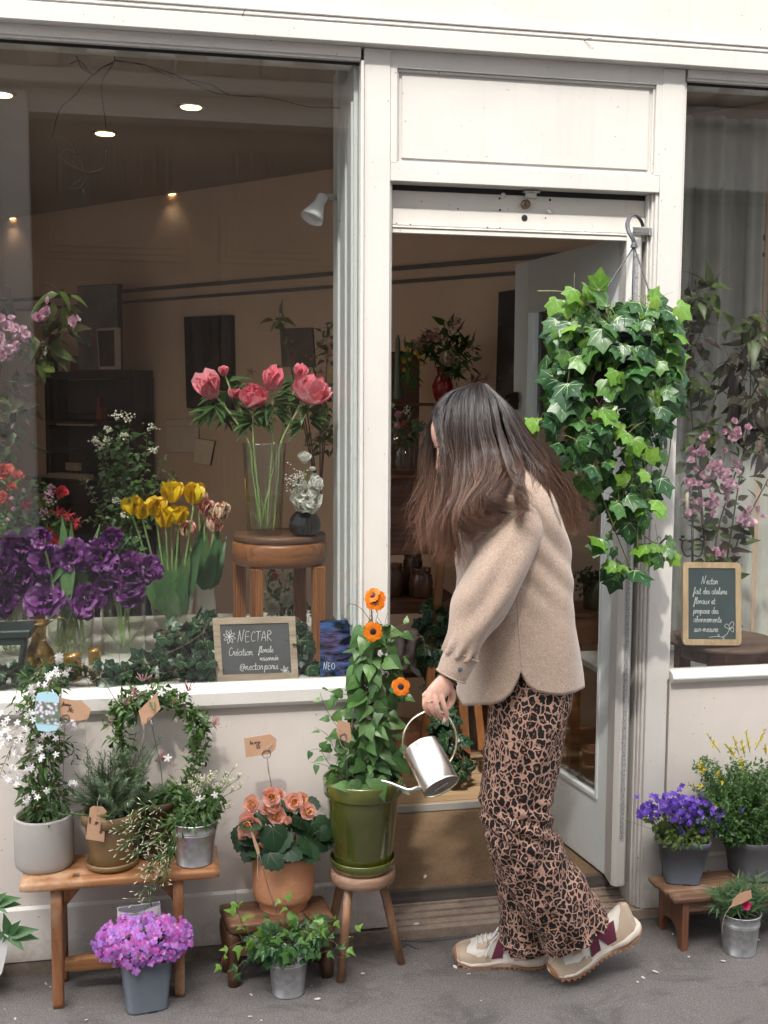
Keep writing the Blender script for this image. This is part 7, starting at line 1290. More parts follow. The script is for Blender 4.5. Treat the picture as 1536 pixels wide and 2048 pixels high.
# NECTAR slate
def slate(name, label, C4, fw, thick, framemat, boardmat, lines, r=.0009, corner=0, arts=None):
    TL, TR, BR, BL = [np.asarray(p) for p in C4]; t = thing(name, tuple((BL+BR)/2), label, 'chalkboard'); n = unit(np.cross(TR-TL, BL-TL)); n = n if n[1] < 0 else -n
    W_, H_ = np.linalg.norm(TR-TL), np.linalg.norm(BL-TL); P = lambda u, v: TL+(TR-TL)*u+(BL-TL)*v+(BR-TR-BL+TL)*u*v; fu, fv = fw/W_, fw/H_; g = G()
    def bar(uv, e): prism(g, [P(*q)+n*e for q in uv], -n*(thick+e))
    if not corner:
        bar([(0, 0), (1, 0), (1-fu, fv), (fu, fv)], .0); bar([(0, 1), (fu, 1-fv), (1-fu, 1-fv), (1, 1)], .0); bar([(0, 0), (fu, fv), (fu, 1-fv), (0, 1)], .0006); bar([(1, 0), (1, 1), (1-fu, 1-fv), (1-fu, fv)], .0006)
    else:
        def arc(cu, cv, a0, a1): return [(cu+corner/W_*math.cos(a), cv+corner/H_*math.sin(a)) for a in np.linspace(a0, a1, 8)]
        p2 = math.pi/2; ku, kv = corner/W_, corner/H_
        bar([(ku, 0), (1-ku, 0), (1-ku, fv), (ku, fv)], 0) if False else None
        bar(arc(ku, kv, 2*p2, 3*p2)+[(.5, 0), (.5, fv), (fu, fv), (fu, .5), (0, .5)], 0); bar([(.5, 0)]+arc(1-ku, kv, 3*p2, 4*p2)+[(1, .5), (1-fu, .5), (1-fu, fv), (.5, fv)], 0)
        bar([(1, .5)]+arc(1-ku, 1-kv, 0, p2)+[(.5, 1), (.5, 1-fv), (1-fu, 1-fv), (1-fu, .5)], 0); bar([(.5, 1)]+arc(ku, 1-kv, p2, 2*p2)+[(0, .5), (fu, .5), (fu, 1-fv), (.5, 1-fv)], 0)
    g.build('frame', framemat, t); g = G(); prism(g, [P(fu*.95, fv*.95)-n*.003, P(1-fu*.95, fv*.95)-n*.003, P(1-fu*.95, 1-fv*.95)-n*.003, P(fu*.95, 1-fv*.95)-n*.003], -n*.002); g.build('board', boardmat, t)
    g = G()
    for (u, v, hh, s) in lines:
        o = P(u, v)-n*.0022; ex = unit(P(u+.2, v)-P(u, v)); ey = unit(P(u, v-.2)-P(u, v)); write(g, s, o, ex, ey, hh, r)
    for st_ in (arts or []): tube(g, [P(u, v)-n*.0022 for u, v in st_], r*.9, 4, k=4)
    g.build('writing', m_chalk, t); return t, P, n
m_chalk = M('chalk', (.80, .80, .78), .9, vs=200); m_slate = M('chalkboard_black', (.045, .047, .05), .7, vs=12, col2=(.075, .077, .08)); m_slate2 = M('chalkboard_green', (.032, .055, .06), .7, vs=10, col2=(.05, .075, .08))
def fl_art(cu, cv, s, n=7, asp=1.3):
    out = []
    for k in range(n): a = 2*math.pi*k/n+.3; b_ = .28; out.append([(cu, cv), (cu+s*.6*math.cos(a-b_), cv+s*.6*asp*math.sin(a-b_)), (cu+s*math.cos(a), cv+s*asp*math.sin(a)), (cu+s*.6*math.cos(a+b_), cv+s*.6*asp*math.sin(a+b_)), (cu, cv)])
    return out
sY = .075; slate('chalkboard_sign', 'black chalkboard in a pale weathered frame reading NECTAR on the window sill', [at(425, 1236, sY+.035), at(590, 1232, sY+.035), at(597, 1358, sY-.02), at(433, 1364, sY-.02)], .0185, .010, WOOD('pale_weathered_wood', (.46, .37, .27), (.30, .23, .16), 0, .8, .7, (.5, .44, .36)), m_slate,
      [(.285, .385, .0135, 'NECTAR'), (.165, .60, .0112, 'Cr~ation'), (.53, .565, .0088, 'florale'), (.54, .69, .0076, 'raisonn~e'), (.285, .83, .0108, '@nectar.paris')], .00068, 0, fl_art(.19, .30, .075, 8, 1.5)+fl_art(.84, .86, .055, 6, 1.4))
# poster
pY = .07; t = thing('poster', tuple(at(690, 1355, pY)), 'dark poster with blurred violet and blue streaks lettered NEO at the sill end', 'poster')
m_post, nt, b = _new('blurred_print'); v = coords(nt, (14, 14, 60), rot=(0, .5, 0)); a = noise(nt, v, 1.2, 4, .6, .6); a2 = noise(nt, coords(nt), 9, 2); cc = mixc(nt, ramp(nt, a, [(.42, 0), (.68, 1)]), (.006, .007, .02), mixc(nt, ramp(nt, a2, [(.42, 0), (.58, 1)]), (.05, .14, .36), (.24, .12, .30))); nt.links.new(cc, b.inputs['Base Color']); b.inputs['Roughness'].default_value = .2
g = G(); prism(g, [at(640, 1241, pY+.02), at(738, 1239, pY+.02), at(738, 1352, pY-.01), at(640, 1356, pY-.01)], (0, .0012, 0)); g.build('sheet', m_post, t)
g = G(); o_ = at(647, 1339, pY-.0075); ex = unit(at(700, 1337, pY-.0075)-o_); ey = unit(at(647, 1320, pY-.001)-o_); write(g, 'NEO', o_, ex, ey, .0085, .0009, 0)
for i in range(4): write(g, 'nonsolo', at(684+i*3, 1248+i*4.2, pY+.0165-i*.001), ex, ey, .0016, .00025, 0) if False else None
g.build('writing', M('white_print', (.75, .75, .78), .4), t)
# vases and tulips at the left
def tvase(px, pyb, pyt, wb, wt, mat, label, ribs=0, rd=0, water=.6, mid=None, group='glass vases on the window sill'):
    p = base(px, pyb); Y = p[1]+.03; p = np.array([at(px, pyb, Y)[0], Y, SH+.0006]); h = ztop(px, pyt, Y-.02)-SH; a, b_ = msz(wb, Y), msz(wt, Y)
    return glassvase('glass_vase', label, p, [(a*.9, 0), (a, .004), (a+(b_-a)*.4, h*.4), (a+(b_-a)*.8, h*.8), (b_, h*.98), (b_, h)], mat, h*water, ribs, rd, 60, group), p, h, b_
tv1, c1, h1, r1 = tvase(142, 1318, 1205, 40, 46, m_cut, 'ribbed glass vase of purple tulips with bright green stems, left of the yellow tulips', 30, .0012)
tv2, c2_, h2, r2 = tvase(248, 1312, 1172, 40, 43, m_cut, 'square patterned dark glass vase between the purple and the yellow tulips', 22, .0018)
tv3, c3, h3, r3 = tvase(345, 1282, 1182, 30, 44, m_clear, 'flared clear glass vase holding the yellow tulips', 8, .0012)
tv4, c4_, h4, r4 = tvase(20, 1316, 1200, 34, 38, m_cut, 'cut glass vase of purple tulips at the left edge behind the green stool', 20, .0015)
def cpitch():
    p = base(412, 1262); Y = p[1]+.05; p = np.array([at(412, 1262, Y)[0], Y, SH]); h = ztop(412, 1162, Y-.02)-SH; t = thing('pitcher', tuple(p), 'cream enamel pitcher holding red and white striped tulips', 'pitcher'); g = G(); lathe(g, p, [(.030, 0), (.033, .004), (.034, h*.5), (.028, h*.8), (.036, h*.97), (.038, h), (.036, h), (.026, h*.8)], 40, cap=False); g.build('body', M('cream_enamel', (.60, .57, .50), .3), t); return p, h
c5, h5 = cpitch()
P_pur = LEAF('purple_tulip_petal', [(.055, .008, .075), (.15, .025, .18), (.38, .14, .40)], .42, .25, 40, .4); T_pu = [T_petal(1.0, .38, .5, 1.1, 7, 6, .3, .12, s) for s in range(4)]
PUR = [(44, 1096, 29, 'topmost at the left', 4), (83, 1078, 18, 'small bloom behind the topmost left one', 1), (90, 1119, 28, 'second in the upper row, left of the leaves', 1), (146, 1111, 27, 'centre of the upper row, under the pale leaves', 1), (200, 1111, 30, 'large bloom right of the pale leaves', 2), (224, 1077, 17, 'paler bloom lying open behind the upper row', 2), (255, 1137, 29, 'second from the right end', 2), (299, 1140, 24, 'at the far right end, next to the yellow tulips', 2), (216, 1166, 25, 'lower bloom over the rim of the patterned vase', 2), (260, 1180, 25, 'lowest bloom over the patterned vase', 2), (42, 1160, 33, 'big bloom low at the left', 4), (8, 1134, 24, 'cut by the left edge, upper one', 4), (8, 1202, 26, 'cut by the left edge, lower one', 4), (91, 1198, 34, 'big drooping bloom above the brass jug', 1), (174, 1203, 28, 'paler drooping bloom in front of the ribbed vase', 1)]
VS = {1: (c1, h1, r1), 2: (c2_, h2, r2), 4: (c4_, h4, r4)}
for px, py, s, lab, vi in PUR:
    cc_, hh, rr = VS[vi]; Y = cc_[1]-.055+RNG.normal()*.012; p = at(px, py, Y); root = cc_+[RNG.normal()*.012, RNG.normal()*.012, .014]; dx = p-cc_; rim = cc_+[np.clip(dx[0]*.5, -rr*.75, rr*.75), np.clip(dx[1]*.4, -rr*.6, rr*.6), hh]
    t = flower_thing('purple_tulip', 'open double purple tulip, '+lab, 'tulip', root, p, 'purple double tulips', [root*.5+rim*.5, rim, (rim+p)/2+[0, 0, .02]], .0032); R = msz(s, Y); ax = unit(np.array([dx[0]*3, -.9, .35+RNG.normal()*.25])); g = G(); q = p-ax*R*.4
    bloom(g, T_pu, q, ax, [(3, .3, R*.8, .001), (4, .75, R*1.1, .003), (5, 1.15, R*1.3, .004), (5, 1.45, R*1.25, .004)], 0, .38); g.build('petals', P_pur, t)
L_tul = LEAF('tulip_leaf', [(.05, .13, .05), (.09, .20, .07), (.18, .32, .12)], .4, .3)
def blades(parent, L, name='leaves'):
    g = G()
    for a, b_, w, bend in L:
        a, b_ = np.asarray(a), np.asarray(b_); ln = np.linalg.norm(b_-a); g.inst(T_leaf(w, 9, .35, bend), mat34(a, b_-a, (RNG.normal()*.4, -1, .25), ln))
    return g.build(name, L_tul, parent)
y1 = c1[1]-.03; blades(tv1, [(at(140, 1190, y1), at(122, 1035, y1), .24, .12), (at(145, 1190, y1), at(150, 1040, y1), .22, -.1), (at(150, 1200, y1), at(200, 1050, y1), .14, .2), (at(135, 1200, y1-.02), at(125, 1260, y1-.05), .5, .2), (at(170, 1160, y1), at(182, 1215, y1-.03), .4, .3), (at(120, 1200, y1-.02), at(150, 1120, y1-.04), .3, .2), (at(190, 1170, y1-.01), at(255, 1075, y1-.02), .10, .2), (at(130, 1130, y1-.03), at(100, 1170, y1-.05), .25, .2), (at(140, 1120, y1-.03), at(128, 1235, y1-.06), .26, .2)])
g = G()
for _ in range(20): a = RNG.random()*6.3; tube(g, [c1+[r1*.6*math.cos(a), r1*.6*math.sin(a), .014], c1+[r1*.5*math.cos(a+.8), r1*.5*math.sin(a+.8), h1]], .0028, 6)
g.build('stems', M('bright_stem', (.34, .44, .12), .4, col2=(.22, .32, .09)), tv1)
P_yel = LEAF('yellow_tulip_petal', [(.94, .56, .01), (.95, .70, .02), (.96, .80, .06)], .4, .32); T_tu = [T_petal(1.15, .55, 0, .12, 6, 6, .5, .06, s, .62) for s in range(3)]
for px, py, s, lab, ax_ in ((264, 1012, 15, 'leftmost of the bunch', -.2), (284, 1021, 14, 'second from the left, slightly hidden', -.05), (311, 1013, 16, 'third from the left', .05), (343, 984, 17, 'highest, deeper orange-yellow', .1), (388, 987, 17, 'far right and nearly as high, wide open tip', .1), (331, 1034, 17, 'lowest, in front', 0), (357, 1030, 15, 'lower right, just behind the lowest one', .15)):
    Y = c3[1]-.07; p = at(px, py, Y); root = c3+[RNG.normal()*.008, RNG.normal()*.008, .014]; dx = p-c3; rim = c3+[np.clip(dx[0]*.4, -r3*.7, r3*.7), -.01, h3]
    t = flower_thing('yellow_tulip', 'yellow fringed tulip, '+lab, 'tulip', root, p-[0, 0, msz(s, Y)], 'yellow tulips in the flared vase', [rim], .0034); R = msz(s, Y); ax = unit(np.array([ax_, -.08, 1])); g = G(); q = p-ax*R*1.15
    bloom(g, T_tu, q, ax, [(3, .10, R*2.35, .004), (3, .22, R*2.3, .006), (3, .30, R*2.15, .007)], 0, .08); g.build('petals', P_yel, t)
y3 = c3[1]-.02; blades(tv3, [(at(330, 1230, y3), at(252, 1070, y3), .18, .15), (at(335, 1230, y3), at(322, 1070, y3-.03), .26, .1), (at(345, 1235, y3), at(385, 1080, y3-.03), .22, .1), (at(350, 1235, y3-.01), at(372, 1140, y3-.05), .34, .2), (at(340, 1235, y3), at(300, 1100, y3-.03), .22, .15), (at(360, 1230, y3), at(408, 1040, y3), .16, .1), (at(325, 1225, y3), at(275, 1100, y3), .22, .2), (at(352, 1230, y3), at(350, 1060, y3), .2, .1), (at(360, 1235, y3-.02), at(358, 1110, y3-.03), .3, .2)])
g = G()
for _ in range(8): tube(g, [c3+[RNG.normal()*.012, RNG.normal()*.012, .014], c3+[RNG.normal()*.016, RNG.normal()*.012, h3]], .003, 6)
g.build('stems', m_tst, tv3)
m, nt, b = _new('striped_tulip_petal'); v = coords(nt, (60, 60, 18)); cc = mixc(nt, ramp(nt, noise(nt, v, 1.5, 4, .7, .8), [(.44, 0), (.54, 1)]), (.50, .03, .07), (.82, .74, .52)); nt.links.new(cc, b.inputs['Base Color']); b.inputs['Roughness'].default_value = .4; m_strp = m
for px, py, lab in ((408, 1014, 'leftmost at the back'), (428, 1028, 'in the middle of the bunch'), (446, 1022, 'at the far right'), (372, 1056, 'low at the left, half behind the yellow tulips'), (430, 1048, 'lowest, beneath the middle one'), (396, 1000, 'highest, behind the right yellow tulip')):
    Y = c5[1]-.02; p = at(px, py, Y); t = flower_thing('striped_tulip', 'red and cream streaked tulip, '+lab, 'tulip', c5+[0, 0, .03], p, 'striped tulips in the cream pitcher', [c5+[(p[0]-c5[0])*.4, -.01, h5]], .003); R = msz(15, Y); g = G(); bloom(g, T_tu, p-[0, 0, R], unit([RNG.normal()*.15, -.1, 1]), [(3, .18, R*2.1, .002), (3, .34, R*2.1, .003)], 0, .08); g.build('petals', m_strp, t)
t = thing('tulip_leaves', tuple(c5), 'dark green tulip leaves standing out of the cream pitcher', 'leaves'); y5 = c5[1]-.03; blades(t, [(at(405, 1180, y5), at(412, 1050, y5), .28, .1), (at(420, 1180, y5), at(442, 1045, y5), .26, .1), (at(410, 1180, y5), at(392, 1075, y5), .3, .1), (at(425, 1175, y5-.02), at(452, 1070, y5), .22, .2), (at(412, 1180, y5-.02), at(432, 1080, y5-.03), .3, .1)])
# brass jug, candle cups, green stool
m_brass = M('hammered_brass', (.42, .27, .08), .32, .9, vs=60, col2=(.22, .13, .04), bs=90, bd=.002, bstr=.7)
p = base(80, 1350); Y = p[1]+.03; p = np.array([at(79, 1340, Y)[0], Y, SH]); k = msz(1, Y); t = thing('brass_jug', tuple(p), 'hammered brass jug with fluted lip and curled handle on the window sill', 'jug')
g = G(); lathe(g, p, [(k*16, 0), (k*20, .004), (k*29, k*18), (k*30, k*30), (k*24, k*44), (k*15, k*58), (k*13, k*72), (k*15, k*88), (k*24, k*99), (k*22, k*99), (k*12, k*86)], 40, cap=False, wob=.02); g.build('body', m_brass, t)
g = G(); tube(g, [p+[k*13, 0, k*92], p+[k*40, 0, k*106], p+[k*56, 0, k*92], p+[k*50, 0, k*66], p+[k*38, 0, k*50], p+[k*24, 0, k*44]], .0016, 6, k=5); g.build('handle', m_brass, t)
g = G(); q = p+[k*2, -k*30, k*33]; box(g, q+[-.0045, -.002, -.0045], q+[.0045, .002, .0045]); g.build('sticker', m_ink, t)
for px, pb, pt, w, lab in ((190, 1352, 1298, 12, 'small amber glass candle cup standing before the patterned vase'), (146, 1362, 1308, 17, 'wider amber glass candle cup beside the brass jug')):
    p = base(px, pb); Y = max(.06, p[1]+.01); p = np.array([at(px, pb, Y)[0], Y, SH]); r_ = msz(w, Y); h = ztop(px, pt, Y)-SH; g = G(); lathe(g, p, [(r_*.9, 0), (r_, .003), (r_, h*.9), (r_*1.04, h), (r_*.9, h), (r_*.9, h*.5)], 24, cap=False); tag(g.build('candle_cup', M('amber_glass', (.30, .17, .035), .2, .3, coat=.5)), lab, 'candle cup', 'amber candle cups')
t = thing('green_stool', tuple(base(0, 1340)), 'dark green painted stool cut by the left edge inside the window', 'stool'); Y = .12; zt_ = ztop(20, 1262, Y); m_gp = M('dark_green_paint', (.018, .035, .03), .4, bs=60)
g = G(); a = at(62, 1270, Y); box(g, (a[0]-.3, Y, zt_-.022), (a[0], Y+.14, zt_), 0, .004); g.build('seat', m_gp, t)
g = G(); b_ = at(30, 1345, Y); tube(g, [(a[0]-.02, Y+.02, zt_-.02), (a[0]-.022, Y+.015, zt_-.05), (b_[0]+.004, Y+.01, SH)], [.010, .009, .008], 10, k=4); g.build('leg', m_gp, t)
g = G(); box(g, (a[0]-.28, Y+.006, zt_-.040), (a[0]-.02, Y+.016, zt_-.0225)); g.build('stretcher', m_gp, t)
# ivy garland on the sill
t = thing('ivy_garland', tuple(at(250, 1350, .06)), 'trailing ivy laid along the inner window sill in front of the vases', 'ivy'); g = G(); st = G()
IG = [(30, 1345, 50, 16, .07, .02, 34), (110, 1350, 50, 16, .06, .02, 26), (220, 1345, 50, 20, .06, .03, 26), (300, 1335, 50, 24, .08, .04, 34), (370, 1300, 60, 50, .13, .05, 90), (400, 1330, 40, 26, .08, .03, 34), (330, 1270, 26, 22, .12, .03, 16), (410, 1250, 28, 30, .16, .03, 26), (170, 1330, 20, 14, .05, .01, 8)]
leaves(g, IG, T_IVY, .033, droop=.4, face=.8, up=.5, stems=st, sl=.6, jit=.5)
leaves(g, [(603, 1290, 16, 50, .12, .03, 44), (628, 1335, 20, 20, .10, .02, 12), (595, 1245, 14, 14, .14, .02, 8)], T_IVY, .034, droop=.5, stems=st)
for P in ([(0, 1345), (60, 1352), (120, 1345), (200, 1358), (280, 1350), (360, 1340), (420, 1320)], [(250, 1345), (330, 1310), (400, 1270), (420, 1235)], [(150, 1360), (230, 1335), (300, 1325)]): tube(st, [at(x, y, .07) for x, y in P], .0014, 5, k=5)
st.build('stem', m_twig, t); g.build('foliage', [L_ivyd, L_ivyv], t)
# white viburnum branch, red and pink flowers, cherry branches
L_vib = LEAF('viburnum_leaf', [(.03, .09, .025), (.06, .15, .04), (.12, .24, .07)]); P_cr = LEAF('cream_blossom', [(.62, .62, .45), (.80, .80, .68)], .6, .2); P_red = LEAF('red_petal', [(.55, .02, .04), (.75, .05, .08), (.80, .16, .18)], .45, .3); P_cor = LEAF('coral_petal', [(.80, .12, .09), (.88, .26, .18)], .45, .3)
P_chr = LEAF('cherry_petal', [(.72, .36, .52), (.86, .54, .68), (.93, .74, .82)], .5, .35); L_chr = LEAF('cherry_leaf', [(.035, .05, .015), (.07, .10, .02), (.12, .18, .04)]); L_chm = LEAF('maroon_cherry_leaf', [(.03, .018, .014), (.06, .035, .02), (.06, .075, .03)], .4)
vY2 = c2_[1]+.14; t = thing('viburnum_branch', tuple(c2_+[0, 0, .03]), 'leafy branches with small white flower clusters rising from the patterned glass vase', 'flower branch'); g = G(); st = G(); fl = G()
for P in ([(248, 1180), (250, 1080), (242, 980), (236, 850)], [(250, 1180), (262, 1080), (285, 960), (302, 860)], [(246, 1180), (235, 1060), (215, 960), (195, 890)], [(252, 1180), (270, 1080), (300, 990), (335, 915)], [(246, 1180), (230, 1100), (200, 1020), (165, 955)], [(250, 1180), (248, 1060), (255, 950), (262, 850)], [(252, 1100), (290, 1010), (330, 965), (345, 950)], [(248, 1180), (225, 1090), (185, 1040), (150, 1050)], [(250, 1100), (265, 1000), (258, 920), (240, 870)]):
    strand([at(x+RNG.normal()*3, y, vY2-.0) for x, y in P], g, T_leaf(.6, 4, .2, .2), .026, .016, st, r=.0018, spread=1.1, pair=True, taper=.4)
leaves(g, [(250, 960, 50, 60, vY2, .05, 150), (260, 1030, 60, 40, vY2, .05, 110), (235, 900, 40, 40, vY2, .04, 60)], T_leaf(.6, 4, .2, .2), .022, droop=.1, jit=.6)
for px, py, s in ((234, 832, 12), (258, 835, 12), (302, 853, 12), (190, 880, 11), (203, 890, 13), (214, 880, 10), (307, 900, 8), (215, 858, 9), (248, 870, 8), (232, 1002, 8), (245, 1030, 8)):
    for _ in range(34): p = at(px+RNG.normal()*s*.5, py+RNG.normal()*s*.4, vY2-.03+RNG.normal()*.008); star(fl, T_petal(.9, 0, .1, 0, 2, 2), p, rdir(.5, (0, -.5, .8)), .0034, 5)
st.build('stem', m_twig, t); g.build('foliage', L_vib, t); fl.build('flowers', P_cr, t)
t = thing('mixed_bouquet', tuple(c4_+[0, 0, .1]), 'bouquet of coral, red and pink flowers with light green leaves at the left edge', 'bouquet'); g = G(); st = G(); fr = G(); fc = G(); fp = G(); fy = c4_[1]+.05
for P in ([(20, 1200), (30, 1080), (15, 960)], [(30, 1200), (60, 1080), (110, 990)], [(35, 1200), (90, 1100), (150, 1030)], [(25, 1200), (40, 1060), (80, 960)], [(30, 1180), (70, 1080), (95, 1010)], [(20, 1180), (10, 1060), (35, 1000)], [(40, 1180), (100, 1090), (130, 1060)]): strand([at(x, y, fy) for x, y in P], g, T_MED, .030, .016, st, r=.0018, pair=True)
leaves(g, [(40, 1010, 50, 50, fy, .05, 90), (60, 1060, 70, 40, fy, .05, 90), (90, 1030, 50, 40, fy, .04, 50)], T_MED, .030, jit=.6, droop=0)
for px, py, s, gg in ((8, 945, 18, fc), (34, 955, 14, fc), (22, 975, 12, fc), (8, 995, 14, fc), (122, 988, 15, fr), (10, 1002, 12, fr), (50, 1010, 12, fr), (110, 1080, 14, fr), (20, 1012, 10, fr)): bloom(gg, T_c, at(px, py, fy-.04), rdir(.4, (0, -.8, .4)), [(6, .4, msz(s, fy)*.9, 0), (8, .8, msz(s, fy), 0), (9, 1.25, msz(s, fy), 0)])
for px, py in ((135, 1030), (150, 1045), (115, 1025), (112, 1085), (98, 1065)):
    p = at(px, py, fy-.05)
    for _ in range(26): fr.inst(T_NAR, mat34(p, rdir(.7, (.1, -.4, .1)), rdir(.5), .020+RNG.random()*.012, .012))
for px, py in ((50, 985), (28, 1000), (30, 1022), (20, 1042), (102, 978), (118, 1110)): bloom(fp, T_pe, at(px, py, fy-.05), rdir(.4, (0, -.5, .8)), [(4, .4, .014, 0), (4, .7, .013, 0)])
for px, py in ((105, 978), (97, 990), (90, 1025), (100, 1000)):
    for _ in range(26): star(fl := fp, T_petal(.9, 0, .1, 0, 2, 2), at(px+RNG.normal()*5, py+RNG.normal()*5, fy-.05), rdir(.4), .0034, 5)
st.build('stem', m_twig, t); g.build('foliage', L_gen, t); fr.build('red_flowers', P_red, t); fc.build('coral_flowers', P_cor, t); fp.build('pink_buds', P_chr, t)
def cherry(t, branches, flowers, blobs, Y, mats=(None, None), ls=.055, pet=.011):
    g = G(); g2 = G(); st = G(); fl = G()
    for P in branches: strand([at(x, y, Y) for x, y in P], g if RNG.random() < .6 else g2, T_MED, ls, .02, st, r=.0034, spread=1., droop=.35, taper=.2)
    leaves(g, [b for i, b in enumerate(blobs) if i % 2 == 0], T_MED, ls, droop=.5, jit=.5, stems=st, sl=.5); leaves(g2, [b for i, b in enumerate(blobs) if i % 2], T_MED, ls, droop=.5, jit=.5, stems=st, sl=.5)
    for px, py, rx, ry, n in flowers:
        for _ in range(n):
            p = at(px+RNG.normal()*rx*.5, py+RNG.normal()*ry*.5, Y-.04+RNG.normal()*.02); ax = rdir(.6, (0, -.9, .1)); bloom(fl, [T_petal(.8, .3, .1, .2, 3, 3, .3, .1, 1)], p, ax, [(5, .5, pet, 0), (6, .95, pet*1.15, 0), (6, 1.3, pet*1.2, 0)], 0, .2)
    st.build('branches', M('cherry_bark', (.10, .055, .04), .7, bs=90), t); g.build('foliage', L_chr, t); g2.build('maroon_foliage', L_chm, t); fl.build('blossoms', P_chr, t)
Yc = .30; t = thing('cherry_branch', tuple(at(-60, 1290, Yc)), 'blossoming cherry branch arching in from the left edge of the big window', 'flower branch')
cherry(t, [[(-60, 1290), (-40, 1000), (0, 870), (40, 760), (80, 690), (115, 640), (130, 600)], [(20, 800), (30, 850), (20, 900)], [(80, 690), (100, 700), (115, 730)], [(0, 880), (-10, 700), (0, 620)]], [(15, 700, 26, 30, 22), (22, 655, 16, 14, 8), (86, 626, 20, 22, 12), (140, 640, 8, 8, 3), (45, 672, 10, 10, 4), (0, 640, 8, 16, 6)], [(115, 610, 34, 34, Yc-.02, .03, 16), (130, 660, 26, 26, Yc-.02, .03, 12), (60, 700, 60, 50, Yc, .04, 16), (20, 830, 40, 90, Yc, .05, 20), (100, 700, 30, 30, Yc, .03, 6), (0, 610, 30, 50, Yc, .04, 12)], Yc, ls=.060, pet=.012)
# spot lamp and dangling wires
lY = .27; t = thing('spot_lamp', tuple(at(665, 392, lY)), 'white spot lamp fixed to the window jamb, pointing down', 'lamp'); g = G(); a, b_ = at(650, 394, lY), at(681, 394, lY+.03); tube(g, [a, b_], .0085, 14); box(g, at(683, 415, lY+.03)+[-.003, -.02, -.03], at(683, 372, lY+.03)+[.003, .02, .01], 0, .002); g.build('arm', m_trim, t)
g = G(); ax = unit(at(622, 440, lY-.02)-at(646, 392, lY)); o_ = at(646, 392, lY); lathe(g, o_, [(.014, 0), (.016, .003), (.0155, .03), (.018, .032), (.022, .045), (.030, .065), (.033, .08), (.0315, .08), (.028, .06), (.014, .035)], 36, 0, ax, cap=False); g.add([o_+frame(ax)@np.array([.014*math.cos(q), .014*math.sin(q), 0]) for q in np.linspace(0, 6.283, 20, endpoint=False)], [tuple(range(20))]); g.build('lamp_shade', M('matt_white_plastic', (.72, .72, .71), .5), t)
g = G(); wY = .12; 
for P in ([(230, 120), (300, 133), (345, 148), (395, 170), (440, 188), (540, 196), (615, 213), (680, 216)], [(230, 122), (290, 130), (340, 152), (420, 168), (460, 190), (530, 194)], [(230, 122), (205, 135), (185, 148), (160, 122), (140, 128)], [(190, 150), (165, 138), (153, 112)], [(228, 125), (190, 145), (150, 190), (120, 220), (104, 275)], [(226, 128), (203, 170), (210, 235), (212, 258)], [(104, 275), (140, 278), (155, 310), (170, 350), (160, 375), (140, 378), (150, 366), (172, 358)], [(155, 310), (130, 300), (125, 320), (150, 335), (175, 345), (205, 335), (212, 300)], [(165, 378), (174, 405)]): tube(g, [at(x, y, wY+.01*RNG.random()) for x, y in P], .0011, 4, k=5)
tube(g, [at(230, 102, wY), at(229, 124, wY)], .0016, 6); tag(g.build('loose_wire', m_blackm), 'thin black wires dangling and looping inside the top of the big window', 'wire')
# small round flowers behind the table legs
t = thing('dried_bouquet', tuple(at(565, 1330, .55)), 'small bouquet of cream and dark pink flowers behind the legs of the round table', 'bouquet'); g = G(); st = G(); fl = G(); fp = G(); Y = .55
leaves(g, [(565, 1210, 36, 40, Y, .05, 90), (560, 1160, 26, 26, Y, .04, 30), (605, 1230, 20, 40, Y, .04, 30)], [T_MED, T_SMALL], .028, stems=st, jit=.6)
for px, py, s in ((575, 1200, 18), (543, 1215, 18), (548, 1170, 8), (585, 1168, 7), (530, 1190, 8)): bloom(fl, [T_petal(.35, .1, .1, .2, 2, 4, .4)], at(px, py, Y-.05), rdir(.2, (0, -1, .3)), [(14, .5, msz(s, Y)*.7, 0), (18, .9, msz(s, Y), 0), (18, 1.3, msz(s, Y), 0)])
bloom(fp, T_pe, at(550, 1157, Y-.05), (0, -.6, .8), [(5, .3, .02, 0), (6, .6, .02, 0)])
for P in ([(560, 1330), (560, 1240), (575, 1150)], [(560, 1330), (565, 1260), (600, 1140)], [(555, 1330), (545, 1240), (530, 1150)]): tube(st, [at(x, y, Y) for x, y in P], .0018, 5, k=4)
g.build('foliage', L_jas, t); st.build('stem', m_stem, t); fl.build('cream_flowers', P_cr, t); fp.build('dark_pink_flower', P_red, t)
# ============================================================= right window
rY = .16; c = at(1420, 1284, rY); zt_ = ztop(1430, 1299, rY-.08); tcx = at(1432, 1290, .22)[0]
t = thing('round_table', (tcx, .22, .62), 'dark round wooden table in the right window carrying the green chalkboard', 'table'); g = G(); lathe(g, (tcx+.02, .22, zt_-.014), [(.165, 0), (.172, .003), (.172, .011), (.168, .014), (.05, .0142)], 56); g.build('table_top', WOOD('dull_brown_wood', (.19, .12, .085), (.09, .05, .035), 0, .7, .6), t)
g = G()
for k in range(4):
    a = -2.2+k*math.pi/2; p = np.array([tcx+.02+.12*math.cos(a), .22+.12*math.sin(a)]); g.cut(); box(g, (p[0]-.02, p[1]-.02, .62), (p[0]+.02, p[1]+.02, zt_-.0145), 0, .002)
g.build('leg', m_redwood, t); g = G(); lathe(g, (tcx+.02, .22, zt_-.06), [(.12, 0), (.125, .002), (.125, .045)], 40); g.build('apron', m_redwood, t)
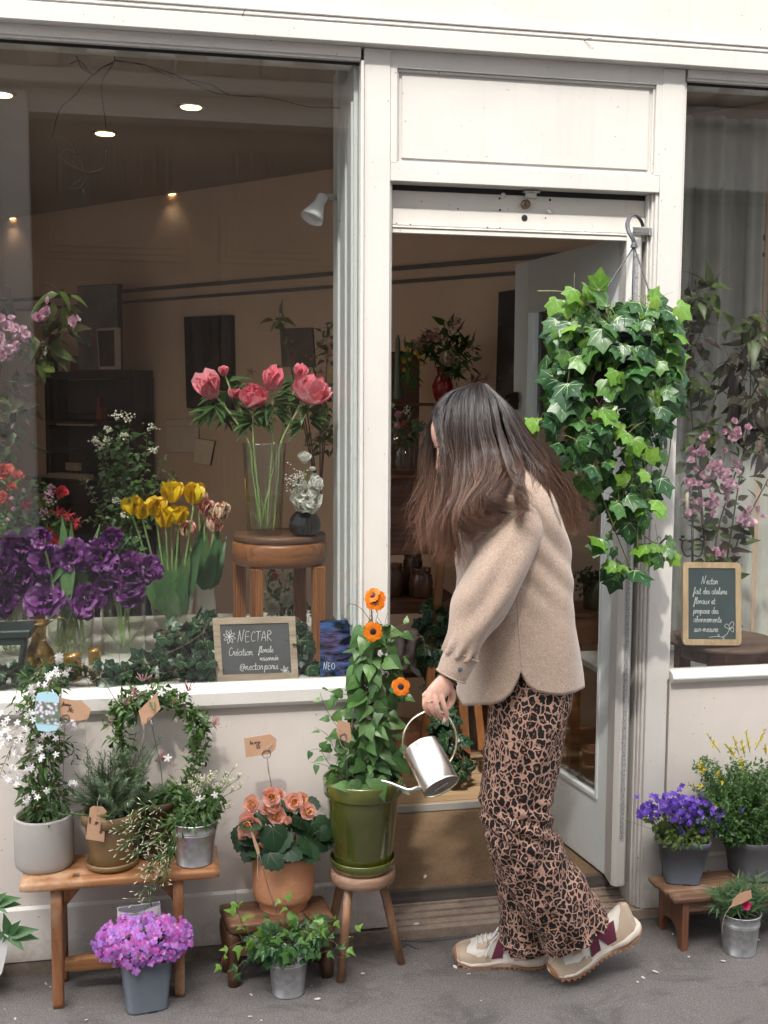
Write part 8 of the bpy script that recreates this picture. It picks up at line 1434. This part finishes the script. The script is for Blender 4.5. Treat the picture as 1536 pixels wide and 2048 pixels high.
sY = .10; slate('chalkboard_sign', 'green chalkboard with handwritten French text in the right window', [at(1366, 1124, sY+.03), at(1482, 1125, sY+.03), at(1483, 1291, sY-.01), at(1366, 1290, sY-.01)], .0175, .010, WOOD('pale_pine', (.62, .46, .28), (.50, .34, .19), 2, .6, .5), m_slate2,
      [(.32, .265, .0105, 'Nectar'), (.18, .385, .0100, 'fait des ateliers'), (.19, .505, .0100, 'floraux et'), (.18, .62, .0100, 'propose des'), (.18, .725, .0100, 'abonnements'), (.19, .84, .0100, 'sur-mesure')], .00075, .014,
      [[(.45, .905), (.58, .895), (.68, .90), (.76, .86), (.80, .80)], [(.80, .80), (.72, .78), (.74, .745), (.79, .76), (.80, .80)], [(.80, .80), (.80, .75), (.86, .715), (.87, .76), (.80, .80)], [(.80, .80), (.87, .79), (.86, .84), (.80, .80)], [(.62, .90), (.60, .87), (.63, .88)], [(.68, .90), (.70, .93), (.71, .90)]])
g = G(); p = at(1424, 1284, sY-.016); lathe(g, p, [(.0028, -.002), (.003, .001), (.0005, .0015)], 12, 0, (0, -1, 0)); tag(g.build('screw', m_steel), 'small round screw in the bottom rail of the green chalkboard', 'screw')
Yr = .30; t = thing('cherry_branches', tuple(at(1440, 1290, Yr)), 'bundle of cherry branches with pink blossom and dark leaves in the right window', 'flower branch')
cherry(t, [[(1430, 1290), (1410, 1100), (1390, 900), (1375, 700), (1392, 590), (1390, 560)], [(1440, 1290), (1450, 1150), (1480, 950), (1500, 800), (1498, 680), (1490, 640)], [(1435, 1290), (1430, 1100), (1460, 980), (1490, 900), (1520, 860)], [(1450, 1290), (1470, 1100), (1540, 950), (1580, 850)], [(1410, 1100), (1400, 900), (1430, 800), (1440, 760)], [(1500, 800), (1540, 720), (1560, 650)]],
       [(1465, 868, 34, 22, 20), (1400, 905, 22, 16, 10), (1440, 935, 36, 26, 22), (1400, 960, 30, 30, 18), (1460, 965, 24, 16, 14), (1425, 1005, 24, 18, 14), (1385, 1020, 20, 20, 8), (1495, 1035, 26, 14, 12), (1436, 1106, 10, 8, 3), (1410, 870, 14, 10, 5)],
       [(1400, 590, 34, 40, Yr-.02, .03, 22), (1390, 680, 34, 50, Yr, .04, 20), (1500, 650, 50, 40, Yr-.03, .04, 24), (1490, 730, 60, 60, Yr, .05, 44), (1400, 760, 40, 50, Yr, .04, 22), (1500, 820, 50, 60, Yr, .04, 34), (1440, 880, 50, 40, Yr-.03, .04, 14), (1530, 900, 30, 60, Yr, .04, 18), (1410, 930, 50, 60, Yr, .04, 14)], Yr, ls=.062, pet=.012)
t = thing('candelabra', tuple(at(1380, 1290, .26)), 'small dark iron candelabra beside the cherry branches', 'candelabra'); g = G(); Y = .26
tube(g, [at(1385, 1285, Y), at(1385, 1120, Y), at(1385, 1040, Y)], .004, 8); tube(g, [at(1385, 1110, Y), at(1372, 1112, Y), at(1364, 1095, Y), at(1366, 1080, Y)], .0025, 7, k=4); tube(g, [at(1385, 1110, Y), at(1400, 1112, Y), at(1406, 1092, Y), at(1404, 1080, Y)], .0025, 7, k=4)
for px, py in ((1366, 1080), (1404, 1080), (1385, 1042)): lathe(g, at(px, py, Y), [(.003, -.004), (.013, 0), (.014, .002), (.005, .003), (.006, .012), (.007, .014)], 16)
g.build('stand', m_blackm, t); g = G(); tube(g, [at(1374, 1035, Y), at(1374, 980, Y)], .006, 10); g.build('candle', M('cream_wax', (.6, .55, .42), .5), t)
g = G(); V0 = []; 
for i in range(200):
    x = 1.62+i*.01; V0.append([x, .72+.018*math.sin(i*.42)+.01*math.sin(i*1.1), 0])
V0 = np.array(V0); loft(g, [V0+[0, 0, .63], V0+[0, 0, 2.5]], 0, False); tag(g.build('curtain', M('pale_linen', (.50, .50, .46), .9, bs=200, bd=.001)), 'pale grey curtain hanging in folds at the back of the right window', 'curtain')
# ============================================================= inside the room
def painting(name, col, c2, c3, sc_=8, rough=.5):
    m, nt, b = _new(name); v = coords(nt); a = noise(nt, v, sc_, 5, .65); a2 = noise(nt, v, sc_*3.2, 4, .6); cc = mixc(nt, ramp(nt, a, [(.45, 0), (.68, .8)]), col, c2); cc = mixc(nt, ramp(nt, a2, [(.60, 0), (.70, .6)]), cc, c3); nt.links.new(cc, b.inputs['Base Color']); b.inputs['Roughness'].default_value = rough; return m
WD = abs((A0-CAM[:2])@nn)
def tow(p, off): return CAM+(np.asarray(p)-CAM)*(1-off/WD)      # along the sight line, to the plane off metres before the wall
def wallq(pts, off=.03): return [tow(wallz(x, y), off) for x, y in pts]
def picture(pts, mat, label, off=.03, cat='painting', name='painting', fr=None, edge=None):
    Q = wallq(pts, off); t = thing(name, tuple(sum(Q)/4), label, cat); g = G(); th_ = min(off-.002, .03); prism(g, Q, (-nn[0]*th_, -nn[1]*th_, 0)); g.build('canvas', edge or m_blackwood, t)
    g = G(); c_ = sum(Q)/len(Q); Q2 = [c_+(q-c_)*(.88 if fr else .985)+np.array([nn[0], nn[1], 0])*.0015 for q in Q]; g.add(Q2, [tuple(range(len(Q2)))], 0, False); g.build('picture', mat, t); return t
picture([(370, 634), (463, 630), (465, 820), (373, 816)], painting('dark_still_life', (.012, .014, .018), (.06, .04, .022), (.12, .06, .028)), 'dark unframed painting hanging on the back wall left of the peonies')
picture([(560, 657), (625, 655), (630, 735), (564, 733)], painting('faded_print', (.10, .075, .065), (.16, .12, .10), (.22, .14, .12)), 'small faded brown print on the back wall above the peonies', .01)
picture([(994, 584), (1075, 572), (1075, 850), (990, 850)], painting('dark_flower_painting', (.018, .010, .009), (.07, .045, .022), (.20, .09, .07), 10), 'tall dark flower painting leaning on the back wall beside the open door', .05)
picture([(1082, 572), (1224, 566), (1224, 830), (1080, 840)], painting('dark_flower_painting_2', (.016, .010, .009), (.07, .04, .02), (.25, .05, .06), 10), 'dark flower painting seen through the glass of the open door', .05)
picture([(332, 840), (398, 836), (398, 905), (332, 905)], painting('handwritten_sheet', (.66, .54, .44), (.60, .48, .40), (.40, .30, .24), 30), 'large sheet of handwritten notes pinned to the back wall', .004, 'paper', 'paper_sheet')
picture([(390, 876), (429, 882), (419, 931), (386, 926)], painting('handwritten_sheet_2', (.74, .62, .48), (.68, .55, .43), (.40, .30, .24), 30), 'smaller handwritten note pinned askew below the large sheet', .012, 'paper', 'paper_sheet')
# dark cabinet with things on it
def wbox(g, x0, x1, y0, y1, off0, off1, mi=0):
    off0 *= .35; off1 *= .35
    a, b_ = tow(wallz(x0, y1), off1), tow(wallz(x1, y1), off1); zt_ = tow(wallz((x0+x1)/2, y0), off1)[2]; n3 = np.array([nn[0], nn[1], 0]); P = [a-n3*(off1-off0), b_-n3*(off1-off0), b_, a]; z = min(a[2], b_[2]); prism(g, [(p[0], p[1], z) for p in P], (0, 0, zt_-z), mi)
t = thing('cabinet', tuple(wallz(180, 1200)), 'tall black writing cabinet with open shelves against the back wall', 'cabinet')
g = G(); wbox(g, 90, 268, 742, 756, .05, .42); wbox(g, 90, 98, 756, 1250, .05, .42); wbox(g, 262, 270, 756, 1250, .05, .42); wbox(g, 98, 262, 760, 1250, .04, .06); g.build('body', m_blackwood, t)
g = G(); wbox(g, 98, 262, 842, 850, .061, .42); g.cut(); wbox(g, 60, 268, 960, 985, .061, .75); g.cut(); wbox(g, 98, 262, 900, 906, .061, .42); g.build('shelf', m_blackwood, t)
n3 = np.array([nn[0], nn[1], 0])
t = picture([(160, 572), (240, 567), (238, 740), (158, 742)], painting('grey_flower_canvas', (.16, .155, .15), (.07, .085, .07), (.50, .03, .04), 7), 'grey painting of red flowers in a vase standing on the black cabinet', .28)
picture([(196, 657), (234, 655), (234, 738), (200, 738)], painting('small_dark_print', (.02, .022, .02), (.05, .04, .025), (.1, .06, .03)), 'small print in a wide white mount before the grey flower painting', .33, 'picture', 'small_picture', True, M('white_mount', (.50, .42, .35), .7))
for x0, x1, y0, col, lab in ((95, 104, 705, (.10, .03, .05), 'dark red book at the left on the cabinet'), (104, 112, 715, (.05, .05, .06), 'black book second on the cabinet'), (118, 142, 712, (.42, .34, .28), 'pale printed box standing on the cabinet'), (142, 168, 712, (.22, .07, .045), 'red-brown book right of the pale box')):
    g = G(); wbox(g, x0, x1, y0+0, 742, .2, .36); tag(g.build('book', M('book_%d' % x0, col, .6, vs=30, col2=(.0+col[0]*.6, col[1]*.6, col[2]*.6))), lab, 'book', 'books on the black cabinet')
for x0, x1, y, z, lab in ((45, 110, 952, 960, 'open pale notebook lying on the desk flap'), (92, 158, 948, 955, 'sheet of pale paper on the desk flap'), (128, 155, 926, 940, 'crumpled cream paper on the desk'), (112, 188, 848, 851, 'pale ruler lying on the middle shelf')):
    g = G(); wbox(g, x0, x1, y, z, .45, .7 if y > 940 else .5); tag(g.build('paper', M('old_paper', (.45, .34, .24), .7)), lab, 'paper', 'papers on the desk')
g = G(); wbox(g, 192, 203, 815, 852, .25, .33); wbox(g, 194, 200, 795, 815, .27, .31); tag(g.build('bottle', M('red_label_bottle', (.28, .05, .03), .4)), 'small red bottle with a pale cap on the middle shelf', 'bottle')
# pink and yellow flowers behind the peonies, seen far in
def roombouquet(name, label, pts, Y, leafmat, blobs, fl_, vase=None):
    t = thing(name, tuple(pts), label, 'bouquet'); g = G(); st = G(); leaves(g, blobs, [T_MED, T_NAR], .055*(Y+2.9)/5, stems=st, jit=.6, droop=.1)
    for k, b_ in enumerate(blobs): tube(st, [np.asarray(pts), (np.asarray(pts)+at(b_[0], b_[1], Y))/2+[0, 0, .02], at(b_[0], b_[1], Y)], .003, 5, k=4)
    g.build('foliage', leafmat, t); st.build('stem', m_twig, t); D = {}
    for px, py, s, mat, kind in fl_:
        gg = D.setdefault(mat.name, (G(), mat))[0]; R = msz(s, Y); p = at(px, py, Y-.08)
        if kind == 'b': bloom(gg, T_pe, p-[0, 0, R*.3], rdir(.3, (0, -.9, .5)), [(6, .4, R*.9, 0), (8, .8, R*1.05, 0), (8, 1.2, R*1.05, 0)], 0, .15)
        elif kind == 's': 
            for _ in range(22): gg.inst(T_NAR, mat34(p, rdir(.8, (.2, -.3, .2)), rdir(.5), R*(1+RNG.random()), R*.6))
        else:
            for _ in range(40): star(gg, T_petal(.9, 0, .1, 0, 2, 2), p+RNG.normal(size=3)*R*.5, rdir(.5), R*.22, 5)
    for i, (gg, mat) in enumerate(D.values()): gg.build('flowers', mat, t)
    return t
P_yw = LEAF('daffodil_petal', [(.75, .50, .03), (.85, .62, .08)], .5, .2); P_dk = LEAF('maroon_flower', [(.10, .015, .03), (.20, .04, .07)], .5, .1); P_cp = LEAF('cream_peony_petal', [(.72, .56, .40), (.84, .72, .56)], .5, .2); P_mp = LEAF('dusty_pink_petal', [(.40, .17, .16), (.60, .32, .28)], .5, .2)
Yb = 1.5; roombouquet('tall_bouquet', 'tall arrangement of blossom twigs and daffodils behind the peonies', at(640, 1010, Yb), Yb, L_chr, [(560, 640, 14, 16, Yb, .03, 14), (655, 700, 22, 60, Yb, .08, 40), (640, 800, 40, 50, Yb, .1, 50), (600, 740, 20, 14, Yb, .05, 10), (650, 880, 30, 40, Yb, .1, 40), (580, 690, 8, 8, Yb, .03, 4)],
    [(662, 742, 13, P_yw, 'b'), (640, 840, 16, P_yw, 'b'), (600, 850, 12, P_cor, 'b'), (553, 735, 8, P_dk, 's'), (640, 745, 8, P_dk, 's'), (672, 645, 7, P_dk, 's'), (500, 745, 8, P_dk, 's'), (583, 703, 5, P_mp, 'b'), (612, 712, 5, P_mp, 'b'), (622, 718, 5, P_mp, 'b'), (570, 685, 4, P_mp, 'b'), (660, 710, 10, P_mp, 'x'), (672, 690, 10, P_mp, 'x'), (655, 800, 9, P_dk, 'b')])
# mantel with bouquet in the doorway
Ym = 1.32; Z = lambda px, py: at(px, py, Ym)[2]; xa, xb = at(700, 845, Ym)[0], at(1000, 845, Ym)[0]
t = thing('sideboard', ((xa+xb)/2, Ym, .11), 'dark red-brown sideboard with a raised shelf behind the woman', 'sideboard'); g = G(); box(g, (xa, Ym-.15, Z(880, 952)), (xb, Ym+.2, Z(880, 944)), 0, .003); box(g, (xa+.03, Ym-.12, Z(880, 1100)), (xb-.03, Ym+.2, Z(880, 952)-.0005), 0, .003); g.build('top', m_redwood, t)
g = G(); 
for x in (xa+.04, xb-.08): g.cut(); box(g, (x, Ym-.1, .11), (x+.04, Ym-.06, Z(880, 1100)-.0005)); g.cut(); box(g, (x, Ym+.12, .11), (x+.04, Ym+.16, Z(880, 1100)-.0005))
g.build('leg', m_redwood, t); g = G(); box(g, (xa+.05, Ym+.0, Z(880, 812)), (at(880, 812, Ym)[0], Ym+.2, Z(880, 806)), 0, .002); box(g, (xa+.05, Ym+.19, Z(880, 944)+.001), (at(860, 812, Ym)[0], Ym+.21, Z(880, 700)), 0); g.build('shelf', m_redwood, t)
zs = Z(880, 806); c = np.array([at(885, 806, Ym+.1)[0], Ym+.1, zs+.001]); t = thing('porcelain_vase', tuple(c), 'red and white patterned porcelain vase on the sideboard shelf behind the woman', 'vase'); g = G(); k = msz(1, Ym); lathe(g, c, [(k*12, 0), (k*14, k*3), (k*20, k*20), (k*22, k*34), (k*16, k*50), (k*11, k*58), (k*13, k*70), (k*15, k*74), (k*12, k*72)], 36, cap=False); g.build('body', painting('red_white_porcelain', (.22, .012, .015), (.32, .03, .03), (.55, .45, .4), 26, .25), t)
roombouquet('large_bouquet', 'large bouquet around a cream peony in the patterned vase behind the woman', c+[0, 0, k*72], Ym+.05, L_jas, [(895, 700, 44, 34, Ym+.05, .1, 90), (850, 690, 26, 24, Ym+.05, .08, 34), (920, 740, 34, 26, Ym+.05, .08, 40), (900, 660, 16, 14, Ym, .04, 10), (930, 700, 22, 26, Ym, .05, 26)], [(890, 706, 24, P_cp, 'b'), (855, 675, 14, P_mp, 'x'), (870, 672, 14, P_mp, 'x'), (910, 645, 14, P_mp, 'x'), (835, 690, 12, P_mp, 'x'), (930, 690, 12, P_dk, 'b'), (950, 765, 16, P_dk, 's'), (970, 760, 14, P_mp, 's'), (905, 660, 12, P_cp, 'x')])
roombouquet('yellow_bouquet', 'bunch of small yellow flowers with long stems left of the large bouquet', at(808, 800, Ym), Ym, L_thun, [(815, 740, 18, 40, Ym, .05, 40), (825, 705, 20, 14, Ym, .04, 20)], [(812, 700, 7, P_yw, 'b'), (828, 706, 8, P_yw, 'b'), (806, 722, 7, P_yw, 'b'), (838, 714, 7, P_yw, 'b'), (818, 718, 6, P_yw, 'b'), (842, 730, 5, P_yw, 'b'), (808, 740, 6, P_yw, 'b')])
roombouquet('pink_bouquet', 'pink flowers with grey-green leaves at the edge of the doorway', at(805, 930, Ym-.1), Ym-.1, L_ros, [(815, 860, 30, 22, Ym-.1, .06, 40), (800, 880, 20, 20, Ym-.1, .05, 20)], [(795, 828, 11, P_chr, 'b'), (806, 845, 9, P_cor, 'b'), (790, 850, 10, P_chr, 'b'), (812, 820, 8, P_cr, 'x'), (785, 812, 6, P_cr, 'x')])
c = np.array([at(805, 944, Ym-.1)[0], Ym-.1, Z(880, 944)]); glassvase('glass_vase', 'plain glass vase of pink flowers on the sideboard at the doorway edge', c, [(.04, 0), (.044, .004), (.05, .16)], m_clear, .1)
g = G(); a = at(795, 790, Ym); lathe(g, a, [(k*9, -k*8), (k*10, 0), (k*7, k*20), (k*4.5, k*108), (k*1.5, k*118)], 14); tag(g.build('candle', M('green_wax', (.10, .12, .09), .5)), 'tall grey-green tapered candle at the left edge of the doorway', 'candle')
# crocks, shelf, easel, cloth, ivy, terracotta pot inside the doorway
Yk = 1.25; zk = at(835, 1190, Yk)[2]; t = thing('low_shelf', tuple(at(840, 1200, Yk)), 'dark red-brown wooden shelf with stoneware jars inside the doorway', 'shelf'); g = G(); xa, xb = at(700, 1200, Yk)[0], at(905, 1200, Yk)[0]; box(g, (xa, Yk-.12, zk-.05), (xb, Yk+.15, zk), 0, .002); z2 = at(835, 1330, Yk)[2]; box(g, (xa, Yk-.12, z2-.02), (xb, Yk+.15, z2), 0, .002); g.build('shelf', m_redwood, t)
g = G(); 
for x in (xa+.005, xb-.03): g.cut(); box(g, (x, Yk-.11, .11), (x+.025, Yk-.09, zk-.0505)); g.cut(); box(g, (x, Yk+.1, .11), (x+.025, Yk+.12, zk-.0505))
g.build('leg', m_redwood, t); k = msz(1, Yk); m_sg = M('brown_salt_glaze', (.13, .06, .03), .25, col2=(.07, .03, .018), vs=10, coat=.5)
for px, w, h, lab, YY in ((842, 24, 60, 'squat brown stoneware jar with a double rim on the low shelf', Yk-.05), (825, 22, 88, 'taller brown stoneware jug with a drip glazed neck behind the squat jar', Yk+.06), (788, 20, 66, 'brown stoneware jar at the edge of the doorway', Yk)):
    p = np.array([at(px, 1190, YY)[0], YY, zk]); g = G(); lathe(g, p, [(k*w*.8, 0), (k*w*.95, k*4), (k*w, k*h*.5), (k*w*.9, k*h*.75), (k*w*.78, k*h*.82), (k*w*.85, k*h*.86), (k*w*.8, k*h*.95), (k*w*.86, k*h), (k*w*.7, k*h)], 30); tag(g.build('stoneware_jar', m_sg), lab, 'jar', 'brown stoneware jars')
Ye = .95; t = thing('easel', tuple(at(900, 1540, Ye)), 'orange-brown wooden easel standing inside the doorway behind the watering can', 'easel')
for P, w in (([(886, 1100), (868, 1280), (850, 1480)], .014), ([(926, 1400), (931, 1460), (934, 1528)], .016), ([(955, 1400), (962, 1470), (965, 1500)], .014)):
    g = G(); a, b_ = at(*P[0], Ye), at(*P[-1], Ye); d = b_-a; s = np.array([w, 0, 0]); prism(g, [a-s, a+s, b_+s, b_-s], (0, .02, 0)); g.build('leg', m_walnut_v, t)
g = G(); a, b_ = at(860, 1395, Ye), at(1000, 1385, Ye); box(g, (a[0], Ye+.021, a[2]-.015), (b_[0], Ye+.035, a[2]+.015)); g.build('crossbar', m_walnut, t)
def cloth(name, label, px0, px1, py0, py1, Y, col, seed):
    g = G(); R = []
    for j in range(16):
        r_ = []
        for i in range(26): u, v_ = i/25, j/15; p = at(px0+(px1-px0)*(u+.12*math.sin(v_*4+seed)*(v_)), py0+(py1-py0)*v_*(1+.12*math.sin(u*7+seed)), Y); p[1] += .05*mnoise.noise(Vector((u*4+seed, v_*3, 0)))+.02*math.sin(u*16+v_*3); r_.append(p)
        R.append(np.array(r_))
    loft(g, R, 0, False); o = g.build(name, M(name+'_white%d' % seed, col, .85, bs=40, bd=.003)); tag(o, label, 'cloth'); md = o.modifiers.new('t', 'SOLIDIFY'); md.thickness = .003
cloth('white_cloth', 'crumpled white cloth spilling from the low shelf inside the doorway', 786, 850, 1262, 1345, 1.08, (.42, .38, .37), 1); cloth('dust_sheet', 'white dust sheet hanging behind the easel legs', 890, 990, 1410, 1500, 1.35, (.36, .34, .33), 5)
t = thing('indoor_ivy', tuple(at(880, 1480, 1.0)), 'dark ivy trailing beside the easel behind the watering can', 'ivy'); g = G(); st = G()
leaves(g, [(872, 1235, 30, 40, .98, .06, 60), (868, 1300, 28, 50, .98, .06, 60), (880, 1380, 24, 50, .96, .06, 40), (885, 1450, 32, 40, .88, .05, 44), (900, 1480, 24, 26, .85, .04, 20), (925, 1530, 32, 16, .84, .04, 22)], T_IVY, .042, stems=st, jit=.4); tube(st, [at(885, 1230, .98), at(870, 1330, .98), at(885, 1450, .9), at(905, 1500, .86), at(960, 1528, .84)], .002, 5, k=5); tube(st, [at(925, 1530, .84), at(940, 1538, .82), at(950, 1530, .82)], .002, 5, k=3)
g.build('foliage', [L_ivyd, L_ivyv], t); st.build('stem', m_twig, t)
c, r = potfit(782, 846, 1540, .11); h = ztop(812, 1462, c[1]-.04)-.11; t = potted('terracotta_pot', 'smooth straight-sided terracotta planter on the wooden floor behind the watering can', 'planter', c, [(r*.88, 0), (r*.9, .004), (r*.97, h*.3), (r*1.05, h-.004), (r*1.04, h), (r*.93, h), (r*.9, h*.6)], m_terra2, r*.9, .11+h*.6)
# beyond the glass door: sideboard, green bucket, jar, flowerpots
Ys = .95; zz = at(1180, 1215, Ys)[2]; t = thing('carved_console', tuple(at(1180, 1500, Ys)), 'carved dark wooden console seen through the open door', 'console'); g = G(); xa, xb = at(1120, 1215, Ys)[0], at(1290, 1215, Ys)[0]; box(g, (xa, Ys-.12, zz-.012), (xb, Ys+.15, zz), 0, .002); box(g, (xa+.01, Ys-.11, at(1180, 1275, Ys)[2]), (xb, Ys+.14, zz-.0125)); g.build('top', m_redwood, t)
g = G(); box(g, (xa+.015, Ys-.1, .11), (xa+.05, Ys-.06, at(1180, 1275, Ys)[2]-.0005)); box(g, (xb-.04, Ys-.1, .11), (xb-.01, Ys-.06, at(1180, 1275, Ys)[2]-.0005)); box(g, (xa+.03, Ys-.1, at(1180, 1485, Ys)[2]), (xb-.03, Ys+.12, at(1180, 1473, Ys)[2]), 0, .002); g.build('leg', m_walnut, t)
k = msz(1, Ys-.03); p = np.array([at(1190, 1213, Ys-.02)[0], Ys-.02, zz]); t = thing('green_metal_planter', tuple(p), 'dull green metal planter with small round leaves on the carved console', 'planter'); g = G(); lathe(g, p, [(k*24, 0), (k*25, k*2), (k*27, k*62), (k*26, k*62), (k*24, k*40)], 32, cap=False); g.build('pot', M('olive_metal', (.10, .12, .07), .35, .7), t); g = G(); leaves(g, [(1175, 1150, 26, 16, Ys-.04, .05, 120), (1165, 1175, 14, 24, Ys-.08, .02, 50)], T_leaf(.8, 3, .1, .1), .014, jit=.6); g.build('foliage', L_ivyd, t)
Yj = .62; p = gr(1142, 1618, .11); t = thing('glass_jar', tuple(p), 'large ribbed glass jar on the floor behind the open door', 'jar'); k = msz(1, p[1]); g = G(); P_ = [(k*24, 0), (k*28, k*4), (k*30, k*50)]+[(k*(30+(1.6 if i % 2 else -.6)), k*(54+i*5)) for i in range(6)]+[(k*29, k*86)]; lathe(g, p, P_+[(r_-.004, h_) for r_, h_ in P_[::-1]], 40); g.build('glass', m_clear, t); g = G(); lathe(g, p+[0, 0, k*84], [(k*30, 0), (k*30.6, k*1), (k*29, k*2), (k*27, k*1)], 40, cap=False); g.build('rim', m_clear, t)
for i, (px, py, w, z0) in enumerate(((1192, 1600, 27, .11), (1192, 1600, 26, .17), (1192, 1600, 27, .225))):
    p = gr(px, py, .11); p = np.array([p[0], p[1]+.03, z0]); k = msz(1, p[1]); g = G(); lathe(g, p, [(k*w*.75, 0), (k*w*.92, .05), (k*w, .052), (k*w, .066), (k*w*.9, .066), (k*w*.85, .04)], 32); tag(g.build('flowerpot', m_terra2), ['lowest of the stacked terracotta flowerpots behind the open door', 'middle one of the stacked terracotta flowerpots behind the open door', 'topmost of the stacked terracotta flowerpots behind the open door'][i], 'flowerpot', 'stacked flowerpots')
